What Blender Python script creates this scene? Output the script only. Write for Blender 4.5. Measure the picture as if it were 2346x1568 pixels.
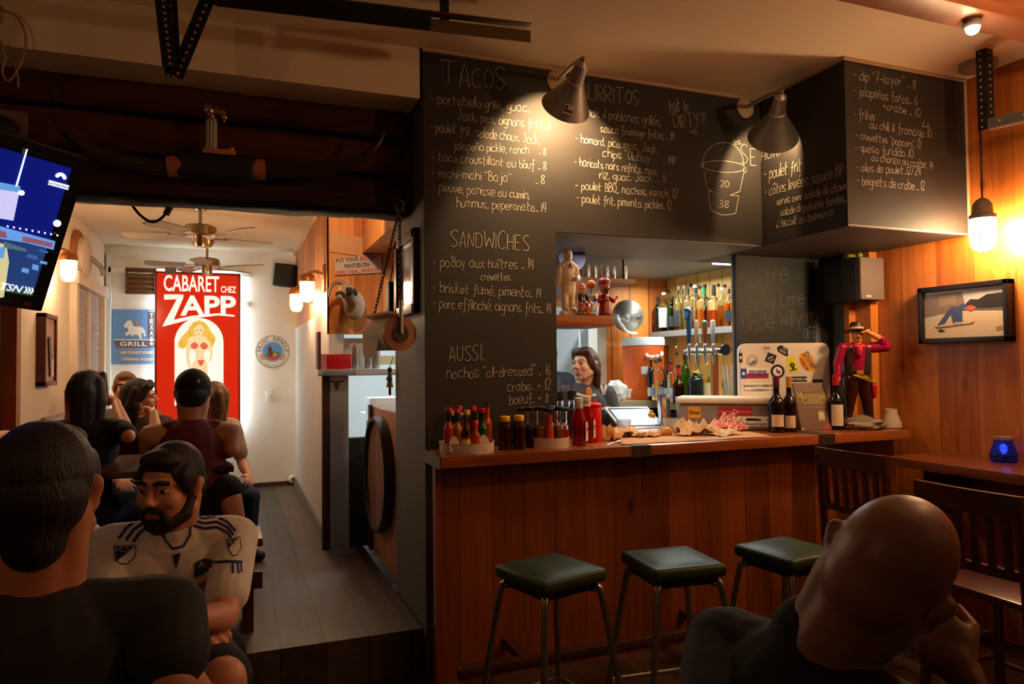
import bpy, bmesh, math, random
from mathutils import Vector, Matrix, Euler, noise
from mathutils.bvhtree import BVHTree
for o in list(bpy.data.objects): bpy.data.objects.remove(o)
S = bpy.context.scene
COL = S.collection
PI = math.pi
rnd = random.Random(7)

# ------------------------------------------------------------------ camera
YAW, PITCH, ROLL, CAMZ, FPX = math.radians(21.2), math.radians(1.7), math.radians(-0.57), 1.5, 1642.0
_f = Vector((math.sin(YAW)*math.cos(PITCH), math.cos(YAW)*math.cos(PITCH), math.sin(PITCH)))
_r0 = Vector((math.cos(YAW), -math.sin(YAW), 0)); _u0 = _r0.cross(_f)
_a = -ROLL
CR = math.cos(_a)*_r0 - math.sin(_a)*_u0
CU = math.cos(_a)*_u0 + math.sin(_a)*_r0
CF = _f
CC = Vector((0, 0, CAMZ))
cam = bpy.data.cameras.new('camera'); camo = bpy.data.objects.new('camera', cam); COL.objects.link(camo)
cam.sensor_width = 36; cam.lens = FPX/2346*36; cam.clip_start = .05
camo.matrix_world = Matrix(((CR.x, CU.x, -CF.x, 0), (CR.y, CU.y, -CF.y, 0), (CR.z, CU.z, -CF.z, CAMZ), (0, 0, 0, 1)))
S.camera = camo

# ------------------------------------------------------------------ world, exposure, room lamps and a few added fill lights
S.view_settings.view_transform = 'Standard'; S.view_settings.look = 'None'
S.view_settings.exposure = 0.0; S.view_settings.gamma = 1; S.view_settings.use_curve_mapping = False
w = bpy.data.worlds.new('room_gloom'); S.world = w; w.use_nodes = True
w.node_tree.nodes['Background'].inputs[0].default_value = (.5, .3, .18, 1)
w.node_tree.nodes['Background'].inputs[1].default_value = 0.016

def lamp(name, loc, power, color, size=.05, kind='POINT', rot=None, **kw):
    d = bpy.data.lights.new(name, kind); d.energy = power; d.color = color
    if kind == 'AREA':
        d.shape = 'RECTANGLE'; d.size = kw.get('sx', .2); d.size_y = kw.get('sy', .2)
    else: d.shadow_soft_size = size
    if kind == 'SPOT': d.spot_size = kw.get('angle', 1.5); d.spot_blend = kw.get('blend', .2)
    o = bpy.data.objects.new(name, d); COL.objects.link(o); o.location = loc
    if rot is not None: o.rotation_euler = rot
    o['kind'] = 'helper'
    return o
WARM = (1, .58, .29)
lamp('pendant_light_near_the_ledge', (2.9, 1.2, 2.74), 30, WARM)
lamp('pendant_light_behind_camera', (3.0, -1.2, 2.4), 7, WARM)
lamp('added_left_fill', (-2.2, .2, 2.45), 13, (1, .52, .25))  # unseen fill, added to lift the ceiling and diners on the left
lamp('added_panel_spot', (.55, 4.2, 2.62), 26, (1, .62, .32), .03, 'SPOT', Vector((.4, .95, -.45)).to_track_quat('-Z', 'Y').to_euler(), angle=1.5, blend=.5)  # added spot without a fixture, brightens the pine panel above the pass
lamp('bar_striplight', (3.3, 4.25, 2.14), 17, (.82, .95, 1), kind='AREA', sx=.9, sy=.12)
lamp('bar_striplight_rear', (3.45, 5.1, 2.2), 13, (.95, .97, .85), kind='AREA', sx=.12, sy=.9)
lamp('added_bar_fill', (2.25, 3.75, 2.17), 5, (1, .84, .66), kind='AREA', sx=.7, sy=.1)  # added fill under the header, brightens the barmaid and the counter papers
lamp('kitchen_striplight', (1.9, 6.3, 2.45), 45, (.8, .93, 1), kind='AREA', sx=1.2, sy=.3)
lamp('kitchen_striplight_front', (1.6, 4.9, 2.2), 10, (.8, .93, 1), kind='AREA', sx=.6, sy=.2)

# ------------------------------------------------------------------ helpers
def ray(px, py): return CR*((px-1173)/FPX) - CU*((py-784)/FPX) + CF
def atX(px, py, X): d = ray(px, py); return CC + d*(X/d.x)
def atY(px, py, Y): d = ray(px, py); return CC + d*(Y/d.y)
def atZ(px, py, Z): d = ray(px, py); return CC + d*((Z-CAMZ)/d.z)
def atD(px, py, D): return CC + ray(px, py)*D          # D = distance along the view axis
def depth(p): return (Vector(p)-CC).dot(CF)
def mpp(p): return depth(p)/FPX                          # metres per photo pixel at a point

def lin(c):
    return tuple((x/12.92 if x <= .04045 else ((x+.055)/1.055)**2.4) for x in c)
def rgb(r, g, b): return lin((r/255, g/255, b/255))

MATS = {}
def M(name, col=(.5, .5, .5), rough=.5, metal=0, emit=0, emitc=None, trans=0, ior=1.45, alpha=1, noise_amt=0, scale=20, bump=0, spec=.5, coat=0, stretch=(1, 1, 1), sheen=0, sss=0):
    if name in MATS: return MATS[name]
    m = bpy.data.materials.new(name); m.use_nodes = True; MATS[name] = m
    nt = m.node_tree; b = nt.nodes['Principled BSDF']
    b.inputs['Base Color'].default_value = (*col[:3], 1); b.inputs['Roughness'].default_value = rough
    b.inputs['Metallic'].default_value = metal; b.inputs['IOR'].default_value = ior
    b.inputs['Specular IOR Level'].default_value = spec
    if coat: b.inputs['Coat Weight'].default_value = coat; b.inputs['Coat Roughness'].default_value = .15
    if sss:
        b.inputs['Subsurface Weight'].default_value = sss; b.inputs['Subsurface Radius'].default_value = (.012, .004, .002)
    if trans: b.inputs['Transmission Weight'].default_value = trans
    if alpha < 1: b.inputs['Alpha'].default_value = alpha
    if emit:
        b.inputs['Emission Color'].default_value = (*(emitc or col)[:3], 1); b.inputs['Emission Strength'].default_value = emit
    if noise_amt or bump:
        tc = nt.nodes.new('ShaderNodeTexCoord'); mp = nt.nodes.new('ShaderNodeMapping'); mp.inputs['Scale'].default_value = stretch
        n = nt.nodes.new('ShaderNodeTexNoise'); n.inputs['Scale'].default_value = scale; n.inputs['Detail'].default_value = 5
        nt.links.new(tc.outputs['Object'], mp.inputs[0]); nt.links.new(mp.outputs[0], n.inputs['Vector'])
        if noise_amt:
            mx = nt.nodes.new('ShaderNodeMix'); mx.data_type = 'RGBA'
            mx.inputs[6].default_value = (*[c*(1-noise_amt) for c in col[:3]], 1); mx.inputs[7].default_value = (*[min(1, c*(1+noise_amt)) for c in col[:3]], 1)
            nt.links.new(n.outputs['Fac'], mx.inputs[0]); nt.links.new(mx.outputs[2], b.inputs['Base Color'])
        if bump:
            bp = nt.nodes.new('ShaderNodeBump'); bp.inputs['Strength'].default_value = bump; bp.inputs['Distance'].default_value = .01
            nt.links.new(n.outputs['Fac'], bp.inputs['Height']); nt.links.new(bp.outputs[0], b.inputs['Normal'])
    return m

def math_node(nt, op, a, b=None, c=None):
    n = nt.nodes.new('ShaderNodeMath'); n.operation = op
    for i, v in enumerate((a, b, c)):
        if v is None: continue
        if isinstance(v, (int, float)): n.inputs[i].default_value = v
        else: nt.links.new(v, n.inputs[i])
    return n.outputs[0]

def wood(name, dark, light, across='x', along='z', width=.14, rough=.45, groove=.012, knots=True, gap=.25, coat=0, grain=1.0, spec=.5):
    """planks: `across` is the world axis the boards are laid side by side on, `along` the axis of their grain"""
    if name in MATS: return MATS[name]
    m = bpy.data.materials.new(name); m.use_nodes = True; MATS[name] = m
    nt = m.node_tree; b = nt.nodes['Principled BSDF']; L = nt.links.new
    g = nt.nodes.new('ShaderNodeNewGeometry'); sp = nt.nodes.new('ShaderNodeSeparateXYZ'); L(g.outputs['Position'], sp.inputs[0])
    ax = {'x': 0, 'y': 1, 'z': 2}
    u = sp.outputs[ax[across]]; v = sp.outputs[ax[along]]; t = sp.outputs[3-ax[across]-ax[along]]
    if width:
        q = math_node(nt, 'DIVIDE', u, width); idx = math_node(nt, 'FLOOR', q); fr = math_node(nt, 'FRACT', q)
        wn = nt.nodes.new('ShaderNodeTexWhiteNoise'); wn.noise_dimensions = '1D'; L(idx, wn.inputs['W']); tone = wn.outputs['Value']
        e = math_node(nt, 'MINIMUM', fr, math_node(nt, 'SUBTRACT', 1, fr)); line = math_node(nt, 'LESS_THAN', e, groove/width/2)
    else: idx = 0.0; tone = .5; line = None
    cb = nt.nodes.new('ShaderNodeCombineXYZ')
    L(math_node(nt, 'MULTIPLY', u, 14*grain), cb.inputs[0]); L(math_node(nt, 'MULTIPLY', v, .9*grain), cb.inputs[1]); L(math_node(nt, 'ADD', math_node(nt, 'MULTIPLY', t, 14*grain), math_node(nt, 'MULTIPLY', idx, 7.3)), cb.inputs[2])
    n = nt.nodes.new('ShaderNodeTexNoise'); n.inputs['Scale'].default_value = 1.6; n.inputs['Detail'].default_value = 6; n.inputs['Distortion'].default_value = 1.2; L(cb.outputs[0], n.inputs['Vector'])
    f = math_node(nt, 'ADD', math_node(nt, 'MULTIPLY', n.outputs['Fac'], .75), math_node(nt, 'MULTIPLY', tone, .45) if width else .2)
    cr = nt.nodes.new('ShaderNodeValToRGB'); cr.color_ramp.elements[0].position = .3; cr.color_ramp.elements[1].position = .85
    cr.color_ramp.elements[0].color = (*dark, 1); cr.color_ramp.elements[1].color = (*light, 1); L(f, cr.inputs[0])
    out = cr.outputs[0]
    if knots:
        cb2 = nt.nodes.new('ShaderNodeCombineXYZ'); L(math_node(nt, 'MULTIPLY', u, 5.2), cb2.inputs[0]); L(math_node(nt, 'MULTIPLY', v, 2.3), cb2.inputs[1]); L(math_node(nt, 'MULTIPLY', t, 2.3), cb2.inputs[2])
        vo = nt.nodes.new('ShaderNodeTexVoronoi'); vo.inputs['Scale'].default_value = 1; L(cb2.outputs[0], vo.inputs['Vector'])
        mk = nt.nodes.new('ShaderNodeMapRange'); mk.inputs[1].default_value = .06; mk.inputs[2].default_value = .13; mk.inputs[3].default_value = .85; mk.inputs[4].default_value = 0; L(vo.outputs['Distance'], mk.inputs[0])
        mx = nt.nodes.new('ShaderNodeMix'); mx.data_type = 'RGBA'; L(mk.outputs[0], mx.inputs[0]); L(out, mx.inputs[6]); mx.inputs[7].default_value = (*[c*.25 for c in dark], 1); out = mx.outputs[2]
    if line is not None:
        mx = nt.nodes.new('ShaderNodeMix'); mx.data_type = 'RGBA'; L(math_node(nt, 'MULTIPLY', line, 1-gap), mx.inputs[0]); L(out, mx.inputs[6]); mx.inputs[7].default_value = (*[c*.2 for c in dark], 1); out = mx.outputs[2]
    L(out, b.inputs['Base Color']); b.inputs['Roughness'].default_value = rough; b.inputs['Specular IOR Level'].default_value = spec
    if coat: b.inputs['Coat Weight'].default_value = coat; b.inputs['Coat Roughness'].default_value = .2
    bp = nt.nodes.new('ShaderNodeBump'); bp.inputs['Strength'].default_value = .25; bp.inputs['Distance'].default_value = .004
    h = n.outputs['Fac'] if line is None else math_node(nt, 'SUBTRACT', math_node(nt, 'MULTIPLY', n.outputs['Fac'], .4), line)
    L(h, bp.inputs['Height']); L(bp.outputs[0], b.inputs['Normal'])
    return m

def rotm(e): return Euler(e).to_matrix().to_4x4()
def frame(o, x, y, z=None):
    x = Vector(x).normalized(); y = Vector(y); y = (y - x*y.dot(x)).normalized(); z = x.cross(y)
    return Matrix(((x.x, y.x, z.x, o[0]), (x.y, y.y, z.y, o[1]), (x.z, y.z, z.z, o[2]), (0, 0, 0, 1)))
ID = Matrix.Identity(4)

class MB:
    """collects primitives; build() links them as one mesh object"""
    def __init__(s, mat=None): s.v = []; s.f = []; s.fm = []; s.m = 0; s.T = mat or ID
    def add(s, vs, fs, T=None):
        T = s.T @ T if T is not None else s.T
        n = len(s.v); s.v += [tuple(T @ Vector(p)) for p in vs]; s.f += [tuple(i+n for i in f) for f in fs]; s.fm += [s.m]*len(fs); return s
    def bm(s, bmm, T=None):
        bmm.verts.index_update()
        s.add([v.co.copy() for v in bmm.verts], [[v.index for v in f.verts] for f in bmm.faces], T); bmm.free(); return s
    def box(s, c, d, rot=None, bev=0, seg=2, T=None):
        b = bmesh.new(); bmesh.ops.create_cube(b, size=1); bmesh.ops.scale(b, vec=d, verts=b.verts)
        if bev: bmesh.ops.bevel(b, geom=list(b.edges), offset=bev, segments=seg, profile=.6, affect='EDGES')
        R = Matrix.Translation(c) @ (rotm(rot) if rot else ID)
        return s.bm(b, (T @ R) if T is not None else R)
    def bx(s, x0, x1, y0, y1, z0, z1, bev=0): return s.box(((x0+x1)/2, (y0+y1)/2, (z0+z1)/2), (abs(x1-x0), abs(y1-y0), abs(z1-z0)), bev=bev)
    def lathe(s, prof, seg=24, T=None, caps=True, flat=1):
        vs = []; fs = []
        for r, z in prof:
            for k in range(seg):
                a = 2*PI*k/seg; vs.append((r*math.cos(a), r*math.sin(a)*flat, z))
        n = len(prof)
        for i in range(n-1):
            for k in range(seg):
                k2 = (k+1) % seg; fs.append((i*seg+k, i*seg+k2, (i+1)*seg+k2, (i+1)*seg+k))
        if caps: fs.append(tuple(range(seg-1, -1, -1))); fs.append(tuple((n-1)*seg+k for k in range(seg)))
        return s.add(vs, fs, T)
    def cyl(s, p0, p1, r0, r1=None, seg=16):
        r1 = r0 if r1 is None else r1; p0 = Vector(p0); p1 = Vector(p1); z = p1-p0
        q = z.to_track_quat('Z', 'Y').to_matrix().to_4x4()
        return s.lathe([(r0, 0), (r1, z.length)], seg, Matrix.Translation(p0) @ q)
    def tube(s, pts, r, seg=8, closed=False, rr=None):
        pts = [Vector(p) for p in pts]; n = len(pts); vs = []; fs = []; up = None
        for i, p in enumerate(pts):
            a = pts[(i-1) % n] if (closed or i) else p; b = pts[(i+1) % n] if (closed or i < n-1) else p
            t = (b-a).normalized()
            if up is None: up = t.orthogonal().normalized()
            up = (up - t*up.dot(t)).normalized(); sd = t.cross(up); R = rr[i] if rr else r
            for k in range(seg):
                an = 2*PI*k/seg; vs.append(p + (up*math.cos(an)+sd*math.sin(an))*R)
        for i in range(n if closed else n-1):
            j = (i+1) % n
            for k in range(seg):
                k2 = (k+1) % seg; fs.append((i*seg+k, i*seg+k2, j*seg+k2, j*seg+k))
        if not closed: fs.append(tuple(range(seg-1, -1, -1))); fs.append(tuple((n-1)*seg+k for k in range(seg)))
        return s.add(vs, fs)
    def ell(s, c, r, rot=None, seg=20, rings=12, T=None):
        prof = [(max(1e-4, math.sin(PI*i/rings)), -math.cos(PI*i/rings)) for i in range(rings+1)]
        r = (r, r, r) if isinstance(r, (int, float)) else r
        X = Matrix.Translation(c) @ (rotm(rot) if rot is not None else ID) @ Matrix.Diagonal((*r, 1))
        return s.lathe(prof, seg, (T @ X) if T is not None else X)
    def cap(s, p0, p1, r0, r1=None, seg=14, flat=None):
        """tapered capsule; flat=(normal, factor) squashes along a direction"""
        r1 = r0 if r1 is None else r1; p0 = Vector(p0); p1 = Vector(p1); d = p1-p0; L = max(d.length, 1e-6)
        prof = [(max(1e-4, r0*math.sin(PI/2*i/5)), -r0*math.cos(PI/2*i/5)) for i in range(5)] + [(r0, 0), (r1, L)] + [(max(1e-4, r1*math.cos(PI/2*i/5)), L+r1*math.sin(PI/2*i/5)) for i in range(1, 6)]
        if flat:
            z = d.normalized() if d.length > 1e-6 else Vector((0, 0, 1)); y = Vector(flat[0]); y = (y-z*y.dot(z)).normalized(); x = y.cross(z)
            q = Matrix(((x.x, y.x, z.x, p0.x), (x.y, y.y, z.y, p0.y), (x.z, y.z, z.z, p0.z), (0, 0, 0, 1))) @ Matrix.Diagonal((1, flat[1], 1, 1))
        else: q = Matrix.Translation(p0) @ (d if d.length > 1e-6 else Vector((0, 0, 1))).to_track_quat('Z', 'Y').to_matrix().to_4x4()
        return s.lathe(prof, seg, q)
    def prism(s, poly, z0, z1, T=None):
        n = len(poly); vs = [(x, y, z0) for x, y in poly]+[(x, y, z1) for x, y in poly]
        fs = [tuple(range(n-1, -1, -1)), tuple(range(n, 2*n))]+[(i, (i+1) % n, n+(i+1) % n, n+i) for i in range(n)]
        return s.add(vs, fs, T)
    def grid(s, nx, ny, fn, T=None, closed=False):
        vs = [fn(i/nx, j/ny) for j in range(ny+1) for i in range(nx+1)]
        fs = [(j*(nx+1)+i, j*(nx+1)+i+1, (j+1)*(nx+1)+i+1, (j+1)*(nx+1)+i) for j in range(ny) for i in range(nx)]
        return s.add(vs, fs, T)
    def text(s, txt, size, T, extrude=.0006, sx=1, bold=0, shear=0, align='CENTER', spacing=1):
        vs, fs = text_data(txt, bold, shear, align, spacing)
        return s.add([(x*size*sx, y*size, z*extrude) for x, y, z in vs], fs, T)
    def build(s, name, mats, parent=None, smooth=True, angle=38, keep=False):
        me = bpy.data.meshes.new(name); me.from_pydata(s.v, [], s.f)
        for m in (mats if isinstance(mats, (list, tuple)) else [mats]): me.materials.append(m)
        if any(s.fm): me.polygons.foreach_set('material_index', s.fm)
        me.validate()
        if smooth:
            me.polygons.foreach_set('use_smooth', [True]*len(me.polygons)); me.set_sharp_from_angle(angle=math.radians(angle))
        me.update(); o = bpy.data.objects.new(name, me); COL.objects.link(o)
        if parent is not None: adopt(o, parent, keep)
        return o
WLOC = {}
def adopt(o, parent, local=False):
    """parent o; geometry was built in world space unless local=True"""
    o.parent = parent
    if not local: o.matrix_parent_inverse = wmat(parent).inverted()
def wmat(o):
    m = Matrix.LocRotScale(o.location, o.rotation_euler, o.scale)
    return (wmat(o.parent) @ o.matrix_parent_inverse @ m) if o.parent else m

_TX = {}
def text_data(txt, bold, shear, align, spacing):
    k = (txt, bold, shear, align, spacing)
    if k not in _TX:
        c = bpy.data.curves.new('t', 'FONT'); c.body = txt; c.size = 1; c.extrude = 1; c.offset = bold; c.shear = shear; c.align_x = align; c.resolution_u = 3; c.space_character = spacing
        o = bpy.data.objects.new('t', c); COL.objects.link(o); dg = bpy.context.evaluated_depsgraph_get()
        me = bpy.data.meshes.new_from_object(o.evaluated_get(dg)); _TX[k] = ([tuple(v.co) for v in me.vertices], [tuple(p.vertices) for p in me.polygons])
        bpy.data.objects.remove(o); bpy.data.curves.remove(c); bpy.data.meshes.remove(me)
    return _TX[k]

def tag(o, label=None, cat=None, group=None, kind=None):
    if label: o['label'] = label
    if cat: o['category'] = cat
    if group: o['group'] = group
    if kind: o['kind'] = kind
    return o
def thing(name, label, cat, loc=(0, 0, 0), rotz=0, group=None):
    o = bpy.data.objects.new(name, None); COL.objects.link(o); o.empty_display_size = .05
    o.location = loc; o.rotation_euler = (0, 0, rotz)
    return tag(o, label, cat, group)
def struct(name, mb, mats, label, cat=None, parent=None, smooth=False):
    o = mb.build(name, mats, parent, smooth=smooth)
    if parent is None: tag(o, label, cat or name.split('_')[0], None, 'structure')
    return o
def kids(o): return [c for c in bpy.data.objects if c.parent == o]
def copy_tree(o, parent=None):
    c = o.copy(); COL.objects.link(c)
    if parent is not None: c.parent = parent
    for ch in kids(o): copy_tree(ch, c)
    return c
def disc(r, n=32, sx=1, sy=1): return [(r*sx*math.cos(2*PI*k/n), r*sy*math.sin(2*PI*k/n)) for k in range(n)]
def star(r, n=5, inner=.4, rot=PI/2): return [((r if k % 2 == 0 else r*inner)*math.cos(rot+PI*k/n), (r if k % 2 == 0 else r*inner)*math.sin(rot+PI*k/n)) for k in range(2*n)]
def rrect(w, h, r, n=5):
    out = []
    for cx, cy, a0 in ((w/2-r, h/2-r, 0), (-w/2+r, h/2-r, PI/2), (-w/2+r, -h/2+r, PI), (w/2-r, -h/2+r, 1.5*PI)):
        out += [(cx+r*math.cos(a0+PI/2*k/n), cy+r*math.sin(a0+PI/2*k/n)) for k in range(n+1)]
    return out
def spline(pts, n=6):
    pts = [Vector(p) for p in pts]; out = []
    for i in range(len(pts)-1):
        p0 = pts[max(0, i-1)]; p1 = pts[i]; p2 = pts[i+1]; p3 = pts[min(len(pts)-1, i+2)]
        for k in range(n):
            t = k/n; out.append(.5*((2*p1)+(p2-p0)*t+(2*p0-5*p1+4*p2-p3)*t*t+(3*p1-p0-3*p2+p3)*t**3))
    return out+[pts[-1]]
def remesh(name, mb, mat, parent=None, voxel=.008, smooth=4, local=True, factor=.5):
    me = bpy.data.meshes.new('tmp'); me.from_pydata(mb.v, [], mb.f); o = bpy.data.objects.new('tmp', me); COL.objects.link(o)
    r = o.modifiers.new('r', 'REMESH'); r.mode = 'VOXEL'; r.voxel_size = voxel
    if smooth: sm = o.modifiers.new('s', 'SMOOTH'); sm.iterations = smooth; sm.factor = factor
    dg = bpy.context.evaluated_depsgraph_get(); dg.update(); m2 = bpy.data.meshes.new_from_object(o.evaluated_get(dg)); m2.name = name
    bpy.data.objects.remove(o); bpy.data.meshes.remove(me)
    m2.materials.clear(); m2.materials.append(mat)
    m2.polygons.foreach_set('use_smooth', [True]*len(m2.polygons))
    q = bpy.data.objects.new(name, m2); COL.objects.link(q)
    if parent is not None: adopt(q, parent, local)
    return q
# ------------------------------------------------------------------ materials
PINE_BAR = wood('bar_pine', rgb(88, 40, 13), rgb(150, 76, 28), 'x', 'z', .165, .42, coat=.2, gap=.6, groove=.008)
PINE_WALL = wood('wall_pine', rgb(152, 72, 22), rgb(208, 122, 48), 'y', 'z', .23, .45, coat=.15, groove=.005, gap=.6)
PINE_FACE = wood('panel_pine', rgb(176, 96, 36), rgb(224, 142, 62), 'x', 'z', .2, .5, groove=.006, gap=.5)
PINE_SIDE = wood('side_pine', rgb(170, 100, 44), rgb(222, 150, 80), 'y', 'z', .16, .5, groove=.008)
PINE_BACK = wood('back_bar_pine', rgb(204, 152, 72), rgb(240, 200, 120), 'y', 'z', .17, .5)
PINE_BACKX = wood('back_bar_pine_facing', rgb(180, 96, 34), rgb(224, 140, 60), 'x', 'z', .2, .5)
COUNTER = wood('counter_wood', rgb(120, 56, 20), rgb(190, 104, 44), 'y', 'x', .13, .3, groove=.004, coat=.5, knots=False)
BEAMW = wood('beam_timber', rgb(38, 20, 11), rgb(96, 54, 32), 'z', 'x', .19, .8, groove=.03, knots=False, spec=.2)
FLOORM = wood('platform_boards', rgb(46, 37, 30), rgb(88, 72, 60), 'x', 'y', .2, .5, groove=.008, knots=False)
FLOORD = wood('floor_boards', rgb(44, 28, 20), rgb(86, 58, 40), 'x', 'y', .14, .5, groove=.006, knots=False)
PALEW = M('whitewashed_boards', rgb(205, 196, 184), .6, noise_amt=.1, scale=6, bump=.2)
PLASTER = M('white_plaster', rgb(226, 222, 214), .75, noise_amt=.04, scale=9, bump=.35)
CEILM = M('ceiling_paint', rgb(238, 216, 188), .8, noise_amt=.03, scale=2)
CEILB = M('back_room_ceiling_paint', rgb(214, 196, 168), .8, noise_amt=.03, scale=2)
BOARD = M('chalkboard_paint', rgb(50, 46, 43), .6, noise_amt=.22, scale=3.5, spec=.35)
GREYP = M('grey_wall_paint', rgb(98, 96, 92), .6, noise_amt=.06, scale=3)
SOFFITP = M('grey_soffit_paint', rgb(118, 122, 116), .5, noise_amt=.05, scale=3)
DARKW = wood('dark_trim', rgb(40, 20, 10), rgb(86, 44, 22), 'y', 'z', 0, .5, knots=False)
REDW = wood('reddish_trim', rgb(96, 46, 20), rgb(150, 78, 36), 'y', 'z', 0, .45, knots=False)
ORANGEW = wood('orange_trim', rgb(170, 92, 32), rgb(220, 138, 60), 'y', 'z', 0, .4, knots=False)
BLACK = M('matte_black', (.012, .012, .012), .6)
BLACKG = M('gloss_black', (.01, .01, .012), .2)
CHROME = M('chrome', (.72, .72, .72), .18, 1)
STEEL = M('brushed_steel', (.52, .5, .47), .4, .7, noise_amt=.08, scale=30, stretch=(1, 1, 12))
DULLST = M('dull_steel', (.42, .40, .37), .5, .8, noise_amt=.1, scale=14)
BRONZE = M('fan_nickel', (.45, .36, .24), .28, 1)
BRASS = M('brass', (.72, .5, .2), .25, 1)
WHITEP = M('white_plastic', (.78, .78, .76), .4)
CREAM = M('cream_paper', rgb(222, 200, 170), .8)
IRON = M('black_iron', (.02, .022, .024), .5, .6)
GLASS = M('clear_glass', (1, 1, 1), .03, trans=1, ior=1.45)
KWHITE = M('kitchen_white', rgb(232, 234, 232), .6)
CHALK = M('chalk', rgb(226, 214, 192), .9, noise_amt=.3, scale=260)
Wm = lambda r, g, b, rough=.5, **k: M('paint_%d_%d_%d_%s' % (r, g, b, str(rough)+''.join(map(str, k.values()))), rgb(r, g, b), rough, **k)

# ------------------------------------------------------------------ the setting
PZ = .215      # height of the raised back-room floor
struct('floor', MB().bx(-3.2, 3.9, -2.2, 5.75, -.06, 0), FLOORD, 'dark wooden floor of the front room', 'floor')
struct('floor_raised', MB().bx(-1.3, .855, 3.45, 8.2, .001, PZ), FLOORM, 'raised grey worn plank floor of the back room, one step up', 'floor')
struct('ceiling_front', MB().bx(-3.2, 3.9, -2.2, 3.46, 3.06, 3.16), CEILM, 'warm cream painted ceiling above the bar', 'ceiling')
struct('wall_right', MB().bx(3.82, 3.92, -2.2, 5.85, 0, 3.1), PINE_WALL, 'orange pine plank wall lit by the pendant lamp', 'wall')
struct('wall_front_left', MB().bx(-3.2, -1.2, 3.62, 3.75, 0, 2.3), wood('left_dark_boards', rgb(36, 20, 12), rgb(74, 42, 24), 'x', 'z', .18, .7, knots=False), 'dark board wall beside the passage on the left', 'wall')
# white boxed soffit over the passage
struct('trim_1', MB().bx(-3.2, .852, 3.42, 3.66, 2.81, 3.08), CEILM, 'cream boxed soffit running across above the timber beam', 'soffit')
# rough timber beam: stacked logs with an uneven lower edge
b = MB()
for i, (z0, z1) in enumerate(((2.275, 2.47), (2.475, 2.66), (2.665, 2.83))):
    def fn(u, v, z0=z0, z1=z1, i=i):
        a = 2*PI*v; x = -3.2+4.05*u; cy, cz = 3.77, (z0+z1)/2; k = 4
        c, s = math.cos(a), math.sin(a); rr = (abs(c)**k+abs(s)**k)**(-1/k)
        n = noise.noise((x*2.2, i*3+c, s*1.5))*.012+noise.noise((x*9, i*5+c*2, s*2))*.006
        return (x, cy+c*rr*(.14+n), cz+s*rr*((z1-z0)/2+n))
    b.grid(90, 24, fn)
b.bx(-3.2, .853, 3.7, 3.86, 2.3, 2.9)
struct('beam_passage', b, BEAMW, 'rough dark timber beam over the passage to the back room', 'beam', smooth=True)
# chalkboard pillar, header and box
PY = 3.42; PXL = .868; PXR = 1.575
struct('wall_pillar', MB().bx(PXL, PXR, PY, 4.1, 0, 3.07), [GREYP], 'grey pillar carrying the chalkboard menu', 'pillar')
struct('wall_pillar_board', MB().bx(PXL+.0, PXR, PY-.006, PY+.001, 1.0, 3.06), BOARD, 'chalkboard paint on the pillar with tacos and sandwiches', 'chalkboard')
struct('wall_header', MB().bx(PXR, 2.94, PY-.006, 4.12, 2.19, 3.07), BOARD, 'black chalkboard header over the bar opening with burritos menu', 'chalkboard')
BXL, BXY, BXZ = 2.926, 2.775, 2.19
struct('wall_box', MB().bx(BXL, 3.8, BXY, 4.12, BXZ, 3.065), BOARD, 'boxed chalkboard bulkhead jutting from the right wall', 'chalkboard')
def edge(x0, x1, y0, y1, z0, z1): return MB().bx(x0, x1, y0, y1, z0, z1)
t = MB(); t.bx(PXL-.004, 2.93, PY-.02, PY-.004, 3.045, 3.062); t.bx(BXL-.012, 3.81, BXY-.012, BXY+.001, 3.045, 3.062); t.bx(BXL-.012, BXL, BXY, PY, 3.045, 3.062); t.bx(3.8, 3.82, BXY, 2.79, BXZ, 3.06)
struct('trim_2', t, M('pale_edge', rgb(190, 160, 128), .7), 'pale caulk line where chalkboard meets ceiling', 'trim')
t = MB(); t.bx(BXL, 3.8, BXY-.002, BXY+.0, BXZ-.002, BXZ+.004)
struct('trim_3', t, M('worn_edge', rgb(170, 165, 155), .7), 'thin worn white lower edge of the boxed bulkhead', 'trim')
# bar interior
struct('ceiling_bar', MB().bx(1.575, 3.82, 4.12, 5.85, 2.27, 2.32), SOFFITP, 'grey-green low ceiling inside the bar', 'ceiling')
struct('trim_4', MB().bx(PXR, BXL, PY+.004, 4.13, 2.182, 2.19), SOFFITP, 'grey-green underside of the chalkboard header', 'soffit')
struct('trim_9', MB().bx(BXL+.002, 3.798, BXY+.004, 4.12, 2.184, 2.19), M('bulkhead_underside', rgb(70, 62, 56), .6), 'dark underside of the boxed bulkhead', 'soffit')
struct('wall_bar_back', MB().bx(3.12, 3.83, 5.75, 5.85, 0, 2.3), PINE_BACKX, 'pine panel wall behind the orange drinks cooler', 'wall')
struct('wall_bar_back_upper', MB().bx(1.575, 3.12, 5.75, 5.85, 2.0, 2.3), PINE_BACKX, 'pine panel over the kitchen doorway', 'wall')
struct('trim_5', MB().bx(3.03, 3.12, 5.70, 5.86, 0, 2.0), M('door_jamb_paint', rgb(214, 206, 188), .6), 'pale door jamb of the kitchen doorway behind the barmaid', 'door jamb')
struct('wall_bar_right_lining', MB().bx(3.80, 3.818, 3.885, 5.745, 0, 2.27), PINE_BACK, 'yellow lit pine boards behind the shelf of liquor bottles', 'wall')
struct('wall_partition', MB().bx(3.0, 3.81, 3.78, 3.80, 0, 2.19).bx(3.81, 3.819, 3.565, 3.88, 0, 2.19), GREYP, 'grey partition behind the cowboy statue', 'wall')
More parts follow.
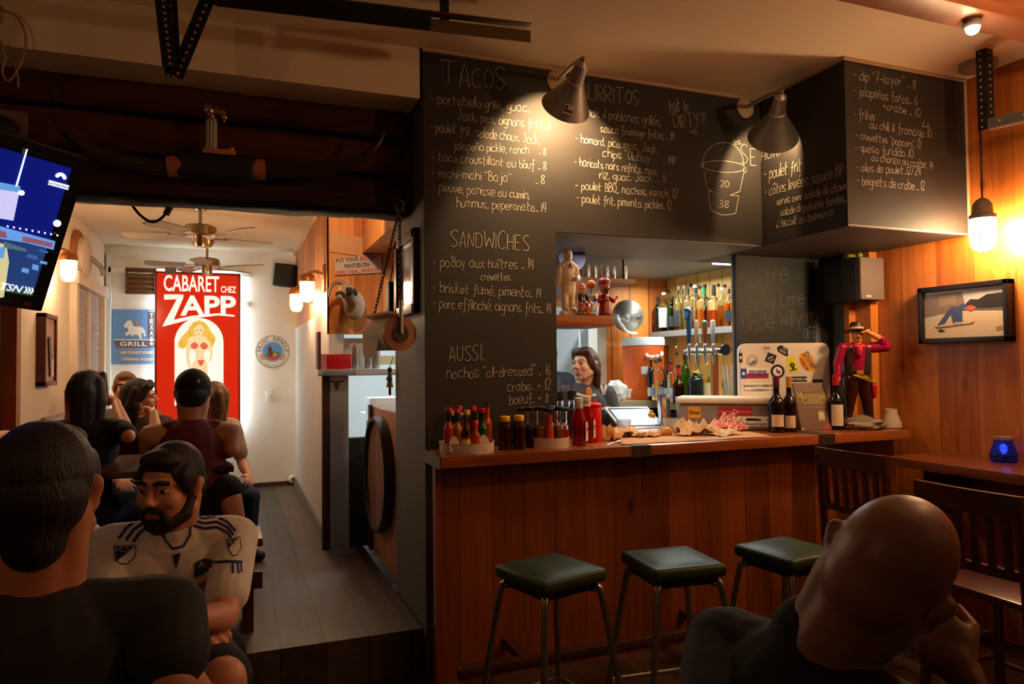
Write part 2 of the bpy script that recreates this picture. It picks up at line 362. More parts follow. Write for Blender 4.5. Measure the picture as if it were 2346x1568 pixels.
p = MB(); p.bx(3.755, 3.818, 3.40, 3.56, 1.08, 2.19, .004); p.bx(3.70, 3.755, 3.52, 3.56, 1.08, 2.19)
struct('trim_6', p, ORANGEW, 'orange upright wood post at the corner of the right wall', 'post')
# back room shell
BX0, BX1, BY = -1.2, .62, 8.1
struct('wall_back', MB().bx(BX0-.1, BX1+.1, BY, BY+.1, 0, 2.8), PLASTER, 'white plaster end wall of the back room behind the red sign', 'wall')
struct('wall_left', MB().bx(BX0-.1, BX0, 5.02, BY, 0, 2.8), M('cream_wall', rgb(216, 200, 178), .75, noise_amt=.05, scale=6, bump=.2), 'cream side wall of the back room with wall lamp', 'wall')
struct('ceiling_back', MB().bx(BX0-.1, BX1+.4, 3.9, BY+.1, 2.72, 2.8), CEILB, 'pale ceiling of the back room with two fans', 'ceiling')
struct('wall_back_right', MB().bx(BX1, BX1+.1, 5.15, BY, 1.9, 2.74), PINE_SIDE, 'pine boards on the upper right side wall of the back room', 'wall')
struct('wall_back_right_lower', MB().bx(BX1, BX1+.1, 5.15, BY, PZ, 1.9), PALEW, 'whitewashed boards on the lower right side wall of the back room', 'wall')
struct('baseboard_right', MB().bx(BX1-.02, BX1, 5.15, BY, PZ, PZ+.09), M('grey_base', rgb(120, 112, 104), .6), 'grey baseboard along the right side of the back room', 'baseboard')
struct('baseboard_back', MB().bx(BX0, BX1, BY-.02, BY, PZ, PZ+.045), DARKW, 'worn dark baseboard under the white end wall', 'baseboard')
t = MB(); t.bx(BX1-.03, BX1+.0, 3.95, BY, 2.69, 2.72)
struct('trim_7', t, M('cornice', rgb(220, 190, 150), .6), 'thin pale cornice along the right side of the back room ceiling', 'trim')
# wall facing us beside the passage, above the kitchen pass
struct('wall_pass', MB().bx(BX1, 1.4, 5.15, 5.25, 1.72, 2.74), PINE_FACE, 'orange pine panel above the kitchen pass', 'wall')
struct('wall_pass_lower', MB().bx(BX1+.02, 1.4, 5.17, 5.25, PZ, .98), M('black_panel', rgb(30, 28, 27), .5), 'black panel under the kitchen pass', 'wall')
struct('wall_pass_lintel', MB().bx(.856, 1.0, 3.95, 5.15, 2.3, 2.74), PINE_SIDE, 'pine boards above the kitchen door opening', 'wall')
# kitchen behind
struct('wall_kitchen_back', MB().bx(.72, 4, 7.9, 8.0, 0, 2.7), M('kitchen_tile', rgb(226, 232, 232), .35), 'white kitchen wall seen through the doorway', 'wall')
struct('wall_kitchen_right', MB().bx(3.55, 3.6, 5.86, 7.9, 0, 2.7), KWHITE, 'white side wall of the kitchen', 'wall')
struct('ceiling_kitchen', MB().bx(.72, 3.6, 4.13, 8, 2.6, 2.66), KWHITE, 'white kitchen ceiling', 'ceiling')
struct('floor_kitchen', MB().bx(.86, 3.6, 5.751, 7.9, -.05, 0.001), M('kitchen_floor', rgb(90, 84, 78), .5), 'kitchen floor', 'floor')
struct('wall_kitchen_left', MB().bx(.725, .74, 5.26, 7.9, 0, 2.7), KWHITE, 'white inner side wall of the kitchen', 'wall')
# window frame in the left wall of the back room
wb = MB(); y0, y1, z0, z1 = 6.55, 7.75, 1.28, 2.16
wb.bx(BX0, BX0+.05, y0-.09, y0, z0-.05, z1+.09); wb.bx(BX0, BX0+.05, y1, y1+.09, z0-.05, z1+.09); wb.bx(BX0, BX0+.07, y0-.12, y1+.12, z1, z1+.1); wb.bx(BX0, BX0+.03, (y0+y1)/2-.03, (y0+y1)/2+.03, z0, z1); wb.bx(BX0, BX0+.09, y0-.12, y1+.12, z0-.06, z0)
wo = struct('window_1', wb, M('window_trim', rgb(214, 196, 172), .6), 'cream framed window in the left side wall with a closed blind', 'window')
bb = MB()
for k in range(14): bb.box((BX0+.006, (y0+y1)/2, z0+.03+k*.062), (.006, y1-y0-.02, .058), (0, .12, 0))
bb.build('blind', M('blind_grey', rgb(172, 156, 148), .7), wo)
# dark doorway in the left wall
db = MB(); db.bx(BX0-.12, BX0, 3.76, 3.84, PZ, 2.3); db.bx(BX0-.10, BX0+.02, 4.93, 5.02, PZ, 2.72); db.bx(BX0-.12, BX0, 3.76, 5.02, 2.3, 2.72)
do = struct('door_1', db, M('door_casing', rgb(150, 96, 52), .6), 'brown door casing at the left edge with a dark door', 'door')
d2 = MB(); d2.bx(BX0-.11, BX0-.05, 3.84, 4.93, PZ, 2.3); d2.build('door_panel', DARKW, do, smooth=False)
# beam across the front ceiling at the right
tb = MB().box((0, 0, 0), (1.7, .17, .19), bev=.01)
CHALK = M('chalk_white', rgb(168, 158, 140), .9, noise_amt=.3, scale=260)
# ------------------------------------------------------------------ chalk handwriting (single-stroke letters)
GL = {
'a': '4j3k1j0h0f1e3e4g 4k4f5e', 'b': '0o0e 0h2k4j4f2e0f', 'c': '4j2k0i0f2e4f', 'd': '4i2k0i0f2e4g 4o4e', 'e': '0h4h4j2k0i0f2e4f', 'f': '4n3o2n2e1b 0j4j',
'g': '4j2k0i0g2f4h 4k4b2a0b', 'h': '0o0e 0h2k4i4e', 'i': '0k0e 0m0n', 'j': '2k2b0a 2m2n', 'k': '0o0e 3k0h 1h4e', 'l': '0o0e', 'm': '0k0e 0i2k3i3e 3i5k6i6e',
'n': '0k0e 0i2k4i4e', 'o': '2k0i0f2e4f4i2k', 'p': '0k0a 0i2k4i4g2e0f', 'q': '4k4a 4i2k0i0g2e4g', 'r': '0k0e 0h2k3k', 's': '4j2k0j1h3g4f2e0f', 't': '1o1f2e3e 0k4k',
'u': '0k0f2e4g 4k4e', 'v': '0k2e4k', 'w': '0k1e3i5e6k', 'x': '0k4e 4k0e', 'y': '0k2f 4k1a', 'z': '0k4k0e4e',
'A': '0e2o4e 1h3h', 'B': '0e0o 0o3n3k0j 0j4i4f2e0e', 'C': '4n2o0l0g2e4f', 'D': '0e0o 0o3n4k4h3f0e', 'E': '4o0o 0o0e 0e4e 0j3j', 'F': '4o0o 0o0e 0j3j', 'G': '4n2o0l0g2e4f4i 4i2i',
'H': '0e0o 4e4o 0j4j', 'I': '0e0o', 'J': '4o4g2e0f 2o5o', 'K': '0e0o 4o0i 0i4e', 'L': '0o0e 0e4e', 'M': '0e0o 0o2i 2i4o 4o4e', 'N': '0e0o 0o4e 4e4o', 'O': '2o0l0h2e4h4l2o',
'P': '0e0o 0o3n4l3j0i', 'Q': '2o0l0h2e4h4l2o 3g5d', 'R': '0e0o 0o3n4l3j0i 1i4e', 'S': '4n2o0m1k3i4g2e0f', 'T': '0o6o 3o3e', 'U': '0o0g2e4g4o', 'V': '0o2e 2e4o', 'W': '0o1e 1e3k 3k5e 5e6o',
'X': '0o4e 4o0e', 'Y': '0o2j 4o2j 2j2e', 'Z': '0o4o 4o0e 0e4e',
'0': '2o0l0h2e4h4l2o', '1': '1o1e', '2': '0m1o3o4m3j0e 0e4e', '3': '0n2o3n3l1j3i4g2e0f', '4': '1o0i 0i4i 3o3e', '6': '3o1l0h1e3e4g3i1i0g', '7': '0o4o 4o1e 1i4i', '8': '3n1n0l3h3f1e0f0h3l3n',
'.': '0e0f', ',': '1f0d', '-': '0i3i', "'": '0o0m', '"': '0o0m 2o2m', '+': '0i4i 2k2g', '?': '0m1o3o4m2j2h 2e2f', '!': '0o0h 0e0f', '(': '2o0k0g2d', ')': '0o2k2g0d', '/': '0e4o',
'&': '4f2j2m3n3l0h0f2e4h 2o2d', '~': '0i2j4i',
}
ACC = {'é': ('e', '2m4o'), 'ñ': ('n', '0m2n4m'), 'ô': ('o', '0m2o4m'), 'ê': ('e', '0m2o4m'), 'î': ('i', None), 'œ': ('oe', None)}
def glyph(ch):
    if ch in ACC:
        base, acc = ACC[ch]; return GL[base[0]] + ((' '+acc) if acc else ' 0m1o2m')
    return GL.get(ch, '')
def strokes(txt, r):
    """-> list of polylines in glyph units (6 units = x-height, 10 = cap height) and the total width"""
    out = []; x = 0
    for ch in txt:
        if ch == ' ': x += 3.4; continue
        g = glyph(ch)
        if not g: x += 3; continue
        jx, jy, sc = r.uniform(-.2, .2), r.uniform(-.5, .5), r.uniform(.88, 1.1); wmax = 0
        for st in g.split(' '):
            pts = [(int(st[i]), ord(st[i+1])-101) for i in range(0, len(st), 2)]
            wmax = max(wmax, max(p[0] for p in pts))
            pts = [(x+jx+(p[0]+r.uniform(-.14, .14))*sc+p[1]*.04, jy+p[1]*sc+r.uniform(-.15, .15)) for p in pts]
            out.append(pts)
        x += wmax*sc+(1.5 if ch not in '.' else 1.0)
    return out, max(x-1.5, .5)
def smooth2(pts):
    if len(pts) < 3: return pts
    return [(p.x, p.y) for p in spline([(a, c, 0) for a, c in pts], 4)]
def ribbon(mb, pts, T, w, r):
    n = len(pts)
    if n == 1: pts = pts*2; n = 2
    L = []
    for i, (x, y) in enumerate(pts):
        a = pts[max(0, i-1)]; b = pts[min(n-1, i+1)]; dx, dy = b[0]-a[0], b[1]-a[1]; l = math.hypot(dx, dy) or 1
        ww = w*r.uniform(.75, 1.2); L.append((x-dy/l*ww/2, y+dx/l*ww/2, 0)); L.append((x+dy/l*ww/2, y-dx/l*ww/2, 0))
    mb.add(L, [(2*i, 2*i+1, 2*i+3, 2*i+2) for i in range(n-1)], T)
CH_RND = random.Random(11)
def chalk_line(mb, txt, A, B, n, cap, w=.0042):
    """write txt from world point A to B on a surface whose outward normal is n; cap = capital height in metres"""
    A = Vector(A); B = Vector(B); d = B-A; L = d.length; x = d.normalized(); up = Vector(n).cross(x)
    T = frame(A+Vector(n)*.0016, x, up)
    st, W = strokes(txt, CH_RND); sx = L/W; sy = cap/10
    for s in st:
        pts = smooth2([(px*sx, py*sy) for px, py in s]); ribbon(mb, pts, T, w, CH_RND)
def chalk_block(name, lines, plane, val, n, parent, w=.0042, keep=None):
    mb = MB(); at = {'Y': atY, 'X': atX}[plane]
    for txt, x0, y0, x1, y1, cap in lines:
        A = at(x0, y0, val); B = at(x1, y1, val); chalk_line(mb, txt, A, B, n, cap*mpp((A+B)/2)*1.0, w)
    return mb.build(name, CHALK, parent, smooth=False)
OB = bpy.data.objects
pil = OB['wall_pillar_board']; NF = (0, -1, 0); Yp = PY-.006
chalk_block('chalk_tacos', [('TACOS', 1010, 192, 1157, 206, 50),
 ('- portabello grillé, guac.,', 985, 236, 1213, 257, 22), ('Jack, pico, oignons frits ...8', 1047, 274, 1260, 297, 22), ('- poulet frit, salade choux, Jack,', 985, 300, 1236, 331, 23),
 ('jalapeño pickle, ranch    ... 8', 1039, 343, 1250, 355, 20), ('- taco croustillant au bœuf ... 8', 989, 367, 1250, 390, 21), ('- mahi-mahi "Baja"        ... 8', 988, 405, 1246, 423, 21),
 ('- pieuve, panisse au cumin,', 991, 437, 1213, 457, 22), ('hummus, peperonata... 14', 1046, 474, 1251, 486, 22)], 'Y', Yp, NF, pil)
chalk_block('chalk_sandwiches', [('SANDWICHES', 1032, 566, 1211, 575, 38), ("- po'Boy aux huîtres .... 14", 992, 611, 1222, 617, 24), ('crevettes', 1102, 642, 1168, 643, 18), ('- brisket fumé, pimento... 14', 991, 669, 1239, 683, 24), ('- porc effiloché, oignons frits... 14', 992, 705, 1262, 719, 24)], 'Y', Yp, NF, pil)
chalk_block('chalk_aussi', [('AUSSI..', 1029, 828, 1108, 826, 38), ('nachos "all-dressed" ... 16', 1023, 868, 1261, 859, 25), ('crabe... + 12', 1162, 897, 1261, 892, 24), ('boeuf... + 8', 1167, 927, 1255, 922, 24)], 'Y', Yp, NF, pil)
hd = OB['wall_header']
chalk_block('chalk_burritos', [('BURRITOS', 1330, 229, 1462, 241, 36), ('- steak & poblanos grillés,', 1312, 262, 1514, 289, 22), ('sauce fromage frites ... 14', 1376, 303, 1545, 322, 20), ('- homard, pico, mais, Jack,', 1318, 326, 1506, 350, 20),
 ('chips "OldBay"    ... MP', 1381, 360, 1548, 378, 20), ('- haricots noirs refrits, mais,', 1316, 379, 1506, 402, 20), ('riz, guac, Jack  ... 11', 1373, 410, 1524, 418, 19), ('- poulet BBQ, nachos, ranch.. 12', 1318, 433, 1551, 454, 20), ('- poulet frit, pimento, pickles.. 12', 1321, 463, 1538, 481, 20)], 'Y', Yp, NF, hd)
chalk_block('chalk_note', [('fait-le', 1532, 254, 1576, 255, 28), ('DIRTY?!', 1545, 293, 1618, 288, 30), ('+6', 1579, 307, 1596, 308, 13), ('les', 1681, 332, 1697, 330, 14), ('SE', 1697, 375, 1731, 378, 42)], 'Y', Yp, NF, hd)
# bucket drawing
mb = MB(); P = lambda x, y: atY(x, y, Yp)
T = frame((0, Yp-.0016, 0), (1, 0, 0), (0, 0, 1))
def pl(pts, w=.0048, n=6):
    pts = [P(*q) for q in pts]; pts = [(p.x, p.z) for p in pts]
    if len(pts) > 2: pts = [(q.x, q.y) for q in spline([(a, c, 0) for a, c in pts], n)]
    ribbon(mb, pts, T, w, CH_RND)
pl([(1608+49+49*math.cos(a), 382+3*math.cos(a)+13*math.sin(a)) for a in [2*PI*k/14 for k in range(15)]])
pl([(1610, 384), (1614, 355), (1635, 333), (1660, 327), (1684, 335), (1700, 358), (1705, 388)])
pl([(1612, 390), (1619, 430)]); pl([(1622, 438), (1628, 482)]); pl([(1705, 391), (1694, 440)]); pl([(1692, 450), (1685, 489)]); pl([(1628, 482), (1656, 493), (1685, 489)])
pl([(1619, 431), (1636, 441)]); pl([(1622, 438), (1636, 441)]); pl([(1671, 448), (1694, 439)]); pl([(1671, 448), (1692, 449)])
for x, y in ((1609, 378), (1706, 390)): pl([(x+4*math.cos(k), y+6*math.sin(k)) for k in range(7)], .003)
mb.build('chalk_bucket', CHALK, hd, smooth=False)
chalk_block('chalk_prices', [('20', 1650, 427, 1669, 429, 16), ('.38', 1646, 474, 1668, 476, 17)], 'Y', Yp, NF, hd)
bxo = OB['wall_box']; NL = (-1, 0, 0)
chalk_block('chalk_seaux', [('AUX.', 1743, 371, 1785, 357, 34), ('- poulet frit', 1751, 412, 1836, 391, 29), ('- côtes levées. sauce BP', 1752, 451, 1932, 402, 26), ('servis avec salade de choux,', 1780, 471, 1943, 433, 19), ('salade de patates fumées,', 1789, 495, 1938, 462, 19), ('& biscuit au babeurre', 1780, 523, 1908, 495, 20)], 'X', BXL, NL, bxo, .005)
chalk_block('chalk_sides', [('- dip "7-layer" ... 8', 1954, 181, 2096, 203, 24), ('- jalapeños farcis.... 6', 1954, 216, 2101, 241, 22), ('+crabe .... 10', 2022, 250, 2107, 268, 19), ('- frites', 1957, 270, 2004, 276, 22), ('....4', 2094, 297, 2130, 300, 20), ('au chili & fromage. 10', 1992, 294, 2133, 317, 21), ('- crevettes "popcorn".. 12', 1961, 318, 2110, 341, 19), ('- queso fundido ..10', 1959, 346, 2092, 362, 20), ('au chorizo ou crabe.. 14', 1996, 368, 2137, 388, 19), ('- ailes de poulet...12/24', 1960, 392, 2109, 402, 19), ('- beignets de crabe ... 12', 1963, 423, 2118, 437, 21)], 'Y', BXY, NF, bxo, .0036)
# the small hanging chalkboard
cbd = tag(MB().bx(3.005, 3.65, 3.756, 3.778, 1.575, 2.183, .003).build('menu_chalkboard', M('slate', rgb(48, 54, 54), .6, noise_amt=.2, scale=5)), 'small dark chalkboard of oyster prices hung under the bulkhead', 'chalkboard')
CHALK = M('chalk_faded', rgb(120, 116, 108), .9, noise_amt=.5, scale=160)
chalk_block('chalk_oysters', [('Huître ... 3', 1700, 663, 1862, 632, 44), ('Lucky Lime', 1700, 716, 1842, 696, 36), ('(IPE)', 1842, 740, 1872, 734, 22), ('Uncle Willy', 1702, 760, 1836, 745, 40), ('(IFE', 1842, 778, 1872, 774, 24)], 'Y', 3.756, NF, cbd, .0045)
# ------------------------------------------------------------------ lamps and ceiling things
def aim(o, d): return Matrix.Translation(o) @ Vector(d).to_track_quat('Z', 'Y').to_matrix().to_4x4()
# galvanised cone spot lamps on the chalkboard
def cone_lamp(apex, mouth, base, label, power, ang, sticker=False):
    apex, mouth, base = map(Vector, (apex, mouth, base)); d = (mouth-apex); L = d.length; dn = d.normalized()
    t = thing('cone_wall_lamp', label, 'lamp', base, 0, 'cone lamps over the chalkboard')
    T = aim(apex, dn); g = DULLST
    r = L*.52
    prof = [(.012, -.02), (.032, 0), (.036, .05*L/.28), (.04, .1*L/.28), (.046, .105*L/.28), (.05, .13*L/.28), (r, L)]
    inner = [(r-.003, L-.001), (.046, .135*L/.28), (.03, .1*L/.28)]
    MB().lathe(prof+inner, 32, T).build('lamp_shade', g, t)
    MB().lathe([(.06, 0), (.06, .008), (.045, .02), (.012, .026)], 24, Matrix.Translation(base) @ Matrix.Rotation(PI/2, 4, 'X')).build('wall_plate', M('lamp_plate', rgb(190, 170, 145), .5), t)
    a = base+Vector((0, -.02, 0)); e = apex-dn*.02
    MB().tube(spline([a, a.lerp(e, .5)+Vector((0, -.02, .015)), e+Vector((0, 0, .012)), e], 6), .011, 8).build('arm', g, t)
    MB().ell(apex+dn*L*.66, (.028, .028, .038)).build('bulb', M('spot_bulb', (1, .8, .55), emit=8, emitc=(1, .66, .34)), t)
    o = lamp('cone_lamp_light', apex+dn*L*.72+Vector((.045, 0, 0)), power, (1, .62, .30), .03, 'SPOT', dn.to_track_quat('-Z', 'Y').to_euler(), angle=ang, blend=.18)
    if sticker:
        # small flag sticker on the cone
        mb = MB(); px, py = 1317, 252
        az = Vector(CC-apex); az = (az-dn*az.dot(dn)).normalized(); s0 = L*.78; rr = .05+(r-.05)*(s0-.13*L/.28)/(L-.13*L/.28)
        c = apex+dn*s0+az*(rr+.001); sl = (dn*(L-.13*L/.28)+az*(r-.05)).normalized(); x = az.cross(dn); x = -x if x.dot(CR) < 0 else x
        Tm = frame(c+x*.018, x, -sl)
        mb.m = 0; mb.prism(rrect(.05, .045, .003), 0, .002, Tm); mb.m = 1; mb.prism([(-.021, -.014), (-.007, -.014), (-.007, .016), (-.021, .016)], .002, .0026, Tm); mb.m = 2; mb.prism([(-.007, -.014), (.021, -.014), (.021, 0), (-.007, 0)], .002, .0026, Tm)
        mb.m = 0; mb.prism([(x_*1-.014, y_+.001) for x_, y_ in star(.006)], .0026, .003, Tm)
        mb.build('flag_sticker', [Wm(235, 230, 220), Wm(30, 40, 110), Wm(190, 30, 40)], t, smooth=False)
    return t
cone_lamp(atY(1333, 148, 3.0), atY(1296, 246, 3.2), atY(1276, 186, PY-.008), 'grey cone lamp with a small flag sticker, lighting the taco menu', 75, 2.0, True)
cone_lamp(atY(1788, 222, 2.98), atY(1771, 314, 3.17), atY(1706, 248, PY-.008), 'plain grey cone lamp beside the drawn bucket', 26, 1.9)

# caged jar pendant at the right
def jar_lamp(name, label, c, r, h, power_mat, cat='lamp', group=None):
    return None
JAR = M('lit_jar_glass', (1, .9, .7), .3, emit=230, emitc=(1, .66, .34))
JARS = M('lit_jar_glass_small', (1, .9, .7), .3, emit=150, emitc=(1, .70, .40))
pc = Vector((3.66, 2.592, 0))
t = thing('pendant_lamp', 'bright jar pendant lamp hanging by the framed skateboard photo', 'lamp', (pc.x, pc.y, 3.06))
MB().lathe([(.085, -.03), (.09, -.022), (.09, 0)], 28, Matrix.Translation((pc.x, pc.y, 3.06))).build('canopy', DULLST, t)
MB().tube([(pc.x, pc.y, 3.035), (pc.x+.003, pc.y, 2.7), (pc.x+.002, pc.y, 2.3)], .005, 6).build('cord', M('cord_brown', (.04, .025, .02), .7), t)
zt = 2.343
MB().lathe([(.012, zt), (.03, zt-.012), (.046, zt-.035), (.05, zt-.085), (.062, zt-.09), (.062, zt-.11)], 28, Matrix.Translation((pc.x, pc.y, 0))).build('socket', M('lamp_grey', rgb(120, 108, 92), .6, .3), t)
zb = zt-.112
MB().lathe([(.055, zb), (.057, zb-.03), (.056, zb-.105), (.046, zb-.145), (.022, zb-.165), (.001, zb-.168)], 28, Matrix.Translation((pc.x, pc.y, 0))).build('glass_jar', JAR, t)
cg = MB()
for k in range(4):
    a = k*PI/2+.4; q = [(pc.x+math.cos(a)*rr, pc.y+math.sin(a)*rr, z) for rr, z in ((.061, zb+.01), (.063, zb-.1), (.052, zb-.15), (.0, zb-.176))]; cg.tube(spline(q, 4), .0025, 6)
cg.tube([(pc.x+.063*math.cos(2*PI*k/24), pc.y+.063*math.sin(2*PI*k/24), zb-.1) for k in range(24)], .0025, 6, True)
cg.build('wire_cage', DULLST, t)

def sconce(label, wall_x, y, z, side):
    """caged wall lamp; side=+1 when the wall is to the right"""
    x = wall_x-side*.13
    t = thing('wall_lamp', label, 'lamp', (wall_x, y, z), 0, 'caged wall lamps of the back room')
    MB().bx(wall_x-side*.02, wall_x, y-.05, y+.05, z+.0, z+.2, .004).build('wall_block', M('lamp_block', rgb(120, 62, 34), .6), t)
    b = MB(); b.tube(spline([(wall_x-side*.015, y, z+.12), (wall_x-side*.07, y, z+.15), (x, y, z+.13)], 5), .012, 8); b.lathe([(.03, z+.13), (.05, z+.115), (.058, z+.09), (.058, z+.07), (.05, z+.07)], 20, Matrix.Translation((x, y, 0)))
    b.build('socket', M('lamp_brass', rgb(170, 112, 60), .4, .6), t)
    MB().lathe([(.044, z+.07), (.046, z+.04), (.044, z-.03), (.03, z-.062), (.001, z-.072)], 20, Matrix.Translation((x, y, 0))).build('glass_jar', JARS, t)
    cg = MB()
    for k in range(6):
        a = k*PI/3; q = [(x+math.cos(a)*rr, y+math.sin(a)*rr, zz) for rr, zz in ((.052, z+.07), (.053, z-.03), (.038, z-.068), (.0, z-.082))]; cg.tube(q, .0025, 5)
    for zz in (z+.03, z-.03): cg.tube([(x+.053*math.cos(2*PI*k/20), y+.053*math.sin(2*PI*k/20), zz) for k in range(20)], .0025, 5, True)
    cg.build('wire_cage', M('cage_brass', rgb(150, 110, 70), .4, .7), t)
sconce('caged wall lamp on the right side wall, nearer of the two there', BX1, 5.33, 2.03, 1)
sconce('caged wall lamp on the right side wall, nearer to the red sign', BX1, 6.3, 2.03, 1)
sconce('caged wall lamp on the left side wall beside the television', BX0, 5.72, 2.17, -1)

# ceiling fans
def fan(x, y, label, zc=2.72, sc=1, rot=0):
    t = thing('ceiling_fan', label, 'ceiling fan', (x, y, zc), 0, 'ceiling fans of the back room'); T = Matrix.Translation((x, y, zc))
    MB().lathe([(.035, -.07), (.06, -.03), (.065, 0)], 24, T).build('canopy', BRONZE, t)
    MB().cyl((x, y, zc-.17), (x, y, zc-.06), .012).build('downrod', BRONZE, t)
    MB().lathe([(.03, -.17), (.1, -.18), (.115, -.195), (.115, -.25), (.1, -.265), (.06, -.27)], 28, T).build('motor', BRONZE, t)
    MB().lathe([(.045, -.27), (.048, -.31), (.04, -.335), (.02, -.34)], 24, T).build('switch_cap', BRONZE, t)
    for k in range(5):
        R = T @ Matrix.Rotation(rot+k*2*PI/5, 4, 'Z') @ Matrix.Rotation(.2, 4, 'X')
        b = MB(R).prism([(.1, -.012), (.2, -.03), (.2, .03), (.1, .012)], -.268, -.262); b.build('blade_bracket', BRONZE, t)
        MB(R).prism([(.19, -.05), (.5, -.062), (.54, -.045), (.54, .045), (.5, .062), (.19, .05)], -.262, -.254).build('blade', M('fan_blade', rgb(150, 132, 112), .5), t)
fan(-.235, 5.75, 'nickel ceiling fan closest to the timber beam', rot=.25)
fan(-.245, 7.5, 'nickel ceiling fan in front of the red sign', rot=.7)

# garage-door style hardware under the ceiling
def angle_iron(p0, p1, side, up, wdt=.05, holes=12, name='angle_iron', parent=None, mat=IRON):
    """perforated L section from p0 to p1"""
    p0, p1 = Vector(p0), Vector(p1); z = p1-p0; L = z.length; T = frame(p0, side, up); T = Matrix.Translation(p0) @ Matrix((*[Vector((a, b_, c, 0)) for a, b_, c in zip(Vector(side).normalized(), Vector(up).normalized(), z.normalized())], Vector((0, 0, 0, 1))))
    b = MB(T); b.m = 0; b.box((wdt/2, 0, L/2), (wdt, .003, L)); b.box((0, wdt/2, L/2), (.003, wdt, L)); b.m = 1
    for k in range(holes):
        zz = L*(k+.5)/holes
        for q in (-.0016, .0016):
            b.prism(disc(.0055, 10), -.0002, .0002, Matrix.Translation((wdt*.55, q, zz)) @ Matrix.Rotation(PI/2, 4, 'X'))
            b.prism(disc(.0055, 10), -.0002, .0002, Matrix.Translation((q, wdt*.55, zz)) @ Matrix.Rotation(PI/2, 4, 'Y'))
    return b.build(name, [mat, M('hole_light', rgb(190, 150, 120), .7)], parent, smooth=False)
V0 = atY(402, 172, 2.98)
t = thing('ceiling_bracket', 'black perforated angle iron bracket forming a V below the ceiling', 'bracket', V0)
a = atY(356, -40, 2.98); a.z = 3.06; vx = Vector((1, 0, 0)); vy = Vector((0, 1, 0))
p1 = atY(384, -20, 2.98); angle_iron(V0-Vector((.035, 0, 0)), (p1.x-.03, 2.98, 3.06), vx, vy, .055, 16, 'upright', t)
p2 = atY(490, -20, 2.98); angle_iron(V0+Vector((-.02, -.01, 0)), (p2.x, 2.97, 3.06), Vector((.9, 0, -.38)), vy, .05, 16, 'brace', t)
p3 = atY(345, 40, 2.93); angle_iron(V0-Vector((.04, .05, -.01)), (p3.x, 2.93, 3.0), vx, vy, .05, 16, 'rear_strip', t)
# sliding-door track
A = atZ(498, 6, 2.93); B = atZ(1212, 90, 2.93)
t = thing('door_track', 'grey steel sliding track slung under the ceiling', 'track', (A+B)/2)
d = (B-A).normalized(); T = frame(A, d, (0, 0, 1)); L = (B-A).length
b = MB(T); b.box((L/2, .025, 0), (L, .004, .05)); b.box((L/2, 0, .022), (L, .05, .004)); b.box((L/2, .05, .022), (L, .004, .05)); b.box((L/2, .012, -.022), (L, .03, .004))
b.build('rail', M('track_steel', rgb(120, 100, 80), .45, .7), t, smooth=False)
b = MB(T); b.box((L*.32, .0, .055), (L*.66, .05, .05)); b.build('dark_backing', IRON, t, smooth=False)
h = atZ(1018, 30, 2.99); b = MB(); b.bx(h.x-.02, h.x+.02, h.y-.002, h.y+.002, 2.94, 3.06); b.build('hanger', IRON, t, smooth=False)
# angle iron frame at the right
q0 = atY(2263, 295, 2.45)
t = thing('hanging_angle_frame', 'black perforated angle frame hanging beside the pendant lamp', 'bracket', q0)
angle_iron(q0, (q0.x+.0, 2.45, 3.06), vx, vy, .05, 12, 'upright', t)
angle_iron(q0, Vector(q0)+Vector((.30, -.75, .02)), Vector((.9, .4, 0)), Vector((0, 0, 1)), .05, 8, 'crossbar', t, M('bar_grey', rgb(90, 86, 80), .5, .5))
# reddish joist with a glaring lamp under the ceiling
jy = atZ(2100, 43, 2.92).y
jo = MB().bx(.8, 3.815, jy-.15, jy, 2.92, 3.065, .006).build('ceiling_joist', wood('joist_wood', rgb(110, 56, 26), rgb(170, 96, 50), 'y', 'x', 0, .4, knots=False)); tag(jo, 'reddish brown wooden joist in the top corner above the angle frame', 'joist')
g = atZ(2280, 28, 2.91); g.y = jy-.02; g.z = 2.90
t = thing('ceiling_spot', 'small glaring ceiling lamp on the reddish joist', 'lamp', g)
MB().lathe([(.02, .019), (.035, .015), (.04, 0), (.03, -.01)], 20, Matrix.Translation(g-Vector((0, .05, .0)))).build('housing', DULLST, t)
MB().ell(g-Vector((0, .05, .018)), (.026, .026, .022)).build('bulb', M('glare_bulb', (1, .9, .7), emit=60, emitc=(1, .62, .3)), t)
# cords
tag(MB().tube(spline([atY(283, 432, 3.84), atY(292, 452, 3.88), atY(318, 490, 3.88), atY(350, 509, 3.88), atY(378, 492, 3.88), atY(394, 458, 3.88), atY(397, 434, 3.84)], 8), .007, 8).build('power_cord', BLACK), 'black cord looping down below the timber beam', 'cord')
tag(MB().tube(spline([atY(380, 492, 3.87), atY(392, 470, 3.87)], 3), .016, 8).build('cord_connector', M('connector', rgb(110, 84, 60), .6)), 'brown inline connector on the looping black cord', 'connector')
t = thing('cable_outlet', 'pale outlet plate with loose white cables in the top left corner', 'outlet', atY(30, 150, 3.42))
MB().bx(-.96, -.88, 3.40, 3.42, 2.90, 2.97, .004).build('plate', Wm(150, 130, 120), t)
MB().tube(spline([atY(-5, 18, 3.38), atY(40, 40, 3.38), atY(60, 90, 3.38), atY(45, 150, 3.38), atY(20, 185, 3.38), atY(5, 165, 3.38), atY(12, 130, 3.38), atY(0, 90, 3.38)], 8), .005, 8).build('cable', Wm(170, 140, 126), t)
MB().tube(spline([atY(42, 200, 3.38), atY(40, 170, 3.38), atY(30, 140, 3.38)], 6), .004, 6).build('cable', Wm(170, 140, 126), t)
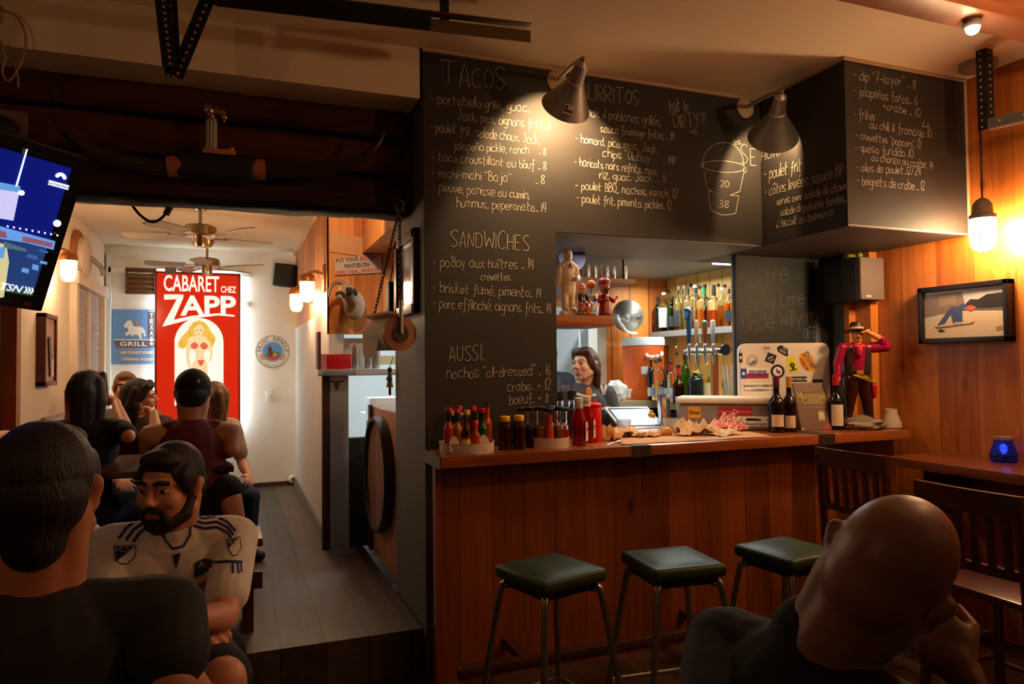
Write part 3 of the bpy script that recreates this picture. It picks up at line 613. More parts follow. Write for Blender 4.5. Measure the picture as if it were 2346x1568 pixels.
# oval wall box behind the television
t = thing('wall_box', 'dark round mount on a pale plate above the television', 'mount', atY(30, 290, 3.5))
p = atY(28, 285, 3.52); MB().box(p, (.11, .02, .11), bev=.004).build('plate', Wm(120, 90, 78), t)
MB().ell(p+Vector((-.06, -.03, -.03)), (.09, .04, .06)).build('cover', BLACK, t)

# ------------------------------------------------------------------ television
TVO = Vector((-.448, 2.715, 2.193)); TVR = (Matrix.Rotation(.47, 4, 'Z') @ Matrix.Rotation(.443, 4, 'X') @ Matrix.Rotation(.127, 4, 'Y'))
TV = Matrix.Translation(TVO) @ TVR
t = thing('television', 'flat television showing a night race, tilted on the left', 'television', TVO)
W, H = .95, .56
b = MB(TV); b.box((-W/2, .03, -H/2), (W, .05, H), bev=.008); b.build('housing', BLACKG, t)
b = MB(TV); b.box((-W/2, .09, -H/2), (.3, .08, .25)); b.build('wall_mount', IRON, t)
sw, sh = W-.09, H-.10; sx0, sz1 = -W+.045, -.045
SCR = lambda nm, c, e: M('screen_'+nm, c, .4, emit=e)
NT = (TVR.to_3x3() @ Vector((0, -1, 0)))
def tvp(px, py): d = ray(px, py); k = (TVO-CC).dot(NT)/d.dot(NT); p = TV.inverted() @ (CC+d*k); return ((p.x-sx0)/sw, (sz1-p.z)/sh)
scr = MB(TV); scr.m = 0
def srect(u0, u1, v0, v1, dz, m):
    scr.m = m; y = .0042-dz*.0006
    p = [(sx0+u*sw, y, sz1-v*sh) for u, v in ((u0, v0), (u1, v0), (u1, v1), (u0, v1))]; scr.add(p, [(0, 3, 2, 1)])
def spoly(pts, dz, m): scr.m = m; y = .0042-dz*.0006; scr.add([(sx0+u*sw, y, sz1-v*sh) for u, v in pts], [tuple(range(len(pts)))])
srect(0, 1, 0, 1, 12, 0)
tq = lambda pts, dz, m: spoly([tvp(*p) for p in pts][::-1], dz, m)
BRt = tvp(88, 690); srect(0, 1, tvp(100, 548)[1], 1, 13, 1); srect(0, 1, tvp(70, 668)[1], 1, 14, 4)
tq([(-40, 505), (15, 522), (126, 552), (122, 572), (60, 556), (-40, 540)], 14, 2)
for k in range(9): u = 15+k*14.2; tq([(u, 515+k*2.6), (u+4, 516+k*2.6), (u+3.5, 520+k*2.6), (u-.5, 519+k*2.6)], 17, 3)
tq([(-60, 425), (44, 438), (30, 505), (-60, 490)], 15, 5); tq([(-60, 405), (46, 426), (44, 440), (-60, 425)], 16, 2)
tq([(59, 341), (63, 341), (39, 426), (34, 426)], 16, 3)
tq([(-60, 540), (14, 560), (20, 600), (8, 680), (-60, 690)], 15, 8); tq([(-60, 570), (12, 565), (8, 590), (-60, 600)], 16, 2)
tq([(-20, 522), (12, 530), (16, 545), (-20, 540)], 16, 7); tq([(20, 528), (34, 532), (32, 545), (18, 541)], 16, 2); tq([(52, 540), (120, 556), (118, 566), (50, 552)], 15.5, 7)
for x, y, a_, c_ in ((62, 580, 24, 9), (74, 604, 14, 12), (90, 570, 20, 5), (50, 612, 16, 10), (92, 596, 16, 6)): tq([(x, y), (x+a_, y+a_*.25), (x+a_-2, y+a_*.25+c_), (x-2, y+c_)], 15.5, rnd.choice([2, 9]))
tq([(8, 552), (60, 570), (58, 576), (8, 566)], 16, 6)
for X_, Y__, r_ in ((130, 511, .012), (48, 441, .009)): u, v = tvp(X_, Y__); scr.m = 3; scr.prism(disc(r_, 12), 0, .0005, Matrix.Translation((sx0+u*sw, -.0056, sz1-v*sh)) @ Matrix.Rotation(PI/2, 4, 'X'))
scr.build('screen', [SCR('sky', (.004, .012, .26), .6), SCR('track', (.02, .06, .22), .7), SCR('stands', (.15, .4, .9), .8), SCR('floods', (.75, .9, 1), 1.6), SCR('turf', (.02, .09, .05), .6), SCR('tower', (.62, .62, 1), .9), SCR('grass', (.10, .2, .3), .7), SCR('car', (.35, .12, .2), .7), SCR('hood', (.75, .7, .35), .8), SCR('blur', (.06, .14, .5), .7)], t, smooth=False)
RX = Matrix.Rotation(PI/2, 4, 'X')
def qp(px, py): u, v = tvp(px, py); return Matrix.Translation((sx0+u*sw, -.0066, sz1-v*sh)) @ RX
lg = MB(TV)
for k in range(6): a = PI*(k+.5)/6; lg.prism([(x+.011*math.cos(a), y+.011*math.sin(a)+.003) for x, y in disc(.0062, 10)], 0, .0004, qp(137, 408))
lg.prism([(-.03, -.008), (.03, -.008), (.03, .008), (-.03, .008)], 0, .0004, qp(133, 423)); lg.build('channel_logo', SCR('logo', (.9, .95, 1), 1.0), t, smooth=False)
lg = MB(TV); lg.text('2nd CAUTION', .0105, qp(133, 424) @ Matrix.Translation((0, -.003, .0006)), bold=.006); lg.build('caption', SCR('caption_ink', (.02, .03, .1), .2), t, smooth=False)
lg = MB(TV); lg.text('TSN', .034, qp(20, 665), bold=.015, shear=.3)
for k in range(3): lg.prism([(.04+k*.009, 0), (.045+k*.009, 0), (.051+k*.009, .012), (.045+k*.009, .024), (.04+k*.009, .024), (.045+k*.009, .012)], 0, .0004, qp(20, 665))
lg.build('station_logo', SCR('station', (.85, .9, .95), 1.0), t, smooth=False)
lg = MB(TV); lg.prism(rrect(.02, .018, .003), 0, .0008, Matrix.Translation((-.05, .0045, -H+.022)) @ RX); lg.build('maker_badge', Wm(120, 30, 30), t, smooth=False)

# ------------------------------------------------------------------ horns with trophy on the beam
hy = 3.56
L0 = atY(385, 385, hy); R0 = atY(605, 385, hy); mid = (L0+R0)/2
t = thing('longhorn_mount', 'pair of long dark horns with a black leather wrap on the timber beam', 'horns', (mid.x, hy, mid.z))
b = MB(); b.box(((atY(415, 380, hy).x+atY(578, 390, hy).x)/2, hy, mid.z), (.345, .1, .115), (0, 0, 0), bev=.035, seg=4); b.build('leather_wrap', M('black_leather', (.008, .008, .007), .5), t)
for x0, x1 in ((383, 417), (574, 607)):
    b = MB(); a, c = atY(x0, 382 if x0 < 400 else 388, hy), atY(x1, 382 if x0 < 400 else 390, hy); b.cyl(a, c, .047, .05, 20); b.build('collar', M('tan_leather', rgb(176, 104, 62), .6, noise_amt=.1), t)
def horn(pts, r0):
    P_ = spline([atY(x, y, hy-dy) for x, y, dy in pts], 8); n = len(P_)
    return MB().tube(P_, 0, 12, rr=[max(.004, r0*(1-i/n)**.6) for i in range(n)])
HORN = M('horn', rgb(52, 36, 28), .3, noise_amt=.2)
horn([(384, 384, 0), (330, 378, .02), (260, 362, .06), (190, 335, .1), (145, 300, .13), (118, 262, .14)], .04).build('horn', HORN, t)
horn([(606, 388, 0), (680, 394, .02), (750, 388, .05), (820, 368, .08), (862, 335, .1), (882, 300, .1)], .04).build('horn', HORN, t)
tb = atY(503, 352, hy-.01)
t = thing('trophy', 'gold trophy with a clear ribbed column standing on the horn mount', 'trophy', tb)
z0 = mid.z+.055
MB().box((tb.x, tb.y, z0+.012), (.14, .07, .024), bev=.003).build('base', M('wood_gold', rgb(190, 130, 60), .35), t)
c = MB(); cx = tb.x-.035
for k in range(8): a = 2*PI*k/8; c.cyl((cx+.019*math.cos(a), tb.y+.019*math.sin(a), z0+.024), (cx+.019*math.cos(a), tb.y+.019*math.sin(a), z0+.155), .0062, seg=8)
c.build('column', M('trophy_glass', (.75, .72, .68), .12, .6), t)
f = MB(); f.lathe([(.028, z0+.155), (.028, z0+.163), (.012, z0+.168), (.01, z0+.18)], 20, Matrix.Translation((cx, tb.y, 0))); f.build('cup_collar', BRASS, t)
f = MB(); zf = z0+.2
f.ell((cx-.012, tb.y-.005, zf+.005), (.026, .016, .026)); f.box((cx+.025, tb.y, zf), (.075, .03, .022), bev=.006); f.ell((cx-.012, tb.y-.02, zf+.005), (.018, .006, .018)); f.ell((cx+.055, tb.y-.005, zf-.02), (.015, .012, .015)); f.cyl((cx+.02, tb.y, zf), (cx+.02, tb.y, zf+.03), .003); f.ell((cx-.02, tb.y, zf+.032), (.006, .006, .008)); f.cyl((cx+.055, tb.y-.005, zf-.045), (cx+.055, tb.y-.005, zf-.02), .006); f.ell((cx, tb.y, zf-.02), (.014, .01, .012))
f.build('figure', BRASS, t)
f = MB(); f.ell((tb.x+.05, tb.y, z0+.036), (.012, .009, .009)); f.cyl((tb.x+.05, tb.y, z0+.02), (tb.x+.062, tb.y, z0+.045), .003); f.build('small_ornament', BRASS, t)
# ------------------------------------------------------------------ back room signs and wall things
def yplate(px0, py0, px1, py1, Y):
    a = atY(px0, py0, Y); c = atY(px1, py1, Y); return min(a.x, c.x), max(a.x, c.x), min(a.z, c.z), max(a.z, c.z)
# red light-box sign
SY = 7.98
x0, x1, z0, z1 = -.735, .055, .815, 2.455; sw, sh = x1-x0, z1-z0; sc_ = Vector(((x0+x1)/2, SY, (z0+z1)/2))
t = thing('light_box_sign', 'tall red lit cabaret sign with a drawn blonde in a bikini', 'sign', (sc_.x, SY+.06, z0))
MB().bx(x0+.015, x1-.015, SY+.012, BY-.005, z0+.015, z1-.015).build('light_box', M('lightbox_side', (.9, .97, 1), .5, emit=9.0, emitc=(.78, .95, 1)), t, smooth=False)
SRED = M('sign_red', rgb(210, 40, 18), .15, emit=.42, emitc=rgb(232, 52, 22)); SWH = M('sign_white', rgb(238, 240, 234), .15, emit=.78, emitc=(.84, .9, .86)); SEDGE = M('sign_edge', rgb(120, 20, 12), .3)
b = MB(); b.m = 0; b.bx(x0, x1, SY, SY+.012, z0, z1); b.m = 1
for e in ((x0-.006, x0+.012, z0, z1), (x1-.012, x1+.006, z0, z1), (x0, x1, z1-.012, z1+.006), (x0, x1, z0-.006, z0+.012)): b.bx(e[0], e[1], SY-.008, SY+.014, e[2], e[3])
b.build('sign_face', [SRED, SEDGE], t, smooth=False)
FT = lambda x, z, dy=.0015: frame((x, SY-dy, z), (1, 0, 0), (0, 0, 1))
px = lambda X, Yp_: (atY(X, Yp_, SY).x, atY(X, Yp_, SY).z)
b = MB()
def fit(mb, txt, pa, pb, cap, bold=.02, sp=1.0, dy=.0015):
    """fit text between photo points on the sign plane"""
    A = Vector((px(*pa)[0], 0, px(*pa)[1])); B = Vector((px(*pb)[0], 0, px(*pb)[1])); vs, _ = text_data(txt, bold, 0, 'LEFT', sp)
    xs = [v[0] for v in vs]; ys = [v[1] for v in vs]; h = cap*mpp((A.x, SY, A.z)); ss = h/.7; d = B-A; Lw = d.length
    T = frame((A.x, SY-dy, A.z), d, (0, 0, 1)); mb.text(txt, ss, T @ Matrix.Translation((-min(xs)*ss*(Lw/((max(xs)-min(xs))*ss)), 0, 0)), .0012, sx=Lw/((max(xs)-min(xs))*ss), bold=bold, align='LEFT', spacing=sp)
fit(b, 'CABARET', (375, 666), (502, 669), 36, .018); fit(b, 'CHEZ', (506, 670), (541, 671), 14, .025)
fit(b, 'APP', (413, 722), (541, 722), 44, .03)
# big swooping Z
pts = [(376, 675), (420, 675), (420, 683), (398, 733), (440, 724), (500, 718), (537, 722), (537, 726), (500, 723), (450, 729), (372, 749), (374, 744), (405, 686), (376, 687)]
b.prism([px(*q) for q in pts][::-1], -.0012, .0012, frame((0, SY-.0015, 0), (1, 0, 0), (0, 0, 1)))
# arch panel
ar = [(400, 930), (400, 800), (400, 775)] + [(456-56*math.cos(a), 785-56*math.sin(a)) for a in [PI*k/20 for k in range(1, 20)]] + [(512, 785), (512, 930)]
b.prism([px(*q) for q in ar][::-1], -.0012, .0012, frame((0, SY-.0015, 0), (1, 0, 0), (0, 0, 1)))
b.build('sign_lettering', SWH, t, smooth=False)
b = MB()
def blob(pts, m, dy, n=5):
    b.m = m; P_ = [px(*q) for q in pts]; S_ = spline([(p[0], p[1], 0) for p in P_+[P_[0]]], n)[:-1]; b.prism([(p.x, p.y) for p in S_][::-1], -.0004, .0004, frame((0, SY-dy, 0), (1, 0, 0), (0, 0, 1)))
# plain pin-up drawing: hair, body, bikini
blob([(455, 734), (440, 742), (428, 760), (412, 778), (408, 792), (418, 800), (428, 792), (432, 778), (442, 772), (468, 772), (478, 785), (482, 800), (490, 790), (494, 775), (484, 760), (472, 742)], 0, .0034)
blob([(446, 750), (444, 760), (450, 770), (458, 772), (464, 765), (466, 752), (458, 744)], 1, .0042)
blob([(452, 770), (436, 776), (428, 790), (426, 815), (430, 838), (438, 860), (442, 858), (436, 835), (434, 815), (440, 800), (448, 812), (446, 826), (438, 840), (440, 862), (450, 880), (470, 880), (476, 850), (474, 830), (468, 818), (472, 802), (482, 810), (478, 828), (484, 826), (488, 808), (480, 784), (470, 774), (462, 770)], 1, .004)
for q in ([(437, 790), (446, 784), (454, 792), (448, 800), (439, 798)], [(458, 792), (466, 785), (476, 791), (474, 799), (464, 801)], [(452, 826), (468, 826), (462, 838), (458, 838)]): blob(q, 2, .005, 3)
for q in ([(450, 757), (453, 756), (453, 758), (450, 759)], [(458, 756), (462, 757), (461, 759), (458, 758)], [(453, 766), (458, 766), (456, 768)]): blob(q, 3, .005, 2)
for hx, hy_ in ((436, 765), (446, 745), (466, 745), (480, 770), (416, 788), (488, 782)):
    blob([(hx-2, hy_-8), (hx+1, hy_-2), (hx, hy_+8), (hx-1, hy_)], 4, .005, 2)
b.build('pin_up_drawing', [M('draw_hair', rgb(235, 205, 90), .3, emit=.5, emitc=rgb(235, 205, 90)), M('draw_skin', rgb(246, 222, 178), .3, emit=.6, emitc=rgb(246, 222, 178)), M('draw_coral', rgb(226, 110, 84), .3, emit=.5, emitc=rgb(226, 110, 84)), M('draw_line', rgb(150, 90, 50), .3, emit=.2, emitc=rgb(150, 90, 50)), M('draw_hair2', rgb(212, 170, 60), .3, emit=.4, emitc=rgb(212, 170, 60))], t, smooth=False)
# white trim lines glowing above the sign
tl = MB(); tl.bx(-1.17, .16, BY-.05, BY-.002, 2.44, 2.50, .004); tl.bx(-1.185, -1.14, BY-.05, BY-.002, .9, 2.62, .004); struct('trim_8', tl, Wm(220, 226, 226), 'white casing strip along the top and left of the end wall', 'trim')
b = MB(); a = atY(378, 612, SY-.03); c = atY(404, 628, SY-.03); b.bx(a.x, c.x, SY-.03, SY-.028, c.z, a.z); tag(b.build('tape_patch', Wm(110, 108, 112), smooth=False), 'grey tape patch at the top left of the red sign', 'tape')
# vent grille
x0, x1, z0, z1 = yplate(287, 613, 357, 674, 8.02)
t = thing('vent_grille', 'brown metal vent grille left of the red sign', 'vent', ((x0+x1)/2, 8.09, z0))
b = MB(); b.bx(x0, x1, 8.06, 8.095, z0, z1, .01); b.build('housing', M('vent_brown', rgb(96, 68, 48), .5, .3), t)
b = MB(); n = 5
for k in range(n): zc = z0+(k+.5)*(z1-z0)/n; b.box(((x0+x1)/2, 8.045, zc), (x1-x0-.04, .008, (z1-z0)/n*.72), (-.5, 0, 0))
b.build('louvre', M('vent_slat', rgb(134, 96, 66), .45, .4), t, smooth=False)
b = MB()
for e in ((x0, x0+.02, z0, z1), (x1-.02, x1, z0, z1), (x0, x1, z0, z0+.02), (x0, x1, z1-.02, z1)): b.bx(e[0], e[1], 8.03, 8.065, e[2], e[3], .003)
b.build('frame', M('vent_brown', (0, 0, 0)), t)
# blue roadside picture of a grill sign
PYY = 8.08; x0, x1, z0, z1 = yplate(257, 709, 362, 834, PYY)
t = thing('wall_poster', 'blue poster of a roadside grill sign with a white horse', 'poster', ((x0+x1)/2, PYY+.01, z0))
pm = [M('poster_sky', rgb(96, 140, 196), .5), Wm(222, 214, 200), Wm(98, 84, 88), Wm(150, 132, 124), Wm(238, 236, 230)]
b = MB(); b.bx(x0, x1, PYY, PYY+.012, z0, z1)
def pp(X, Y_): p = atY(X, Y_, PYY); return (p.x, p.z)
def pq(pts, m, k): b.m = m; b.prism([pp(*q) for q in pts][::-1], -.0006, .0006, frame((0, PYY-.001*k, 0), (1, 0, 0), (0, 0, 1)))
pq([(339, 714), (355, 712), (357, 797), (339, 797)], 2, 1); pq([(261, 779), (340, 779), (341, 775), (357, 775), (356, 797), (266, 797)], 2, 1.5); pq([(268, 803), (354, 804), (354, 812), (270, 811)], 3, 1); pq([(274, 818), (355, 820), (355, 828), (276, 827)], 3, 1)
pq([(293, 796), (298, 796), (298, 833), (293, 833)], 3, .6); pq([(344, 796), (349, 796), (349, 833), (344, 833)], 3, .6)
for e in ((340, 713, 355, 715), (261, 778, 357, 780)): pq([(e[0], e[1]), (e[2], e[1]), (e[2], e[3]), (e[0], e[3])], 1, 2)
# horse and rider
hs = [(286, 742), (292, 735), (299, 734), (304, 742), (306, 748), (316, 748), (326, 750), (332, 757), (334, 770), (329, 772), (328, 762), (323, 768), (326, 776), (321, 778), (316, 768), (308, 767), (303, 771), (298, 766), (290, 770), (286, 765), (294, 758), (291, 750), (286, 752), (283, 747)]
pq(hs, 1, 2); pq([(310, 748), (309, 738), (313, 734), (317, 737), (322, 735), (321, 740), (317, 744), (317, 750)], 3, 2.4)
b.m = 4
def ptext(txt, pa, pb, cap, bold=.02, dy=.003):
    A = Vector((pp(*pa)[0], 0, pp(*pa)[1])); B = Vector((pp(*pb)[0], 0, pp(*pb)[1])); vs, _ = text_data(txt, bold, 0, 'LEFT', 1.05); xs = [v[0] for v in vs]; h = cap*mpp((A.x, PYY, A.z)); ss = h/.7; L = (B-A).length; k = L/((max(xs)-min(xs))*ss)
    b.text(txt, ss, frame((A.x, PYY-dy, A.z), B-A, (0, 0, 1)) @ Matrix.Translation((-min(xs)*ss*k, 0, 0)), .0005, sx=k, bold=bold, align='LEFT', spacing=1.05)
ptext('GRILL', (275, 793), (336, 793), 10); ptext('AIR CONDITIONED', (277, 811), (352, 811), 6, .01); ptext('DINING ROOM', (281, 826), (353, 827), 6, .01)
for k, ch in enumerate('TEXAS'): ptext(ch, (343, 728+k*13.5), (351, 728+k*13.5), 10, .03)
b.prism([(p[0]+pp(347, 788)[0], p[1]+pp(347, 788)[1]) for p in star(.022)], 0, .0006, frame((0, PYY-.003, 0), (1, 0, 0), (0, 0, 1)))
b.build('printed_panel', pm, t, smooth=False)
# round brewery badge
bc = atY(625, 806, 8.08); R_ = .178
t = thing('round_badge', 'round white badge with a coloured scene and lettering around its rim', 'sign', (bc.x, 8.095, bc.z))
b = MB(); b.T = frame((bc.x, 8.085, bc.z), (1, 0, 0), (0, 0, 1))
b.m = 0; b.prism(disc(R_, 48), 0, .006); b.m = 1
def ring(r0, r1, z, n=48):
    o_ = disc(r1, n); i_ = disc(r0, n); b.add([(x, y, z) for x, y in o_]+[(x, y, z) for x, y in i_], [(k, (k+1) % n, n+(k+1) % n, n+k) for k in range(n)])
ring(R_-.012, R_-.006, .0066); ring(.105, .110, .0066)
b.m = 2; b.prism([(x*.1, y*.1+.0) for x, y in disc(1, 36)], .006, .007); b.m = 3; b.prism([(-.085, -.04), (-.05, .0), (0, .01), (.05, .0), (.085, -.04), (.05, -.078), (-.05, -.078)], .007, .0075); b.m = 4; b.prism([(-.07, -.055), (-.02, -.03), (.03, -.035), (.065, -.06), (.03, -.086), (-.03, -.086)], .0075, .008); b.m = 5; b.prism([(-.05, .0), (-.045, .05), (-.02, .06), (-.01, .03), (0, -.05), (-.04, -.05)], .008, .0085); b.m = 6; b.prism([(.005, -.02), (.03, -.01), (.04, -.04), (.02, -.06), (0, -.05)], .008, .0085)
for sx_ in (-1, 1): b.m = 6; b.prism([(sx_*x_, y_) for x_, y_ in ((.1, -.02), (.13, -.03), (.12, -.075), (.085, -.095), (.07, -.085), (.095, -.06))][::sx_], .0066, .0072)
b.m = 1
def arc_text(txt, r, a0, a1, size, flip=False, bold=.015):
    for k, ch in enumerate(txt):
        a = a0+(a1-a0)*k/(len(txt)-1)
        if ch != ' ': b.text(ch, size, Matrix.Rotation(a-PI/2 if not flip else a+PI/2, 4, 'Z') @ Matrix.Translation((0, r if not flip else -r, .0068)), .0004, bold=bold)
arc_text('SAINT ARNOLD', .122, PI*.98, PI*.02, .052); arc_text('Texas Oldest Craft Brewery', .152, PI*1.12, PI*1.88, .02, True, .004)
b.build('badge_face', [Wm(216, 214, 206), Wm(70, 84, 100), Wm(80, 140, 214), Wm(74, 120, 74), Wm(190, 60, 44), Wm(90, 40, 40), Wm(214, 130, 100)], t, smooth=False)
# light switch, small knob and round socket
a = atY(620, 908, 8.09); t = thing('light_switch', 'white light switch plate under the round badge', 'switch', (a.x, 8.1, a.z)); MB().box((a.x, 8.094, a.z), (.085, .012, .13), bev=.004).build('plate', Wm(214, 212, 206), t); MB().box((a.x, 8.086, a.z), (.02, .012, .04), bev=.002).build('toggle', Wm(190, 188, 182), t)
a = atY(567, 697, 8.08); tag(MB().lathe([(.012, 0), (.03, .012), (.03, .03), (.02, .04)], 16, frame((a.x, 8.1, a.z), (1, 0, 0), (0, 0, 1))).build('round_socket', Wm(210, 196, 170)), 'small pale round knob on the end wall beside the red sign', 'socket')
a = atY(671, 1101, 8.05); t = thing('floor_plug', 'round white plug fitting low on the end wall by the corner', 'plug', (a.x, 8.1, PZ+.02)); MB().lathe([(.045, 0), (.045, .04), (.03, .06)], 20, frame((a.x, 8.095, PZ+.065), (1, 0, 0), (0, 0, 1))).build('cap', Wm(214, 210, 200), t); MB().ell((a.x+.01, 8.02, PZ+.07), (.02, .02, .02)).build('prong', BLACK, t)
# corner speaker
c = atY(655, 632, 7.9); t = thing('corner_speaker', 'black loudspeaker mounted in the far right corner of the back room', 'speaker', c)
MB().box(c, (.2, .16, .24), (0, .12, -.5), bev=.01).build('cabinet', BLACK, t); MB().box(c+Vector((-.04, -.075, -.01)), (.17, .02, .2), (0, .12, -.5), bev=.006).build('grille', M('speaker_cloth', (.02, .02, .02), .9), t)
MB().tube([c+Vector((.03, .05, .02)), (c.x+.06, 8.1, c.z+.03)], .012, 8).build('bracket', BLACK, t)
# left wall things
p = atX(195, 590, -1.13); t = thing('wall_plaque', 'round wooden wall plaque with a mounted hoof on the left side wall', 'plaque', (BX0, p.y, p.z))
Tl = frame((BX0, p.y, p.z), (0, 1, 0), (0, 0, 1))
MB().lathe([(.22, 0), (.22, .03), (.2, .045)], 36, Tl).build('board', M('plaque_wood', rgb(150, 84, 48), .5), t); MB().lathe([(.17, .045), (.17, .08), (.13, .1), (.02, .11)], 28, Tl).build('dial', M('plaque_pale', rgb(190, 170, 150), .6), t)
MB().tube(spline([(BX0+.1, p.y, p.z), (BX0+.15, p.y+.01, p.z-.04), (BX0+.19, p.y+.02, p.z-.09), (BX0+.195, p.y+.02, p.z-.14)], 5), .02, 10).build('hoof', M('hoof', rgb(120, 108, 96), .6), t)
a0 = atX(88, 705, BX0); a1 = atX(134, 878, BX0); y0_, y1_ = 5.3, 5.62
y0_ = atX(82, 780, BX0).y; y1_ = atX(134, 780, BX0+.06).y; z1_ = 1.86; z0_ = 1.38
t = thing('shadow_box_picture', 'deep wooden box picture on the left side wall under the lamp', 'picture', (BX0, (y0_+y1_)/2, z0_))
b = MB()
for e in ((y0_, y0_+.03, z0_, z1_), (y1_-.03, y1_, z0_, z1_), (y0_, y1_, z0_, z0_+.03), (y0_, y1_, z1_-.03, z1_)): b.bx(BX0, BX0+.055, e[0], e[1], e[2], e[3], .004)
b.build('frame', M('box_frame', rgb(92, 42, 30), .5), t)
b = MB(); b.m = 0; b.bx(BX0+.02, BX0+.04, y0_+.03, y1_-.03, z0_+.03, z1_-.03); b.m = 1; b.box((BX0+.045, (y0_+y1_)/2, z0_+.2), (.01, .06, .26), (.2, 0, 0)); b.m = 2; b.box((BX0+.046, (y0_+y1_)/2+.05, z0_+.12), (.01, .07, .12)); b.build('picture', [Wm(170, 130, 106), Wm(70, 44, 38), Wm(206, 176, 148)], t, smooth=False)
# stacked pale wooden trays at the far left
for k in range(5):
    pz = .74+k*.058; p = atY(5-k*2, 1020, 3.9)
    pass
tb0 = atY(8, 980, 3.45)
for k in range(5):
    z = .985+k*.057+.0; o = MB().box((tb0.x-.06-k*.012+(.014 if k % 2 else 0), 3.5, z), (.25-k*.012, .2, .053), bev=.014, seg=3).build('stacked_tray', M('tray_wood', rgb(206, 160, 104), .5, noise_amt=.06, scale=8, stretch=(1, 1, 6)))
    tag(o, ['lowest and widest pale tray at the far left edge', 'second pale tray from the bottom of the stack at the left edge', 'middle pale tray of the stack at the left edge', 'second pale tray from the top of the stack at the left edge', 'topmost and smallest pale tray of the stack at the left edge'][k], 'tray', 'stack of pale trays at the left edge')
t = thing('side_stand', 'dark narrow stand carrying the stack of pale trays', 'stand', (tb0.x-.06, 3.5, 0))
MB().bx(tb0.x-.22, tb0.x+.1, 3.4, 3.6, .92, .957).build('top', DARKW, t, smooth=False); MB().bx(tb0.x-.16, tb0.x+.04, 3.44, 3.56, 0, .92).build('pedestal', DARKW, t, smooth=False)
# red glow: small red candle lamp
rc = atX(46, 1002, BX0+.1); t = thing('red_candle_lamp', 'small glowing red candle glass by the left wall', 'candle', rc)
MB().lathe([(.03, -.04), (.035, 0), (.032, .05)], 18, Matrix.Translation(rc)).build('glass', M('red_glow', (.8, .05, .02), .3, emit=.7, emitc=(1, .09, .03)), t); MB().lathe([(.05, -.055), (.05, -.04), (.02, -.04)], 18, Matrix.Translation(rc)).build('base', BLACK, t); MB().bx(BX0, rc.x+.03, rc.y-.06, rc.y+.06, rc.z-.075, rc.z-.055).build('ledge', DARKW, t)
lamp('red_candle_light', rc+Vector((.06, -.02, .1)), .25, (1, .1, .03), .02)
# pale panel on the left wall behind the diners
a0 = atX(103, 965, BX0+.02); a1 = atX(140, 1030, BX0+.02)
t = thing('wall_menu_panel', 'blank pale panel low on the left side wall beside the long-haired woman', 'panel', (BX0, (a0.y+a1.y)/2, a1.z)); MB().bx(BX0, BX0+.02, a0.y, a1.y+.1, a1.z, a0.z).build('panel', Wm(190, 166, 140), t, smooth=False)
b = MB()
for e in ((a0.y-.02, a0.y, a1.z, a0.z), (a1.y+.1, a1.y+.12, a1.z, a0.z), (a0.y-.02, a1.y+.12, a0.z, a0.z+.02), (a0.y-.02, a1.y+.12, a1.z-.02, a1.z)): b.bx(BX0, BX0+.025, *e)
b.build('frame', Wm(150, 126, 104), t, smooth=False)
# ------------------------------------------------------------------ bar counter
CZ = 1.08
t = thing('bar_counter', 'long wooden bar counter with pine plank front and dark metal edge straps', 'bar counter', (2.3, 3.3, 0))
b = MB(); b.bx(.866, 3.752, 3.13, 3.42, CZ-.052, CZ, .004); b.bx(1.578, 3.12, 3.42, 3.9, CZ-.052, CZ); b.bx(3.12, 3.752, 3.42, 3.87, CZ-.052, CZ); b.build('countertop', COUNTER, t)
MB().bx(.872, 3.80, 3.26, 3.30, .0, CZ-.052).build('front_panel', PINE_BAR, t, smooth=False)
MB().bx(.862, .868, 3.132, 3.42, CZ-.055, CZ+.002).build('end_strip', M('end_strip', rgb(92, 62, 48), .4), t, smooth=False)
MB().bx(.868, .90, 3.235, 3.26, 0, CZ-.052).build('corner_batten', PINE_BAR, t, smooth=False)
for a, c in ((1448, 1491), (1877, 1913)):
    u0 = atY(a, 1025, 3.13).x; u1 = atY(c, 1020, 3.13).x
    MB().bx(u0, u1, 3.127, 3.42 if a > 1800 else 3.28, CZ-.056, CZ+.0015).build('metal_strap', M('strap', rgb(70, 58, 50), .5, .4), t, smooth=False)
MB().bx(.9, 3.7, 2.98, 3.03, .14, .19, .01).build('foot_rail', DARKW, t); 
[MB().bx(x, x+.04, 3.03, 3.26, .145, .185).build('rail_bracket', DARKW, t, smooth=False) for x in (1.2, 2.2, 3.2)]
# back counter along the far wall and right wall
BZ = 1.18
t = thing('back_counter', 'work counter behind the bar with a pale front edge', 'counter', (3.2, 5.4, 0))
MB().bx(2.62, 3.795, 5.10, 5.69, BZ-.06, BZ).bx(3.25, 3.795, 4.02, 5.10, BZ-.06, BZ).build('worktop', M('worktop_edge', rgb(176, 158, 116), .4), t, smooth=False)
MB().bx(2.66, 3.79, 5.16, 5.69, 0, BZ-.06).bx(3.3, 3.79, 4.02, 5.16, 0, BZ-.06).build('base_cabinet', M('cabinet_dark', rgb(42, 36, 34), .5), t, smooth=False)

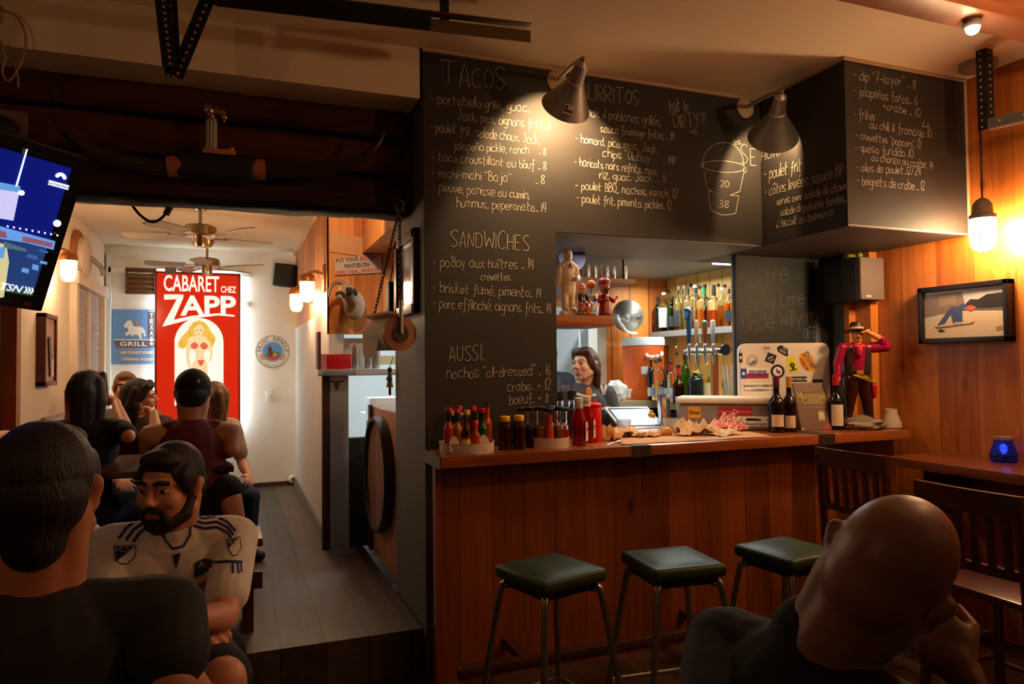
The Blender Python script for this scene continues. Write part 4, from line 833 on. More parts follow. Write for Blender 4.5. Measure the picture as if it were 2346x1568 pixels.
# ------------------------------------------------------------------ bottles
GC = lambda n, c, r=.04, tr=1.0, ior=1.25: M('glass_'+n, c, r, trans=tr, ior=ior)
G_CLEAR = GC('clear', (.96, .98, .97)); G_GREEN = GC('green', (.10, .42, .16)); G_DARK = M('glass_darkgreen', (.008, .014, .008), .08); G_BROWN = GC('brown', (.45, .16, .03))
G_BLUE = GC('paleblue', (.45, .85, .95)); L_AMBER = GC('amber', (.9, .30, .03), .05, 1, 1.2); L_RED = GC('redamber', (.8, .14, .02), .05, 1, 1.2); L_YEL = GC('yellow', (.95, .75, .1), .05, 1, 1.2); L_CLEAR = GC('water', (.95, .97, .95), .03, 1, 1.2); L_DARK = M('liquid_dark', (.05, .012, .006), .15); L_LIME = GC('lime', (.35, .8, .06), .05, 1, 1.2)
def bottle(name, label, base, h, r, group=None, glass=None, liquid=None, fill=.5, neck=.3, nr=.32, cap=None, caph=.07, capr=None, lab=None, lz=(.12, .42), cat='bottle', square=False, body=.62, foil=None, pour=False, seg=20):
    t = thing(name, label, cat, base, 0, group); T = Matrix.Translation(base); n = r*nr; capr = capr or n*1.25
    zb = h*(1-neck)*body/.62 if False else h*body
    prof = [(r*.85, 0), (r, h*.015), (r, zb), (r*.93, zb+h*.05), (r*.62, zb+h*.11), (n*1.1, zb+h*.17), (n, zb+h*.21), (n, h*(1-caph))]
    sg = 4 if square else seg
    TT = T @ Matrix.Rotation(PI/4+.6, 4, 'Z') if square else T
    k = 1.2 if square else 1
    MB().lathe([(rr*(k if i < 4 else 1), z) for i, (rr, z) in enumerate(prof)], sg if not square else 20, T).build('glass', glass or G_CLEAR, t)
    if liquid:
        zf = h*fill; pr = [(r*.8, .004), (r*.93, h*.02)] + [(rr*.93, z) for rr, z in prof[2:7] if z < zf]+[(n*.9 if zf > zb+h*.17 else (r*.93 if zf <= zb else r*.6), zf)]
        MB().lathe(pr, seg, T).build('liquid', liquid, t)
    if foil: MB().lathe([(n*1.06, h*(1-caph)-h*foil[1]), (n*1.08, h*(1-caph)), (n*1.0, h*(1-caph)+.001)], 16, T).build('neck_foil', foil[0], t)
    if cap: MB().lathe([(capr, h*(1-caph)), (capr, h-.002), (capr*.9, h)], 16, T).build('cap', cap, t)
    if pour: MB().tube([(base[0], base[1], h*.93+base[2]), (base[0], base[1], h+.02+base[2]), (base[0]-.012, base[1]-.008, h+.04+base[2])], .005, 8).build('pourer', CHROME, t)
    if lab:
        q = (zb+0)*1.0; MB().lathe([(r*1.012, h*lz[0]), (r*1.012, h*lz[1])], seg, T, caps=False).build('paper_label', lab, t)
    return t
CAPB = M('cap_black', (.015, .014, .014), .4); CAPR = M('cap_red', rgb(200, 20, 40), .4); CAPY = M('cap_yellow', rgb(238, 180, 20), .45); CAPW = M('cap_white', rgb(220, 210, 190), .5); CAPG = M('cap_gold', rgb(200, 140, 60), .35, .6)
LABW = M('label_cream', rgb(226, 214, 188), .7); LABY = M('label_yellow', rgb(236, 190, 70), .6); LABD = M('label_dark', rgb(40, 44, 52), .6); LABG = M('label_grey', rgb(200, 204, 208), .6); LABBL = M('label_blue', rgb(120, 160, 210), .6)
# shelf
SHX0, SHZ = 3.60, 1.775
t = thing('bottle_shelf', 'grey shelf on the right wall loaded with liquor bottles', 'shelf', (3.7, 4.9, SHZ)); MB().bx(SHX0, 3.80, 4.02, 5.74, SHZ-.05, SHZ).build('board', M('shelf_grey', rgb(150, 150, 150), .5), t, smooth=False)
[MB().bx(3.63, 3.80, y, y+.03, SHZ-.12, SHZ-.05).build('bracket', STEEL, t, smooth=False) for y in (4.3, 5.0, 5.6)]
def on_shelf(px, py_top, wpx, X, **k):
    p = atX(px, 745, X); m = mpp((X, p.y, SHZ)); top = atX(px, py_top, X).z
    k.setdefault('body', .64); return bottle(base=(X, p.y, SHZ), h=top-SHZ, r=wpx/2*m*1.3, **k)
SG = 'liquor bottles on the upper shelf'
F_ = [(1482, 690, 19, dict(liquid=L_AMBER, fill=.6, cap=CAPB, caph=.1, glass=G_CLEAR, body=.66), 'black capped whisky bottle nearest to the silver helmet'),
 (1496, 693, 17, dict(liquid=L_AMBER, fill=.75, cap=CAPG, glass=G_CLEAR), 'orange whisky bottle second from the silver helmet'),
 (1508, 680, 13, dict(glass=G_DARK, cap=CAPB), 'slim dark bottle left of the big pale label'),
 (1522, 670, 20, dict(liquid=L_RED, fill=.35, cap=CAPW, lab=LABG, lz=(.1, .6)), 'white capped bottle with a big pale grey label'),
 (1540, 679, 18, dict(glass=G_GREEN, cap=CAPB, lab=LABD), 'short green bottle with dark cap right of the grey label'),
 (1553, 667, 15, dict(liquid=L_AMBER, fill=.5, cap=CAPB, lab=LABD, lz=(.1, .5)), 'amber bottle with an oval dark label'),
 (1564, 667, 13, dict(liquid=L_CLEAR, fill=.4, cap=CAPB), 'slim clear bottle with dark cap between amber and banded ones'),
 (1577, 662, 17, dict(liquid=L_CLEAR, fill=.45, cap=CAPB, foil=(LABD, .08)), 'clear bottle with a dark neck band'),
 (1594, 653, 20, dict(liquid=L_YEL, fill=.2, cap=CAPW, foil=(LABD, .12)), 'clear bottle with cream stopper and little yellow liquor'),
 (1614, 652, 24, dict(liquid=L_AMBER, fill=.42, cap=CAPB, foil=(M('foil_green', rgb(30, 110, 70), .4), .2), body=.58), 'broad clear bottle with a green neck, amber in its base'),
 (1636, 653, 24, dict(liquid=L_RED, fill=.4, cap=CAPB, caph=.26, capr=.018, body=.56), 'broad bottle with a tall black conical stopper and red amber'),
 (1655, 659, 16, dict(liquid=L_YEL, fill=.2, cap=CAPW), 'nearly empty clear bottle with a white cap'),
 (1671, 662, 15, dict(liquid=L_AMBER, fill=.62, cap=CAPB, caph=.12, lab=LABD), 'amber bottle with black cap second from the chalkboard'),
 (1684, 660, 15, dict(liquid=L_AMBER, fill=.6, cap=CAPB, caph=.12, lab=LABD), 'amber bottle with black cap next to the chalkboard')]
for px, py, wp, k, l in F_: on_shelf(px, py, wp, 3.66, name='liquor_bottle', label=l, group=SG, **k)
for px, py, k, l in [(1531, 664, dict(cap=CAPB, liquid=L_AMBER), 'rear bottle peeping over the grey labelled one'), (1557, 655, dict(cap=CAPW), 'rear clear bottle with pale cap behind the oval label'), (1569, 654, dict(cap=CAPW), 'rear clear bottle with pale cap behind the slim clear one'), (1584, 650, dict(cap=CAPB), 'rear tall bottle left of the cream stopper'), (1604, 655, dict(cap=CAPB, liquid=L_AMBER), 'rear bottle between cream stopper and green neck'), (1647, 650, dict(cap=CAPB), 'rear tall bottle right of the conical stopper'), (1662, 652, dict(cap=CAPB, liquid=L_AMBER), 'rear tall dark capped bottle above the white cap')]:
    on_shelf(px, py, 15, 3.75, name='liquor_bottle', label=l, group=SG, **k)
# speed rail bottles on the back counter
RG = 'bottles standing on the work counter'
def at_rail(px, py_top, wpx, Y, z=BZ, **k):
    p = atY(px, py_top, Y); m = mpp(p); return bottle(base=(p.x, Y, z), h=p.z-z, r=wpx/2*m*1.15, **k)
at_rail(1491, 818, 15, 5.14, name='wine_bottle', label='dark green bottle standing against the orange cooler', group=RG, glass=G_DARK, cap=CAPG, lab=LABW, lz=(.1, .3))
at_rail(1503, 826, 19, 5.08, name='liquor_bottle', label='clear bottle with pale blue label before the orange cooler', group=RG, glass=G_CLEAR, liquid=L_CLEAR, fill=.4, pour=True, lab=LABBL, lz=(.16, .3), cap=CAPB)
at_rail(1512, 822, 21, 4.98, name='liquor_bottle', label='tall clear bottle with black pourer right of the blue label', group=RG, glass=G_CLEAR, liquid=L_CLEAR, fill=.5, pour=True, cap=CAPB)
at_rail(1528, 846, 13, 4.9, name='liquor_bottle', label='small dark bottle with a wide cream label', group=RG, glass=G_DARK, cap=CAPB, lab=LABW, lz=(.12, .42))
at_rail(1537, 828, 17, 4.82, name='liquor_bottle', label='red necked bottle with chrome pourer and white label', group=RG, glass=G_CLEAR, liquid=L_CLEAR, fill=.3, foil=(CAPR, .2), pour=True, cap=CAPB, lab=LABG, lz=(.08, .34))
at_rail(1551, 806, 15, 5.0, name='liquor_bottle', label='tall clear bottle with pourer rising behind the red necks', group=RG, glass=G_CLEAR, liquid=L_CLEAR, fill=.5, pour=True, cap=CAPB, lab=LABG)
at_rail(1554, 836, 24, 4.7, name='liquor_bottle', label='round dark amber bottle with a red neck', group=RG, glass=G_BROWN, liquid=L_DARK, fill=.5, foil=(CAPR, .2), cap=CAPB, body=.45)
at_rail(1569, 812, 21, 4.86, name='liquor_bottle', label='bright green bottle below the tap handles', group=RG, glass=G_GREEN, liquid=L_LIME, fill=.55, cap=CAPB, caph=.12)
at_rail(1593, 850, 32, 4.6, name='liquor_bottle', label='squat dark bottle with a yellow top before the pale blue one', group=RG, glass=G_DARK, cap=CAPY, nr=.28, body=.7)
at_rail(1598, 826, 23, 4.75, name='liquor_bottle', label='pale blue square gin bottle behind the squat dark one', group=RG, glass=G_BLUE, liquid=G_BLUE, fill=.4, cap=CAPB, nr=.25)
at_rail(1618, 830, 15, 4.55, name='syrup_bottle', label='small yellow bottle with beige label beside the copper pipe', group=RG, glass=G_CLEAR, liquid=L_YEL, fill=.6, cap=CAPY, lab=M('label_beige', rgb(214, 184, 130), .6), lz=(.06, .5))
# ------------------------------------------------------------------ beer taps
ty = 4.35; p = atY(1638, 806, ty)
t = thing('beer_tap_tower', 'chrome beer tap rail on a copper pipe with four handles', 'beer tap', (p.x, ty, BZ))
COP = M('copper', rgb(196, 104, 52), .4, .3)
m_ = mpp(p)
b = MB(); b.cyl((p.x, ty, BZ), (p.x, ty, p.z), 7.5*m_, seg=20); b.lathe([(.045, 0), (.045, .012), (.02, .02)], 20, Matrix.Translation((p.x, ty, BZ))); b.build('copper_pipe', COP, t)
l0 = atY(1576, 802, ty); r0 = atY(1664, 806, ty)
b = MB(); b.cyl((l0.x, ty, p.z), (r0.x, ty, p.z), 9*m_, seg=20); b.build('manifold', CHROME, t)
for px_ in (1653, 1680):
    q = atY(px_, 802, ty); b = MB(); b.cyl((q.x, ty-.05, q.z), (q.x, ty-.035, q.z), 13*m_, seg=28); b.cyl((q.x, ty-.035, q.z), (q.x, ty, q.z), 5*m_, seg=14); b.build('gauge_disc', M('disc_black', (.02, .018, .016), .35), t)
for px_, top, w0, w1, col, nm, met in ((1577, 703, 6, 6, rgb(40, 84, 130), 'blue', 0), (1594, 733, 5, 5, rgb(190, 160, 130), 'beige', 0), (1613, 734, 8, 4, rgb(140, 76, 30), 'brown', 0), (1632, 733, 6, 5, rgb(180, 176, 168), 'silver', .3)):
    q = atY(px_, 800, ty-.05); m2 = mpp(q); zt = atY(px_, top, ty-.05).z
    f = MB(); f.cyl((q.x, ty-.06, p.z), (q.x, ty, p.z), .012); f.cyl((q.x, ty-.06, p.z-.05), (q.x, ty-.06, p.z+.035), .011); f.cyl((q.x, ty-.065, p.z-.09), (q.x, ty-.06, p.z-.05), .007, .01); f.ell((q.x, ty-.06, p.z+.045), .013); f.build('faucet', CHROME, t)
    z0 = p.z+.055; H_ = zt-z0; T = Matrix.Translation((q.x, ty-.06, z0))
    if nm == 'brown': pr = [(.006, 0), (w1*m2, .02), (w1*m2*1.3, H_*.3), (w0*m2, H_*.7), (w0*m2*.9, H_*.92), (.004, H_)]
    else: pr = [(.006, 0), (w1*m2*.8, .015), (w1*m2, H_*.4), (w0*m2*1.1, H_*.8), (w0*m2*.9, H_*.96), (.004, H_)]
    g = MB().lathe(pr, 16, T, flat=.7)
    if nm == 'blue': g.ell((q.x-.012, ty-.07, zt-.03), (.035, .018, .022), (0, .5, 0)); g.cap((q.x-.02, ty-.07, zt-.035), (q.x-.034, ty-.075, zt-.085), .016, .009)
    h = g.build('tap_handle', M('handle_'+nm, col, .3, met), t); h['label'] = nm+' tap handle'
    if nm == 'brown': MB().lathe([(w0*m2*1.02, H_*.7), (w0*m2*.93, H_*.93), (.003, H_+.002)], 16, T, flat=.7).build('handle_top', M('handle_green', rgb(56, 78, 50), .4), h)
# ------------------------------------------------------------------ orange drinks cooler
cy = 5.36; c0 = atY(1475, 914, cy); m_ = mpp(c0); R = 47*m_; top = atY(1475, 774, cy).z; c = Vector((c0.x, cy, BZ)); Hh = top-BZ
t = thing('drinks_cooler', 'orange round drinks cooler with a white lid on the work counter', 'cooler', c)
T = Matrix.Translation(c); OR = M('cooler_orange', rgb(226, 98, 30), .45)
MB().lathe([(R*.88, 0), (R*.92, .01), (R*.96, Hh*.25), (R*.97, Hh*.26), (R*1.0, Hh*.8), (R*1.0, Hh*.855), (R*.98, Hh*.87)], 40, T).build('body', OR, t)
MB().lathe([(R*.98, Hh*.865), (R*1.05, Hh*.87), (R*1.05, Hh*.96), (R*1.0, Hh), (R*.4, Hh), (.001, Hh*.995)], 40, T).build('lid', WHITEP, t)
cd = Vector((-c.x, -c.y, 0)).normalized(); sd = Vector((cd.y, -cd.x, 0)); sd = sd if sd.dot(CR) > 0 else -sd
hb = c+cd*R*.95+Vector((0, 0, Hh*.73)); MB().tube(spline([hb+sd*.03-cd*.01, hb+sd*.035+cd*.03+Vector((0, 0, -.02)), hb+sd*.09+cd*.03+Vector((0, 0, -.025)), hb+sd*.15+cd*.0+Vector((0, 0, -.01)), hb+sd*.155-cd*.06+Vector((0, 0, .01))], 5), .014, 10).build('handle', WHITEP, t)
q = c+cd*(R*.985)+sd*.01+Vector((0, 0, Hh*.47)); MB(frame(q, sd, (0, 0, 1))).box((0, 0, 0), (.055, .065, .006), bev=.002).build('label_plate', WHITEP, t)
q = c+cd*(R*.95)-sd*.12+Vector((0, 0, .07)); b = MB(); b.cyl(q, q+cd*.05, .018); b.cyl(q+cd*.04+Vector((0, 0, .02)), q+cd*.04-Vector((0, 0, .05)), .012); b.box(q+cd*.05+Vector((0, 0, .02)), (.05, .012, .012)); b.build('spigot', WHITEP, t)
MB(frame(c+cd*(R*.945)+Vector((0, 0, Hh*.3)), sd, (0, 0, 1))).tube([(.06*math.cos(a)*1.0+.02, Hh*.32*math.sin(a)-.05, .006+.004*math.cos(a)) for a in [PI*k/14 for k in range(4, 15)]], .003, 6).build('moulded_arch', OR, t)
# bag of white rags by the cooler
q = atY(1415, 912, 5.2); b = MB()
def crumple(seed, r, sq=1.0, n=26, amp=.35):
    b = MB()
    def fn(u, v):
        a = 2*PI*u; f = PI*v; d = Vector((math.sin(f)*math.cos(a), math.sin(f)*math.sin(a), -math.cos(f)))
        k = 1+amp*noise.noise(d*2.2+Vector((seed, 0, 0)))+amp*.5*noise.noise(d*5+Vector((0, seed, 0))); return (d.x*r[0]*k, d.y*r[1]*k, (d.z*r[2]*k))
    b.grid(n, n//2, fn); return b
o = crumple(3, (.09, .09, .09)).build('bar_rags', M('rag_white', rgb(226, 222, 214), .8)); o.location = (q.x, 5.22, BZ+.075); tag(o, 'bundle of white rags beside the orange cooler', 'rags')
# silver helmet hanging on the wall
hc = atY(1438, 724, 5.5); m_ = mpp(hc); r = 37*m_
t = thing('football_helmet', 'silver football helmet hanging at the end of the bottle shelf', 'helmet', hc)
SIL = M('helmet_silver', rgb(150, 146, 138), .42, .7)
b = MB(); b.ell(hc, (r*1.0, r*.9, r*1.0), seg=32, rings=20); o = b.build('shell', SIL, t)
b = MB(); cdx = Vector((-hc.x, -hc.y, 0)).normalized(); b.ell(hc+Vector((-r*.45, -r*.62, -r*.1)), (r*.32, r*.18, r*.36), (0, 0, -.5)); b.build('ear_panel', M('helmet_pale', rgb(190, 186, 180), .3, .5), t)
b = MB(); b.ell(hc+Vector((r*.25, -r*.76, -r*.15)), (r*.28, r*.14, r*.14), (0, -.4, 0)); b.build('decal', M('decal_dark', rgb(58, 60, 64), .4), t)
b = MB(); b.tube(spline([hc+Vector((-r*.9, -r*.5, -r*.2)), hc+Vector((-r*.95, -r*.75, -r*.6)), hc+Vector((-r*.55, -r*1.0, -r*1.05)), hc+Vector((r*.1, -r*.9, -r*1.1))], 6), .011, 8); b.tube(spline([hc+Vector((-r*.85, -r*.3, r*.05)), hc+Vector((-r*1.05, -r*.7, -r*.3)), hc+Vector((-r*.8, -r*.95, -r*.8))], 6), .009, 8); b.build('face_mask', WHITEP, t)
MB().cyl(hc+Vector((0, r*.8, 0)), (hc.x, 5.75, hc.z), .012).build('hook', STEEL, t)
# ------------------------------------------------------------------ figurine shelf
FY = 3.62; s0 = atY(1283, 722, FY); s1 = atY(1402, 722, FY); fz = s0.z
t = thing('figurine_shelf', 'short brown wooden shelf with figurines in the bar opening', 'shelf', ((s0.x+s1.x)/2, FY+.06, fz)); MB().bx(PXR+.001, s1.x, FY-.02, FY+.3, fz-.062, fz, .003).build('board', wood('shelf_brown', rgb(104, 50, 22), rgb(160, 86, 42), 'y', 'x', 0, .4, knots=False), t)
MB().bx(PXR+.001, PXR+.02, FY+.02, FY+.28, fz-.16, fz-.062).build('bracket', DARKW, t, smooth=False)
def figurine(name, label, px, py_top, Y, body_mat, build, group=None, z=None):
    p = atY(px, py_top, Y); z = fz if z is None else z
    t = thing(name, label, 'figurine', (p.x, Y, z), 0, group); return t, p.x, p.z-z
# cream statuette of a standing man
t, x, h = figurine('statuette', 'tall cream statuette of a standing man in a suit at the shelf end', 1300, 571, FY+.05, None, None)
CR_ = M('statue_cream', rgb(246, 222, 190), .6)
b = MB(Matrix.Translation((x, FY+.05, fz)) @ Matrix.Scale(h/.40, 4))
b.box((0, 0, .015), (.092, .07, .03), bev=.006)
for s in (-1, 1): b.cap((s*.02, 0, .04), (s*.024, 0, .16), .021, .025); b.ell((s*.022, -.018, .036), (.017, .03, .012))
b.cap((0, 0, .16), (0, 0, .29), .05, .048, flat=((0, 1, 0), .72)); b.cap((0, -.002, .20), (0, 0, .28), .05, .046, flat=((0, 1, 0), .75)); b.cap((-.03, 0, .295), (.03, 0, .295), .027, .027)
b.cap((.048, 0, .29), (.062, -.008, .23), .02, .018); b.cap((.062, -.008, .23), (.035, -.05, .215), .017, .014); b.ell((.03, -.055, .215), .015); b.cap((-.05, 0, .29), (-.062, .0, .19), .02, .016)
b.cap((0, 0, .31), (0, 0, .33), .017); b.ell((0, -.004, .358), (.027, .031, .037)); b.ell((0, .004, .372), (.03, .032, .028)); b.ell((0, -.034, .352), (.006, .008, .009)); b.ell((0, -.026, .335), (.014, .012, .01))
remesh('figure', b, CR_, t, .0022, 3, local=False)
b = MB(Matrix.Translation((x, FY+.05, fz)) @ Matrix.Scale(h/.40, 4)); b.cyl((.028, -.062, .03), (.028, -.062, .225), .004); b.tube(spline([(.028, -.062, .225), (.028, -.062, .24), (.022, -.062, .25), (.012, -.062, .245), (.012, -.062, .235)], 4), .004, 6); b.build('cane', CR_, t)
b = MB(Matrix.Translation((x, FY+.05, fz)) @ Matrix.Scale(h/.40, 4)); b.box((-.006, -.036, .295), (.004, .004, .03), (0, .3, 0)); b.box((.006, -.036, .295), (.004, .004, .03), (0, -.3, 0)); b.build('neck_ribbon', M('statue_ribbon', rgb(120, 90, 66), .6), t)
# bobblehead in a red robe
t, x, h = figurine('bobblehead', 'bobblehead in a red robe and red cap with one arm out', 1384, 636, FY+.06, None, None, 'small figures on the shelf')
SK = M('figure_skin', rgb(196, 112, 64), .5); RB = M('figure_red', rgb(150, 22, 36), .45)
T_ = Matrix.Translation((x, FY+.06, fz)) @ Matrix.Scale(h/.30, 4); mk = lambda: MB(T_)
mk().box((0, 0, .008), (.085, .06, .016), bev=.003).build('base', BLACK, t)
b = mk(); b.lathe([(.05, .016), (.046, .06), (.036, .12), (.04, .155), (.02, .17)], 20, flat=.75); b.cap((-.036, 0, .15), (-.05, -.01, .115), .017, .015); b.cap((-.05, -.01, .115), (-.005, -.04, .12), .016, .012); b.cap((.036, 0, .15), (.075, -.005, .12), .018, .018); remesh('robe', b, RB, t, .003, 3, local=False)
b = mk(); b.cap((0, 0, .17), (0, 0, .185), .014); b.ell((0, -.002, .225), (.042, .042, .05)); b.ell((0, -.044, .22), (.01, .012, .012)); b.cap((.078, -.005, .122), (.1, -.01, .145), .011, .007); b.ell((.104, -.011, .152), (.014, .007, .013)); b.ell((-.0, -.046, .122), .013); remesh('body', b, SK, t, .003, 3, local=False)
b = mk(); b.lathe([(.046, .245), (.046, .275), (.03, .295), (.005, .3)], 20); b.build('cap', RB, t)
b = mk(); b.cap((-.02, -.042, .206), (.02, -.042, .206), .006); b.ell((0, -.038, .184), (.014, .012, .016)); b.build('moustache', M('figure_hair', rgb(70, 40, 24), .7), t)
b = mk(); b.box((-.012, -.038, .1), (.008, .008, .12), (0, .1, 0)); b.box((0, -.036, .135), (.05, .01, .008), (0, -.5, 0)); b.build('gold_trim', M('figure_gold', rgb(196, 140, 70), .5), t)
# small football-player bobblehead
t, x, h = figurine('bobblehead', 'small football player figure with orange cap and dark 34 jersey', 1331, 648, FY+.1, None, None, 'small figures on the shelf')
T_ = Matrix.Translation((x, FY+.1, fz)) @ Matrix.Scale(h/.26, 4)
mk().box((0, 0, .007), (.08, .06, .014), bev=.003).build('base', M('fig_base', rgb(120, 82, 46), .5), t)
b = mk(); b.cap((-.018, 0, .02), (-.016, 0, .1), .016, .018); b.cap((.018, 0, .02), (.016, 0, .1), .016, .018); b.build('trousers', M('fig_orange', rgb(196, 104, 30), .5), t)
b = mk(); b.cap((0, 0, .11), (0, 0, .15), .032, .036, flat=((0, 1, 0), .7)); b.cap((-.04, 0, .16), (-.05, -.02, .12), .018, .015); b.cap((.04, 0, .16), (.055, -.01, .13), .018, .015); b.m = 1; b.text('34', .036, Matrix.Translation((.002, -.031, .122)) @ Matrix.Rotation(PI/2, 4, 'X'), .001, bold=.02); b.build('jersey', [M('fig_navy', rgb(30, 22, 28), .5), M('fig_num', rgb(214, 200, 180), .5)], t)
b = mk(); b.ell((0, 0, .2), (.034, .034, .04)); b.ell((-.052, -.03, .112), .014); b.ell((.058, -.02, .12), .014); b.build('body', SK, t)
b = mk(); b.lathe([(.038, .21), (.036, .235), (.022, .255), (.003, .26)], 18); b.ell((.0, -.035, .214), (.026, .02, .004)); b.build('cap', M('fig_cap', rgb(190, 100, 50), .5), t)
# glass snow-globe style figure and trophy ball
t, x, h = figurine('globe_trophy', 'orange ball on a small clear cup between the two bobbleheads', 1354, 643, FY+.12, None, None, 'small figures on the shelf')
T_ = Matrix.Translation((x, FY+.12, fz)) @ Matrix.Scale(h/.27, 4)
mk().ell((0, 0, .24), .034).build('ball', M('ball_orange', rgb(206, 110, 50), .6), t); mk().lathe([(.01, .17), (.014, .2), (.018, .21)], 14).build('stem', M('pale_stem', rgb(190, 190, 150), .4), t); mk().lathe([(.03, 0), (.03, .01), (.012, .03), (.01, .08), (.045, .12), (.05, .17), (.046, .17), (.04, .13), (.006, .1)], 20, caps=False).build('cup', GLASS, t)
t, x, h = figurine('bear_figure', 'little orange and white animal figures in front of the clear cup', 1342, 690, FY+.0, None, None, 'small figures on the shelf')
T_ = Matrix.Translation((x, FY+.0, fz)) @ Matrix.Scale(h/.12, 4)
mk().box((0, 0, .006), (.16, .05, .012), bev=.003).build('base', DARKW, t)
for dx, col, nm in ((-.045, rgb(150, 110, 70), 'brown'), (.01, rgb(210, 90, 40), 'orange'), (.055, rgb(200, 206, 214), 'white')):
    b = mk(); b.ell((dx, 0, .045), (.022, .02, .032)); b.ell((dx, -.006, .09), (.017, .017, .018)); b.cap((dx-.018, -.004, .06), (dx-.03, -.012, .035), .008); b.cap((dx+.018, -.004, .06), (dx+.028, -.012, .04), .008); b.cap((dx-.01, -.01, .02), (dx-.014, -.024, .014), .01); b.cap((dx+.01, -.01, .02), (dx+.014, -.024, .014), .01); b.ell((dx-.013, 0, .106), .006); b.ell((dx+.013, 0, .106), .006); q = b.build('animal', M('animal_'+nm, col, .5), t); q['label'] = nm+' animal figure'
# blue plate hanging behind statuette
q = atY(1307, 590, 3.98); t = thing('hanging_plate', 'dark blue plate hung behind the cream statuette', 'plate', q); Tq = frame(q, (1, 0, 0), (0, 0, 1))
MB().lathe([(.02, 0), (.05, .004), (.055, .012), (.095, .02), (.092, .024), (.05, .016), (.001, .01)], 30, Tq).build('plate', M('plate_blue', rgb(28, 34, 130), .3), t); MB().tube([(q.x, q.y, q.z+.09), (q.x, q.y, 2.185)], .003, 5).build('hanger', BLACK, t)
# hanging wooden board shelf with glasses, running to the back
g0 = atY(1345, 618, 4.3)
t = thing('hanging_shelf', 'long brown board shelf hung under the bar ceiling holding glasses', 'shelf', (2.62, 4.9, 2.08))
MB().bx(2.2, 2.62, 4.35, 5.7, 2.055, 2.08).build('board', wood('shelf_brown', (0, 0, 0), (0, 0, 0)), t, smooth=False); b = MB(); [MB().cyl((x, y, 2.07), (x, y, 2.27), .006).build('hanger_rod', BLACK, t) for x in (2.24, 2.58) for y in (4.45, 5.5)]
for k in range(5):
    x, y = 2.28+.075*k, 4.45+.03*(k % 2); o = MB().lathe([(.025, 0), (.032, .1), (.03, .1), (.022, .004), (.001, .004)], 18, caps=False).build('drinking_glass', GLASS); o.location = (x, y, 2.081); tag(o, 'clear drinking glass standing on the hanging board shelf', 'glass', 'glasses on the hanging board shelf')
# strip light under the bar ceiling
f = atX(1660, 612, 3.6); t = thing('strip_light', 'slim bright strip light under the bar ceiling over the bottles', 'lamp', (3.45, 4.3, 2.27)); MB().bx(3.2, 3.79, 4.24, 4.34, 2.225, 2.268, .004).build('housing', Wm(150, 160, 150), t); MB().cyl((3.23, 4.29, 2.212), (3.77, 4.29, 2.212), .012).build('tube', M('tube_light', (.85, .97, 1), emit=9, emitc=(.8, .96, 1)), t)
MB().box((3.7, 4.2, 2.15), (.2, .01, .16), (.7, 0, 0)).build('reflector', M('reflector_dark', rgb(60, 60, 50), .5), t, smooth=False)
# ------------------------------------------------------------------ things on the bar counter
def on_counter(px, py, z=CZ): p = atZ(px, py, z); return Vector((p.x, p.y, z))
TIN = M('tray_tin', rgb(232, 220, 204), .5, .15, noise_amt=.12, scale=9)
def tin(px0, px1, Yc, label):
    m = atY((px0+px1)/2, 1020, Yc); m.z = CZ; r = (px1-px0)/2*mpp(m)*.94
    t = thing('condiment_tin', label, 'tin', m, 0, 'round tins of sauces on the bar'); h = .05
    MB().lathe([(r*.985, 0), (r, .004), (r, h-.004), (r*1.02, h-.002), (r*1.02, h), (r*.985, h), (r*.975, .006), (.001, .006)], 48, Matrix.Translation(m)).build('pan', TIN, t); return m, r
ta, ra = tin(1003, 1136, 3.285, 'round tin of small hot sauce bottles at the left end of the bar')
tc, rc_ = tin(1208, 1307, 3.30, 'round tin of black lidded sauce bottles nearer the ketchup')
def hot(px, py_top, off, wpx, label, grp, **k):
    """bottle in a tin: px,py_top from the photo, off = distance of its foot from the tin centre towards the camera"""
    m, zz = (ta if 'left' in grp else tc), CZ+.007
    Y = m.y-off; p = atY(px, py_top, Y); return bottle(base=(p.x, Y, zz), h=p.z-zz, r=wpx/2*mpp(p), label=label, group=grp, **k)
S1 = 'bottles in the left sauce tin'
SO = M('sauce_orange', rgb(196, 70, 20), .25); SR = M('sauce_red', rgb(178, 22, 14), .25); SG_ = M('sauce_green', rgb(40, 84, 22), .25); SD = M('sauce_dark', rgb(56, 14, 8), .2); ST = M('sauce_tan', rgb(150, 84, 34), .25); SY_ = M('sauce_amber', rgb(176, 100, 30), .25)
kw = dict(name='sauce_bottle', neck=.4, body=.5, nr=.5, seg=16)
GF = M('foil_dkgreen', rgb(24, 52, 26), .4)
hot(1028, 934, .03, 24, 'orange hot sauce bottle with a red cap at the left rim of the tin', S1, glass=SO, cap=CAPR, caph=.1, foil=(GF, .22), **kw)
hot(1036, 941, -.06, 20, 'yellow capped bottle behind the leftmost red cap', S1, glass=SD, cap=CAPY, caph=.12, **kw)
hot(1047, 937, .01, 24, 'amber hot sauce bottle with a red cap and green neck band', S1, glass=SY_, cap=CAPR, caph=.1, foil=(GF, .22), **kw)
hot(1052, 930, -.05, 22, 'tallest red capped hot sauce bottle at the back of the tin', S1, glass=SO, cap=CAPR, caph=.1, **kw)
hot(1058, 947, -.03, 18, 'white capped sauce bottle in the middle of the tin', S1, glass=ST, cap=CAPW, caph=.1, **kw)
hot(1066, 951, .075, 23, 'small black capped bottle with a yellow label at the front of the tin', S1, glass=G_CLEAR, liquid=ST, fill=.4, cap=CAPB, caph=.09, lab=LABY, lz=(.06, .36), **kw)
hot(1070, 940, -.02, 22, 'dark bottle with a wide yellow cap', S1, glass=SD, cap=CAPY, caph=.12, **kw)
